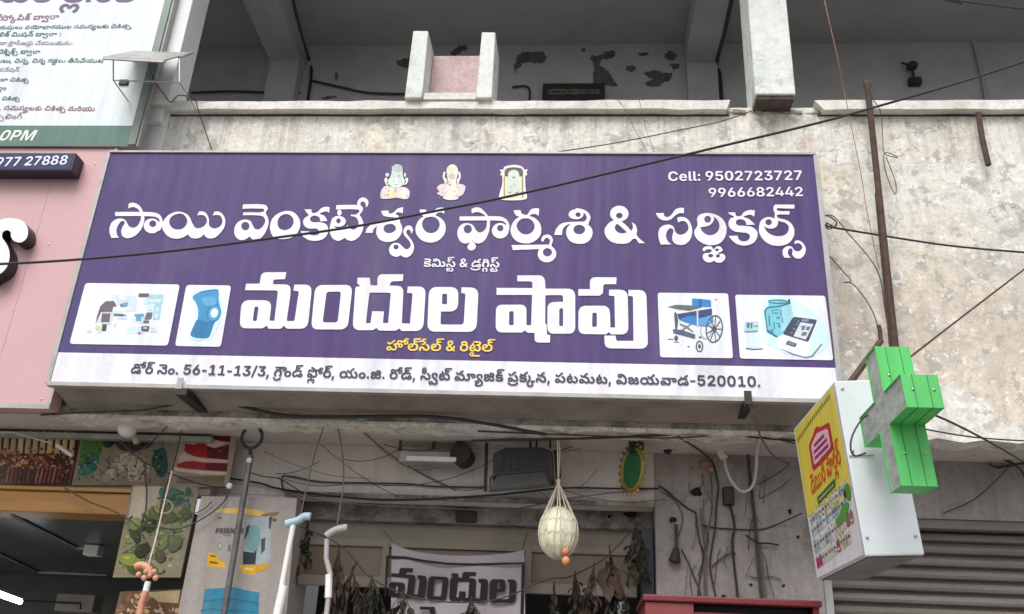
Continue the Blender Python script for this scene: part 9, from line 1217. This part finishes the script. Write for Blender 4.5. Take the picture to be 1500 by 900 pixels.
for x, y, w_, h_, a, cc in ((250, 757, 9, 8, 0, (62, 74, 40)), (272, 752, 8, 8, 0, (58, 72, 40)), (256, 796, 14, 8, -.9, (70, 86, 52)), (190, 820, 16, 9, .1, (122, 132, 58)), (208, 806, 13, 8, -.7, (44, 50, 32)), (234, 814, 8, 9, 0, (50, 58, 36))):
    items += [(dk_(lin(*cc), .4), ell(x + 1.5, y + 2, w_, h_, 14, a)), (lin(*cc), ell(x, y, w_, h_, 14, a)), (dk_(lin(*cc), 1.6), ell(x - w_ * .3, y - h_ * .3, w_ * .35, h_ * .25, 8, a))]
items += [(lin(168, 164, 132), *ring(240, 742, 14, 11, 2))]
poster('vegetable_poster', 'poster of green vegetables hanging beside the dark bakery opening', q, .48, items)
q = [(176, 867), (268, 863), (258, 930), (160, 930)]; ok = quad_ok(q)
items = [(lin(88, 66, 48), q), (lin(160, 142, 110), [(214, 868), (264, 865), (261, 884), (232, 882)])]
items += flecks(13, 160, 172, 262, 866, 922, [(176, 124, 86), (204, 160, 112), (140, 92, 62), (190, 176, 150), (84, 56, 42)], 1.6, 5, lambda x, y: ok(x, y) and not (x > 222 and y < 884), .85)
poster('food_poster', 'poster of brown nuts and snacks at the bottom edge left of the adult care poster', q, .50, items)
# adult care poster
Zp = (260, 720, 5.0)
bw, gw = lin(150, 143, 139), lin(206, 204, 202)
items = [(bw, [(175, 35), (875, 50), (790, 1000), (-20, 1000)]), (lin(206, 172, 92), sp([(280, 150), (340, 125), (500, 125), (600, 140), (640, 165), (600, 180), (500, 165), (380, 158)])), (lin(120, 100, 60), sp([(620, 168), (740, 150), (720, 180), (640, 185)])),
    (lin(150, 160, 164), rquad([(512, 200), (690, 180), (680, 540), (480, 540)], 14)), (lin(112, 150, 152), sp([(520, 260), (600, 270), (600, 400), (560, 440), (500, 400)])), (lin(44, 56, 60), [(482, 440), (560, 450), (580, 420), (570, 535), (478, 535)]), (lin(52, 62, 70), [(612, 350), (645, 340), (640, 430), (612, 460)]), (lin(58, 68, 74), [(505, 260), (530, 240), (520, 300), (505, 330), (485, 360)]), (lin(58, 64, 70), [(670, 190), (695, 185), (682, 280), (668, 270)]), (lin(72, 76, 80), ell(710, 210, 16, 14, 8)),
    (lin(206, 160, 40), [(450, 540), (570, 540), (565, 610), (480, 605)]), (lin(190, 142, 36), [(570, 545), (668, 520), (670, 560), (568, 600)]), (lin(214, 190, 120), [(490, 560), (550, 562), (548, 580), (488, 576)]),
    (lin(206, 156, 34), [(225, 450), (290, 462), (300, 500), (350, 525), (350, 560), (215, 550)]), (lin(120, 90, 30), [(240, 465), (285, 472), (283, 484), (238, 478)]), (lin(120, 90, 30), [(236, 510), (300, 520), (298, 534), (234, 526)]), (lin(116, 108, 112), [(335, 320), (395, 322), (394, 330), (334, 328)]), (lin(130, 124, 124), ell(312, 400, 18, 30, 10)), (lin(180, 174, 170), ell(312, 400, 8, 14, 8)), (lin(110, 104, 104), [(372, 390), (392, 390), (388, 440), (370, 440)]), (lin(96, 88, 90), ell(310, 195, 16, 9, 8)),
    (lin(48, 118, 146), [(200, 715), (330, 708), (410, 700), (500, 725), (600, 740), (590, 1000), (160, 1000)]), (lin(40, 100, 130), [(190, 800), (300, 785), (400, 780), (590, 815), (588, 828), (400, 795), (300, 800), (188, 812)]), (lin(40, 100, 130), [(170, 870), (240, 855), (330, 865), (585, 880), (585, 890), (330, 878), (240, 868), (168, 884)])]
pp = poster('product_poster', 'pale poster of an adult care pack with a blue garment picture beneath', [(295, 727), (435, 730), (418, 920), (256, 920)], .44, items, Zp)
mb = MB(); line_px(mb, 'friends', (314.5, 781), (356, 781), .4405 - .008, lin(70, 62, 70), 1.05, .12); mb.build('lettering', m_poster, pp)

# ------------------------------------------------------------------ cloth banner in the doorway
Ct = thing('cloth_banner', at(670, 900, .80), 'white cloth banner with a black border and bold black lettering in the doorway', 'banner')
YQ = .80
tops = [(574, 795), (590, 803), (620, 810), (660, 814), (700, 814), (740, 811), (768, 806)]
mb = MB(); rows = 8; T_ = spl([(x, y, 0) for x, y in tops], 4, False); nc = len(T_)
V = []
for j in range(rows + 1):
    for p in T_:
        w = at(p.x - (j / rows) * 8 * (1 - 2 * (p.x - 574) / 194) * .3, p.y + (960 - p.y) * j / rows, YQ + .010 * math.sin(p.x * .06 + j * .5)); V.append(w)
mb.add(V, [(j * nc + i, j * nc + i + 1, (j + 1) * nc + i + 1, (j + 1) * nc + i) for j in range(rows) for i in range(nc - 1)]); mb.build('cloth', m_cloth, Ct, fix=True)
YB2 = YQ - .014
ZB = (560, 780, 1500 / 220)
bk = lin(34, 26, 32)
mb = MB(); art(mb, ZB, YB2, [(bk, [(40, 232), (230, 240), (420, 275), (640, 302), (900, 310), (1200, 302), (1425, 300), (1425, 320), (1200, 324), (900, 332), (640, 326), (420, 300), (230, 266), (62, 262), (40, 640), (20, 640)]), (bk, [(1392, 325), (1425, 322), (1410, 818), (1380, 818)]),
    (bk, [(375, 742), (520, 745), (532, 780), (530, 818), (480, 818), (470, 775), (375, 772)])], .0004); mb.build('border', m_print, Ct)
src = [c for c in unpack(TRACED['shop'], 10) if min(p[0] for p in c) < 701 and max(p[0] for p in c) < 712]
X0, X1 = min(p[0] for c in src for p in c), max(p[0] for c in src for p in c); Y0 = min(p[1] for c in src for p in c); Y1 = max(p[1] for c in src for p in c)
def wmap(x, y):
    u, v = (x - X0) / (X1 - X0), (y - Y0) / (Y1 - Y0)
    return at(560 + (60 + 1280 * u) / ZB[2], 780 + (345 + 25 * math.sin(u * 2.2) + 25 * u + 315 * v) / ZB[2], YB2 - .001)
mb = MB(); mb.fill(src, wmap, bk); mb.build('lettering', m_print, Ct)
mb = MB(); mb.tube([at(562, 778, .93), at(577, 796, .82)], .003, 5); mb.tube([at(772, 780, .93), at(766, 806, .82)], .003, 5); mb.build('tie', m_wire, Ct)

# ------------------------------------------------------------------ dried leaf bunches on a string
gs = cable('garland_string', 'dark string slung across the doorway that carries the leaf bunches', [(440, 772, .66), (500, 800, .66), (545, 848, .66), (620, 878, .66), (720, 880, .66), (800, 850, .66), (832, 846, .66), (862, 832, .66), (890, 815, .66), (925, 778, .67), (955, 752, .70)], .004, m_grime, cat='string')
def leaves(label, px, py, h, spread, n, m, Y=.62, seed=0, wide=1.0):
    r = random.Random(seed); top = at(px, py, Y); z = abs(at(px, py, Y).z - at(px, py + h, Y).z)
    mb = MB(); mb.tube([top + Vector((0, 0, .02)), top + Vector((r.uniform(-.01, .01), 0, -z * .12))], [.004, .007], 6)
    for k in range(max(3, n // 5)):
        a = r.uniform(0, 2 * math.pi); sp_ = spread * math.sqrt(r.random()); L = z * r.uniform(.6, 1.0); wob = r.uniform(-.03, .03)
        tw = [top + Vector((math.cos(a) * sp_ * u ** 1.3 + wob * math.sin(u * 3), math.sin(a) * sp_ * .6 * u ** 1.3, -L * u)) for u in (0, .25, .5, .75, 1)]
        mb.tube(tw, [.0028, .001], 5)
        for q_ in range(r.randint(6, 10)):
            u = r.uniform(.15, 1.0); i0 = min(3, int(u * 4)); b0 = tw[i0].lerp(tw[i0 + 1], u * 4 - i0); aa = r.uniform(0, 2 * math.pi)
            ln = r.uniform(.045, .085) * (1 if wide < 2 else 1.8); out_ = Vector((math.cos(aa), math.sin(aa), 0))
            tip = b0 + out_ * ln * r.uniform(.15, .5) + Vector((0, 0, -ln * r.uniform(.6, 1)))
            side = (tip - b0).cross(Vector((r.uniform(-1, 1), r.uniform(-1, 1), .2))).normalized() * .0105 * wide * r.uniform(.5, 1.3); curl = out_ * r.uniform(-.012, .022)
            pts = [b0, b0.lerp(tip, .3) + curl, b0.lerp(tip, .65) + curl * 1.2, tip]; wd = [.15, 1, .75, .05]
            mb.add([p + side * w for p, w in zip(pts, wd)] + [p - side * w for p, w in zip(pts, wd)], [(i, i + 1, 5 + i, 4 + i) for i in range(3)])
    return mb.build('leaf_bunch', m, label=label, cat='dried leaves', group='dried leaf bunches hung in the doorway')
leaves('thin dry twig bunch directly behind the blue gripped stick', 452, 765, 95, .07, 26, m_leaf, .7, 1)
leaves('tall brown leaf bunch right of the grey walking stick', 496, 805, 110, .085, 40, m_leafbrown, .64, 2)
leaves('brown twig bunch with a forked stalk left of the cloth banner', 516, 835, 90, .10, 44, m_leafbrown, .66, 3)
leaves('green brown leaf bunch overlapping the left edge of the cloth banner', 545, 848, 90, .12, 54, m_leaf, .62, 4)
leaves('dark leaf bunch across the bottom left corner of the cloth banner', 590, 868, 70, .12, 40, m_leaf, .62, 5)
leaves('dark leaf bunch across the bottom of the cloth banner near its middle', 690, 880, 60, .12, 36, m_leaf, .62, 6)
leaves('small leaf bunch below the right corner of the cloth banner', 812, 858, 70, .055, 24, m_leaf, .64, 7)
leaves('forked leaf bunch under the hanging gourd', 843, 842, 80, .085, 34, m_leaf, .64, 8)
leaves('brown leaf bunch second from the large curled brown leaf', 870, 830, 85, .08, 34, m_leafbrown, .64, 9)
leaves('single large curled brown leaf hanging by the door head', 893, 804, 66, .035, 7, m_leafbrown, .62, 10, 3.0)
leaves('drooping dark leaf bunch low beside the red cabinet', 905, 850, 75, .09, 46, m_leaf, .66, 12)
leaves('large drooping dark leaf bunch under the lintel corner by the blue post', 932, 770, 85, .105, 70, m_leaf, .68, 11, 1.3)
mb = MB(); mb.tube([at(505, 900, .68), at(512, 850, .68), at(517, 835, .68), at(524, 822, .68)], [.01, .009, .007, .004], 6); mb.build('dry_stalk', m_leafbrown, label='bare forked dry stalk standing up left of the cloth banner', cat='stalk')

# ------------------------------------------------------------------ red cabinet at the bottom edge
Rc = thing('red_cabinet', (at(1072, 880, .25).x, .3, .14), 'tall red cabinet with a dark slot in its header at the bottom edge', 'cabinet')
x0, x1 = at(945, 884, .12).x, at(1199, 884, .12).x; zt = at(1072, 876, .12).z
mb = MB(); mb.box(x0, x1, .12, .62, .14, zt - .13); mb.build('body', m_red2, Rc, bevel=.012)
mb = MB(); mb.box(x0 - .012, x1 + .012, .10, .64, zt - .03, zt); mb.build('top_lid', m_red, Rc, bevel=.006)
xs_ = at(1016, 884, .12).x
mb = MB(); mb.box(x0, xs_, .115, .62, zt - .128, zt - .032); mb.build('header_panel', m_red2, Rc, bevel=.004)
mb = MB(); mb.box(xs_ + .002, x1 - .03, .20, .62, zt - .128, zt - .032); mb.build('header_slot', m_dark, Rc)
mb = MB(); mb.box(xs_ + .002, x1, .118, .135, zt - .128, zt - .072); mb.build('header_rail', m_red, Rc)
mb = MB(); mb.box(x1 - .028, x1, .118, .62, zt - .070, zt - .032); mb.build('header_end', m_red, Rc)
